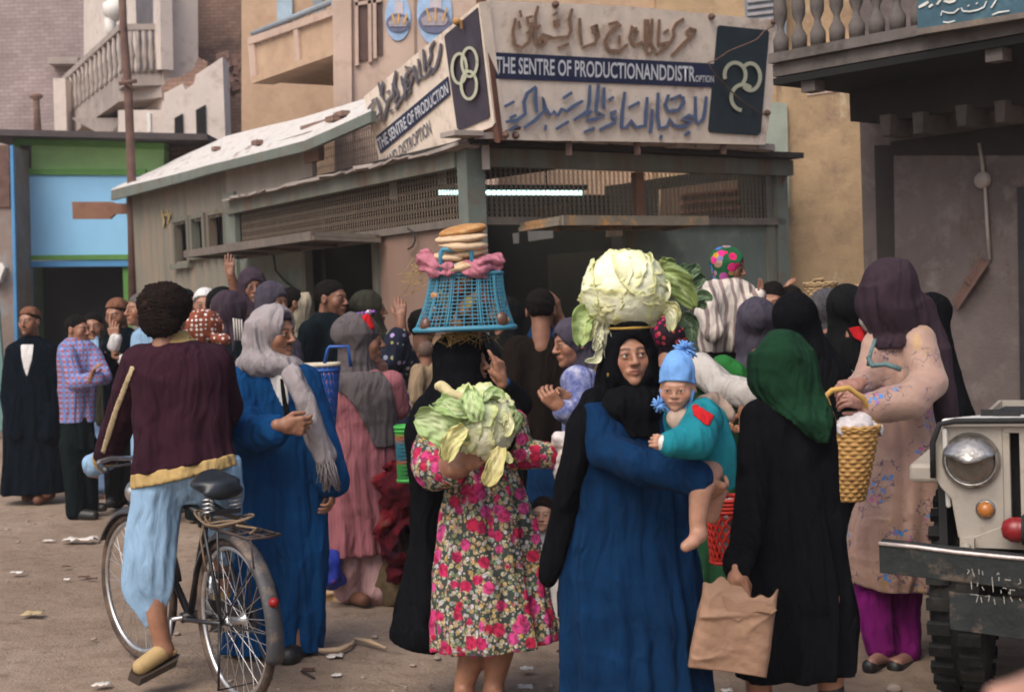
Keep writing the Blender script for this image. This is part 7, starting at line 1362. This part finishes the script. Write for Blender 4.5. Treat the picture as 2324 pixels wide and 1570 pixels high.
    # white bag in the outstretched floral sleeve's hand
    lump('plastic_bag', 'white bag dangling from the hand of the floral dress woman', 'bag', ((1284, 1000, -.02), (1280, 1030, -.01), (1276, 1062, 0)), 5.72, ((.045, .03, .035), (.04, .035, .055), (.03, .03, .045)), M('white_plastic', (.62, .56, .54), .45, .15, 20), 12, .016, 50., .007)
    # heaps at the back
    HM = cloth_m('mixed_red_cloth', (1, 1, 1), .2, lambda t: t.ramp(t.noise(5, 5, .7), [(.30, (.01, .02, .07)), (.40, (.04, .005, .010)), (.52, (.10, .006, .012)), (.60, (.20, .012, .018)), (.66, (.10, .05, .03)), (.72, (.02, .03, .10)), (.80, (.30, .20, .26))]))
    lump('cloth_heap', 'heap of red and blue cloth piled behind the pink dress', 'cloth', ((915, 1100, 0), (935, 1130, 0), (920, 1180, 0), (940, 1220, 0), (925, 1250, .05)), 7.75, (.10, .12, .14, .13, .14), HM, 21, .07, 26., .010)
    lump('sack', 'dull brown sack standing under the red cloth heap', 'sack', ((915, 1290, 0), (925, 1325, 0)), 7.85, ((.17, .14, .16), (.18, .15, .10)), M('sacking', (.12, .085, .045), .95, .3, 30, .5, 200), 23, .04, 14., .014)
    lump('plastic_bag', 'shiny blue and violet bag on the ground beside the pink trousers', 'bag', ((748, 1280, 0), (756, 1305, 0), (742, 1310, 0)), 7.7, (.06, .055, .05), M('blue_violet_bag', (1, 1, 1), .35, .1, 20, pat=p_multi((.02, .04, .30), [(0, (.30, .05, .32)), (.6, (.03, .06, .42))], 22, .4, .4)), 25, .03, 30., .009)
    lump('cardboard', 'crumpled tan cardboard and paper lying behind the pink trousers', 'rubbish', ((755, 1340, 0), (775, 1352, 0)), 7.95, ((.10, .10, .02), (.09, .09, .02)), M('tan_card', (.42, .29, .16), .9, .3, 20), 27, .02, 30., .01)
    # pushchair frame beside the toddler
    t = thing('pushchair', G(1262, 1395), 'thin white metal pushchair frame holding the toddler', 'pushchair'); b = np.array(t.location); m = MB()
    Q = lambda x, y, dd=0.: P(x, y, 7.3 + dd)
    for pts in ([Q(1215, 1240), Q(1250, 1330), Q(1282, 1372)], [Q(1215, 1240, .3), Q(1255, 1330, .3), Q(1290, 1372, .3)], [Q(1284, 1180), Q(1262, 1300), Q(1240, 1385)], [Q(1210, 1330), Q(1280, 1330)], [Q(1210, 1330, .3), Q(1280, 1330, .3)], [Q(1284, 1180), Q(1284, 1180, .3)]): m.tube(pts, .010, 6)
    m.build('frame', WHITE, t, b)
    for x, dd in ((1238, 0), (1238, .3), (1284, 0), (1284, .3)):
        m = MB(); c = Q(x, 1388, dd); c[2] = .055; m.tube([c + (.05 * math.cos(a), 0, .05 * math.sin(a)) for a in np.linspace(0, 6.283, 19)[:-1]], .010, 6, closed=True); m.build('wheel', IRON, t, b)
    m = MB(); m.prism([Q(1208, 1330), Q(1282, 1330), Q(1282, 1330, .3), Q(1208, 1330, .3)], (0, 0, -.03)); m.build('seat', WHITED, t, b)
baskets()
def bicycle():
    dx, dy = -.60, .80; rz = math.atan2(dy, dx); t = thing('bicycle', (-1.19, 5.85, 0), 'old black roadster bicycle with a rope tied rear rack, ridden by the afro cyclist', 'bicycle', rz=rz)
    TY = M('worn_tyre', (.05, .035, .028), .85, .3, 20, .3, 150, stain=((.16, .11, .08), 6, .45, .65)); FR = M('black_enamel', (.015, .015, .018), .4, .3, 12, .1, spec=.5, stain=((.09, .06, .045), 8, .58, .7)); CH = M('dull_chrome', (.62, .61, .60), .35, .2, 20, .1, metal=.9); GU = M('dusty_mudguard', (.055, .055, .06), .55, .3, 8, .15, spec=.4, stain=((.22, .16, .12), 7, .5, .68))
    RW, HB = .345, .35; WB = 1.03
    def wheel(x, steer):
        wt = bpy.data.objects.new('wheel', None); COL.objects.link(wt); wt.parent = t; wt.location = (x, 0, HB); wt.rotation_euler = (0, 0, steer)
        c = lambda r, a, y=0.: np.array([r * math.cos(a), y, r * math.sin(a)]); A = np.linspace(0, 2 * math.pi, 65)[:-1]
        m = MB(); m.tube([c(RW - .017, a) for a in A], .0185, 10, closed=True); m.build('tyre', TY, wt); m = MB(); m.tube([c(RW - .040, a) for a in A], .0115, 8, closed=True); m.build('rim', CH, wt)
        m = MB(); m.lathe([(.012, -.05), (.028, -.045), (.028, -.038), (.016, -.03), (.016, .03), (.028, .038), (.028, .045), (.012, .05)], (0, 0, 0), (0, 1, 0), 14); m.build('hub', CH, wt)
        m = MB()
        for i in range(36): sd_ = 1 if i % 2 else -1; m.tube([c(.026, 2 * math.pi * i / 36 + (.9 if (i // 2) % 2 else -.9), sd_ * .04), c(RW - .045, 2 * math.pi * i / 36)], .0015, 4, cap=False)
        m.build('spokes', CH, wt)
    wheel(0, 0); wheel(WB, R(6))
    def guard(x, a0, a1, steer=0.):
        V, Fq, n_ = [], [], 46; prof = [(-.034, -.020), (-.031, -.006), (-.018, .004), (0, .008), (.018, .004), (.031, -.006), (.034, -.020)]
        for i in range(n_ + 1):
            a = R(a0 + (a1 - a0) * i / n_)
            for y, dr in prof:
                r_ = RW + .022 + dr; p = np.array([r_ * math.cos(a), y, r_ * math.sin(a)]); cs, sn = math.cos(steer), math.sin(steer); V.append((x + cs * p[0] - sn * p[1], sn * p[0] + cs * p[1], HB + p[2]))
        k_ = len(prof); Fq = np.array([[i * k_ + j, (i + 1) * k_ + j, (i + 1) * k_ + j + 1, i * k_ + j + 1] for i in range(n_) for j in range(k_ - 1)]); o = raw('mudguard', np.array(V), Fq, GU, t); s_ = o.modifiers.new('th', 'SOLIDIFY'); s_.thickness = .002
    guard(0, 25, 198); guard(WB, 30, 170, R(6))
    BB, ST, HT0, HT1 = (.45, 0, .30), (.22, 0, .80), (.86, 0, .86), (.90, 0, .70)
    m = MB(); m.tube([BB, (.26, 0, .70), ST], .016, 8); m.tube([(.245, 0, .76), HT0], .015, 8); m.tube([BB, HT1], .017, 8); m.tube([HT0, HT1], .019, 8); m.tube([HT0, (.845, 0, .95)], .013, 8); m.lathe([(.024, -.04), (.024, .04)], BB, (0, 1, 0), 12)
    for s in (-1, 1):
        m.tube([(0, s * .06, HB), (.40, s * .045, .30), BB], .010, 6); m.tube([(0, s * .06, HB), (.20, s * .03, .74), (.245, 0, .76)], .009, 6); m.tube([HT1, (.91, s * .055, .66), (.955, s * .06, .55), (WB, s * .06, HB)], .011, 7)
        m.tube([(0, s * .06, HB), (-.24, s * .036, .60)], .004, 5); m.tube([(0, s * .06, HB), (-.345, s * .036, .36)], .004, 5); m.tube([(0, s * .065, HB), (-.03, s * .075, .735)], .005, 5)
    m.build('frame', FR, t)
    m = MB(); n_ = 22; bp = [(0, .035)] + [(0, .035)]
    pts = [np.array(p) for p in ((.848, 0, .96), (.86, .05, .975), (.87, .16, .985), (.84, .23, .975), (.74, .255, .955), (.68, .26, .95))]; m.tube(pts, .011, 8); m.tube([p * (1, -1, 1) for p in pts], .011, 8); m.tube([(.86, .06, .95), (.86, .20, .945), (.80, .235, .935)], .006, 6); m.tube([(.86, -.06, .95), (.86, -.20, .945), (.80, -.235, .935)], .006, 6); m.build('handlebar', CH, t)
    for s in (1, -1): m = MB(); m.tube([(.79, s * .245, .964), (.67, s * .26, .949)], .016, 8); m.build('grip', FR, t)
    m = MB(); m.lathe([(.03, 0), (.055, .03), (.06, .06), (.05, .075)], (.93, 0, .80), (1, 0, .1), 14); m.build('headlamp', CH, t)
    F_ = SD(); F_.add(ell((.13, 0, .915), (.10, .105, .036))); F_.add(tube([(.16, 0, .918), (.36, 0, .905)], [.05, .022]), .05); F_.add(ell((.055, 0, .885), (.03, .09, .035)), .02); X, Fq = F_.mesh(.008); sdl = raw('saddle', X, Fq, M('black_saddle', (.012, .016, .022), .38, .3, 15, .15, spec=.5), t)
    for s in (-1, 1):
        m = MB(); m.tube([(.075 + .022 * math.cos(a), s * .06 + .022 * math.sin(a), .80 + .0055 * a / 2) for a in np.linspace(0, 25, 80)], .0045, 5); m.build('spring', CH, sdl)
    m = MB(); m.bar((.06, -.07, .80), (.06, .07, .80), .03, .02); m.bar((.05, 0, .80), (.24, 0, .83), .025, .015); m.build('clip', FR, sdl)
    m = MB(); m.tube([(.14, -.06, .745), (-.30, -.07, .735), (-.32, 0, .735), (-.30, .07, .735), (.14, .06, .745)], .006, 6); m.tube([(.12, 0, .745), (-.31, 0, .736)], .005, 6)
    for x in (.05, -.06, -.17, -.27): m.tube([(x, -.068, .738), (x, .068, .738)], .005, 6)
    m.tube([(-.31, .066, .735), (-.33, .066, .62)], .004, 5); m.build('rack', M('rusty_black', (.05, .035, .03), .7, .4, 20), t)
    m = MB(); rg = random.Random(4)
    for j in range(5):
        ph = rg.random() * 6; m.tube([(.06 + (.09 + .02 * j) * math.cos(a) + .02 * math.sin(3 * a + ph), (.055 + .012 * j) * math.sin(a), .752 + .006 * j + .016 * math.sin(2 * a + ph)) for a in np.linspace(0, 6.1, 30)], .005, 5)
    m.tube([(.09, .08, .75), (.08, .10, .70), (.08, .09, .62), (.07, .085, .56)], .005, 5); m.tube([(-.02, -.02, .76), (-.12, .03, .765), (-.2, -.02, .755), (-.26, .04, .75)], .006, 5); m.build('rope', M('hemp_rope', (.20, .14, .09), .95, .3, 90, .5, 300), t)
    m = MB(); m.prism([(-.06, -.075, .40), (.44, -.075, .37), (.52, -.075, .30), (.44, -.075, .22), (-.06, -.075, .30)], (0, .012, 0)); m.build('chain_guard', FR, t)
    m = MB(); m.tube([(.45, -.09, .30), (.45, .09, .30)], .010, 8); m.tube([(.45, .09, .30), (.47, .10, .135)], .010, 7); m.tube([(.45, -.09, .30), (.43, -.10, .465)], .010, 7); m.lathe([(.085, -.003), (.09, 0), (.085, .003)], (.45, -.065, .30), (0, 1, 0), 24); m.build('crank', CH, t)
    for s, x, z in ((1, .47, .135), (-1, .43, .465)): m = MB(); m.box((x, s * .15, z), .07, .09, .022); m.build('pedal', FR, t)
    m = MB(); m.tube([(.0, -.07, .35), (-.07, -.12, .10), (-.07, .12, .10), (.0, .07, .35)], .007, 6); m.build('stand', FR, t)
    m = MB(); m.lathe([(.018, 0), (.022, .01), (.012, .03)], (-.345, 0, .48), (-1, 0, .1), 10); m.build('reflector', M('dark_red_lens', (.25, .01, .01), .3), t)
bicycle()
def jeep():
    o = P(2205, 1050, 5.2); ang = R(-24); t = thing('jeep', (o[0], o[1], 0), 'white open jeep with a hooded headlamp, red horn and dented steel bumper', 'jeep', rz=ang)
    WP = M('jeep_white', (.35, .315, .27), .55, .2, 6, .12, 60, spec=.4, stain=((.24, .18, .13), 6, .52, .70), stain2=((.17, .11, .07), 4.5, .60, .67)); HW = M('hood_white', (.66, .64, .60), .4, .06, 6, .06, spec=.5); CHR = M('tarnished_chrome', (.42, .40, .38), .32, .25, 25, .15, metal=.9, stain=((.12, .10, .08), 14, .5, .65)); RB = M('black_rubber', (.02, .02, .021), .75, .3, 12, .2); GL = M('lamp_glass', (.16, .13, .10), .12, .3, 30, .3, 40, spec=.8); STL = M('bumper_steel', (.022, .028, .029), .45, .45, 9, .25, 40, metal=.35, spec=.5, stain=((.16, .12, .09), 7, .55, .7)); TYJ = M('jeep_tyre', (.016, .017, .0165), .9, .3, 14, .4, 60, stain=((.05, .045, .04), 5, .5, .68))
    za, zb = .66, 1.118
    m = MB(); m.prism([(-.135, 0, .92), (-.13, 0, 1.06), (-.10, 0, zb), (.109, 0, zb), (.109, 0, za), (-.02, 0, za), (-.055, 0, .70), (-.075, 0, .84), (-.11, 0, .88)], (0, .045, 0))
    x0, pit, sw = .122, .058, .033
    for i in range(8): m.prism([(x0 - .013 + i * pit, 0, za), (x0 - .013 + i * pit, 0, zb), (x0 - .013 + i * pit + pit - sw, 0, zb), (x0 - .013 + i * pit + pit - sw, 0, za)], (0, .045, 0))
    xe = x0 - .013 + 8 * pit; m.prism([(xe, 0, za), (xe, 0, zb), (xe + .25, 0, zb), (xe + .27, 0, .92), (xe + .2, 0, za)], (0, .045, 0)); m.prism([(.115, -.002, 1.085), (xe, -.002, 1.085), (xe, -.002, zb), (.115, -.002, zb)], (0, .043, 0)); m.prism([(.0, -.002, za), (xe + .2, -.002, za), (xe + .2, -.002, .745), (.1, -.002, .745), (-.03, -.002, .69)], (0, .043, 0)); m.build('grille', WP, t, bevel=.004)
    m = MB(); m.box((.36, .12, .90), .66, .02, .4); m.build('radiator', RB, t)
    m = MB(); m.prism([(-.10, -.03, 1.110), (.82, -.03, 1.115), (.80, 1.0, 1.03), (-.06, 1.0, 1.03)], (0, 0, .03)); m.prism([(-.10, -.03, 1.105), (-.10, 1.0, 1.03), (-.10, 1.0, .8), (-.10, .03, .8)], (.02, 0, 0)); m.build('hood', HW, t, bevel=.012)
    m = MB(); m.tube([(-.135, -.02, .92), (-.132, -.03, 1.05), (-.105, -.035, 1.12), (-.05, -.036, 1.132), (.4, -.036, 1.136), (.82, -.036, 1.136)], .011, 7); m.build('hood_seal', RB, t)
    m = MB(); m.box((.08, .55, 1.10), .10, .05, .03); m.box((.05, .62, 1.10), .15, .04, .03); m.build('hood_latch', RB, t)
    # headlamps
    for hx in (0., xe + .13):
        hb = MB(); hb.lathe([(.100, -.004), (.104, .012), (.095, .03), (.086, .032), (.084, .012)], (hx, 0, .985), (0, -1, 0), 32); h = hb.build('headlight', CHR, t); m = MB(); m.lathe([(.085, .012), (.082, .028), (.070, .045), (.04, .056), (.005, .060)], (hx, 0, .985), (0, -1, 0), 28); m.build('lens', GL, h)
        m = MB(); m.lathe([(.055, .002), (.04, .016), (.005, .02)], (hx, 0, .985), (0, 1, 0), 20)
        V, Fq, na = [], [], 24
        for j in range(6):
            for i in range(na + 1):
                a = R(28 + 124 * i / na); q = j / 5; r_ = .096 + .008 * math.sin(q * 3) ; V.append((hx + r_ * math.cos(a) * (1 - .05 * q), -.026 - .10 * q * (1 - .55 * abs(math.cos(a)) ** 1.5) , .985 + r_ * math.sin(a) * (1 - .10 * q) - .085 * q * math.sin(a) ** 2))
        Fq = np.array([[j * (na + 1) + i, (j + 1) * (na + 1) + i, (j + 1) * (na + 1) + i + 1, j * (na + 1) + i + 1] for j in range(5) for i in range(na)]); vz = raw('visor', np.array(V), Fq, CHR, h); s_ = vz.modifiers.new('th', 'SOLIDIFY'); s_.thickness = .004
    m = MB(); m.lathe([(.036, 0), (.034, .008)], (.045, 0, .805), (0, -1, 0), 18); il = m.build('indicator', CHR, t); m = MB(); m.lathe([(.030, .004), (.028, .02), (.018, .032), (.004, .036)], (.045, 0, .805), (0, -1, 0), 18); m.build('lens', M('amber_lens', (.42, .15, .03), .25, .2, 30, spec=.6), il)
    RDP = M('red_enamel', (.22, .012, .015), .35, .2, 14, .1, spec=.5); m = MB(); m.lathe([(.004, -.012), (.03, -.004), (.044, .02), (.046, .05), (.040, .06), (.048, .07), (.05, .55), (.03, .56)], (.115, -.07, .745), (1, 0, 0), 20); hr = m.build('horn', RDP, t); m = MB(); m.tube([(.18 , -.07 + .049 * math.cos(a), .745 + .049 * math.sin(a)) for a in np.linspace(0, 6.28, 25)[:-1]], .006, 6, closed=True); m.build('horn_ring', RB, hr); m = MB(); m.box((.40, -.10, .745), .36, .02, .085); m.build('horn_bar', RDP, hr)
    # fenders
    for sx in (-1, 1):
        X = lambda v: v if sx < 0 else xe + .12 - v
        m = MB(); xa, xb_ = sorted((X(-.24), X(-.11))); m.prism([(xa, .10, .955), (xb_, .10, .955), (xb_, .10, .885), (xa, .10, .885)], (0, .85, 0)); m.prism([(xa, .9, .965), (xb_, .9, .965), (xb_, 1.25, .60), (xa, 1.25, .60)], (0, .04, 0)); m.build('fender', WP, t, bevel=.032)
        m = MB(); m.box((X(-.12), .5, .72), .03, .8, .36); m.build('inner_wing', RB, t)
        c = np.array([X(-.10), .55, .39]); 
        for yc in (.55, 2.45):
            c = np.array([X(-.10), yc, .39]); m = MB(); m.lathe([(.20, -.085), (.30, -.10), (.365, -.085), (.385, -.05), (.388, 0), (.385, .05), (.365, .085), (.30, .10), (.20, .085)], c, (1, 0, 0), 44); wt = m.build('wheel', TYJ, t); m = MB()
            for i in range(26):
                a = 2 * math.pi * i / 26; u_ = np.array([0, math.cos(a), math.sin(a)]); q = np.array([0, -math.sin(a), math.cos(a)])
                for s in (-1, 1): m.box(c + u_ * .392 + np.array([s * .055, 0, 0]) + q * (.02 * s), .085, .045, .03, np.stack([(1, 0, 0), q, u_], 1))
            m.build('tread', TYJ, wt); m = MB(); m.lathe([(.19, -.06), (.20, .06), (.08, .03), (.06, .09), (.01, .09)], c, (sx, 0, 0), 24); m.build('rim', WP, wt)
    # bumper, with its plate and stencilled marks
    bz = R(5); bm = MB(); x1, x2 = -.285, 1.25; f = lambda x, z: (x, -.34, z - .075 * (x + .40)); bm.prism([f(x1, .735), f(x2, .735), f(x2, .63), f(x1, .63)], (0, .012, 0)); bm.prism([f(x1, .735), f(x2, .735), (x2, -.27, .735 - .075 * (x2 + .4)), (x1, -.27, .735)], (0, 0, -.01)); bp = bm.build('bumper', STL, t, bevel=.004)
    m = MB(); m.tube([np.array(f(x1 + (x2 - x1) * i / 12, .736)) + (0, -.002, .002 * math.sin(i * 2.)) for i in range(13)], .0075, 6); m.build('worn_edge', M('bright_scrape', (.50, .44, .42), .45, .3, 30, metal=.4), bp)
    m = MB(); m.prism([(-.05, -.335, .565), (.75, -.335, .495), (.75, -.335, .365), (-.05, -.335, .435)], (0, .02, 0)); m.build('under_plate', STL, bp)
    MK = M('faded_white_marks', (.30, .29, .26), .8, .5, 60)
    OPJ = (np.array((Matrix.Translation(t.location) @ Matrix.Rotation(ang, 4, 'Z')) @ Vector((0, -.342, .6))), np.array(Matrix.Rotation(ang, 3, 'Z') @ Vector((0, -1, 0))))
    zj = lambda x, y: (2045.4 + x / 6.361, 1199. + y / 6.361); S = [[(960, 590), (985, 605), (955, 650)], [(1020, 580), (1030, 620), (1055, 690)], [(1010, 760), (1018, 870)], [(1105, 780), (1100, 830)], [(1165, 840), (1195, 885)], [(1000, 945), (1110, 960), (1085, 1060)], [(1150, 990), (1165, 1065)], [(1215, 980), (1275, 965), (1260, 1050)], [(1310, 700), (1330, 910)], [(1340, 1010), (1355, 1090)], [(1380, 665), (1400, 635), (1415, 660)], [(1410, 700), (1410, 750)], [(1500, 735), (1580, 745)], [(1470, 855), (1520, 862)], [(1440, 890), (1445, 930)], [(1550, 920), (1570, 950), (1575, 880), (1640, 890)], [(1480, 980), (1490, 1080)], [(1575, 985), (1605, 1050)], [(1715, 730), (1725, 780), (1690, 800)], [(1710, 1010), (1730, 1040)], [(1120, 590), (1125, 660)], [(1170, 610), (1180, 670)]]
    Mi = (Matrix.Translation(t.location) @ Matrix.Rotation(ang, 4, 'Z')).inverted(); m = MB()
    for k_, s_ in enumerate(S): stroke(m, [zj(*q) for q in s_], 2.6, OPJ, .001 + .0004 * k_, .001)
    m.V = [tuple(Mi @ Vector(v)) for v in m.V]; m.build('stencil_marks', MK, bp)
    m = MB(); m.tube([(-.02, .0, .68), (-.025, -.06, .665), (-.06, -.16, .66), (-.16, -.28, .70)], .018, 8); m.bar((-.02, -.01, .70), (-.02, -.01, .655), .05, .05, up=(1, 0, 0)); m.build('bumper_bracket', WP, t); m = MB(); m.tube([(.62, .0, .68), (.62, -.30, .64)], .018, 8); m.build('bumper_bracket', WP, t)
    m = MB(); m.box((.36, .3, .55), .5, .5, .14); m.box((.36, 1.4, .56), .5, 2.4, .12); m.build('chassis', RB, t)
    m = MB()
    for x in (-.18, .88): m.prism([(x, 1.0, .60), (x, 1.0, 1.02), (x, 1.35, 1.02), (x, 1.5, .85), (x, 2.1, .85), (x, 2.2, .95), (x, 3.1, .95), (x, 3.1, .60)], (.02, 0, 0))
    m.prism([(-.16, 1.0, .62), (.88, 1.0, .62), (.88, 3.1, .62), (-.16, 3.1, .62)], (0, 0, .03)); m.prism([(-.16, 1.0, .65), (.88, 1.0, .65), (.88, 1.0, 1.02), (-.16, 1.0, 1.02)], (0, .02, 0)); m.prism([(-.16, 3.08, .65), (.88, 3.08, .65), (.88, 3.08, .95), (-.16, 3.08, .95)], (0, .02, 0)); m.build('body', WP, t)
    m = MB(); m.tube([(.84, 1.05, 1.0), (.84, 1.15, 1.5), (.45, 1.15, 1.52), (.40, 1.15, 1.5), (.40, 1.05, 1.0)], .02, 8); m.build('windshield_frame', WP, t)
    for x in (.12, .62): m = MB(); m.box((x, 1.85, .72), .42, .45, .14); m.box((x, 2.1, .85), .42, .10, .3); m.build('seat', RB, t, bevel=.03)
jeep()
def ground_bits():
    rg = random.Random(12); PAP = [M('paper_scrap', (.62, .57, .52), .9, .15, 20), M('card_scrap', (.42, .32, .18), .9, .2, 20), M('dark_scrap', (.10, .045, .035), .9, .3, 20)]
    def scrap(x, y, w_, dp, k_, label, cat='litter', group=None, name='paper_scrap', mat=None):
        g = G(x, y, .003); n_ = 7; V = []
        for i in range(n_):
            for j in range(5): V.append(g + ((i / 6 - .5) * w_ + .1 * w_ * rg.uniform(-1, 1), (j / 4 - .5) * dp + .15 * dp * rg.uniform(-1, 1), .004 + .02 * rg.random() * w_ / .15))
        Fq = [[i * 5 + j, (i + 1) * 5 + j, (i + 1) * 5 + j + 1, i * 5 + j + 1] for i in range(6) for j in range(4)]; o = raw(name, np.array(V) , Fq, mat or PAP[k_], None); o.modifiers.new('th', 'SOLIDIFY').thickness = .003
        tag(o, label, cat, group)
    scrap(183, 1228, .22, .10, 0, 'long white paper strip on the dirt behind the front bicycle wheel')
    scrap(74, 1394, .11, .08, 1, 'yellowish leaf litter on the dirt, alone near the bicycle', name='leaf_litter'); scrap(1565, 1563, .07, .05, 0, 'bright green leaf scrap on the ground by the jeep', name='leaf_scrap', mat=M('green_scrap', (.20, .36, .12), .8)); 
    L = 'small pale paper scrap trodden into the dusty street'
    for x, y in ((152, 1315), (112, 1228), (1196, 1518), (1305, 1518), (1090, 1508), (230, 1555), (1290, 1460), (765, 1533), (1190, 1560), (760, 1490), (40, 1300), (1362, 1555), (1650, 1568)): scrap(x, y, .04 + .05 * rg.random(), .03 + .03 * rg.random(), 0, L, group='pale scraps on the street')
    for x, y in ((208, 1314), (150, 1286), (190, 1310), (700, 1520), (1280, 1480)): scrap(x, y, .05 + .03 * rg.random(), .03, 2, 'dark rusty scrap lying flat on the dusty street', group='dark scraps on the street')
    m = MB(); WD = M('peeled_wood', (.42, .30, .20), .85, .2, 30, .3, 90)
    m.tube([G(692, 1466, .015), G(730, 1476, .02), G(770, 1474, .025), G(797, 1462, .02), G(805, 1452, .012)], [.006, .012, .014, .012, .008], 7); tag(m.build('stick', WD), 'curved peeled stick on the ground beside the black shoe', 'stick')
    m = MB(); m.tube([G(803, 1448, .02), G(840, 1456, .025), G(876, 1470, .015)], [.008, .013, .006], 7); tag(m.build('stick', WD), 'short straight stick on the ground touching the curved one', 'stick')
    m = MB(); m.tube([G(684, 1522, .008), G(714, 1538, .008)], .005, 5); tag(m.build('stick', IRON), 'thin black twig on the ground in front of the blue galabeya', 'stick')
    PB_ = M('pebble_grey', (.30, .24, .20), .95, .3, 30); pm = None
    bm = bmesh.new(); bmesh.ops.create_icosphere(bm, subdivisions=2, radius=1)
    for v in bm.verts: v.co *= 1 + .18 * math.sin(v.co.x * 5 + v.co.y * 3) * math.cos(v.co.z * 4)
    pm = bpy.data.meshes.new('stone'); bm.to_mesh(pm); bm.free(); pm.materials.append(PB_); pm.polygons.foreach_set('use_smooth', [True] * len(pm.polygons))
    for i in range(90):
        x = rg.uniform(0, 1350); y = rg.uniform(1140, 1570); g = G(x, y); s_ = .005 + .014 * rg.random() ** 3
        o = bpy.data.objects.new('stone', pm); COL.objects.link(o); o.location = g; o.scale = (s_ * rg.uniform(.8, 1.5), s_, s_ * .6); o.rotation_euler = (0, 0, rg.random() * 6); tag(o, 'small grey stone lying loose on the dusty street', 'stone', 'loose stones on the street')
    o = bpy.data.objects.new('stone', pm); COL.objects.link(o); o.location = G(2030, 1562); o.scale = (.035, .02, .02); tag(o, 'largest pale stone on the ground under the jeep bumper', 'stone', 'loose stones on the street')
ground_bits()
def passer_by():
    p = Person('blurred bare hand of a passer-by reaching in at the corner below the jeep', 2360, .8, tone=(.42, .23, .17)); p.limb([(3250, 2000, .05), (2800, 1790, .02), (2640, 1720, 0)], [.045, .036, .028]); p.hand((2650, 1725, 0), (2510, 1635, .02), (-.2, .5, -1), GRIP, .6, size=.9, h=.003); p.done(.008)
passer_by()

# ---------------------------------------------------------------- dusty air
hz = bpy.data.materials.new('dusty_air'); hz.use_nodes = True; ht = hz.node_tree; ht.nodes.remove(ht.nodes['Principled BSDF'])
pv = ht.nodes.new('ShaderNodeVolumePrincipled'); pv.inputs['Color'].default_value = (.86, .80, .80, 1); pv.inputs['Density'].default_value = .0017; pv.inputs['Anisotropy'].default_value = .2
ht.links.new(pv.outputs[0], ht.nodes['Material Output'].inputs['Volume'])
m = MB(); m.box((0, 20, 6.5), 70, 50, 15.5); tag(m.build('haze', hz), kind='stuff')
SC.cycles.volume_bounces = 0
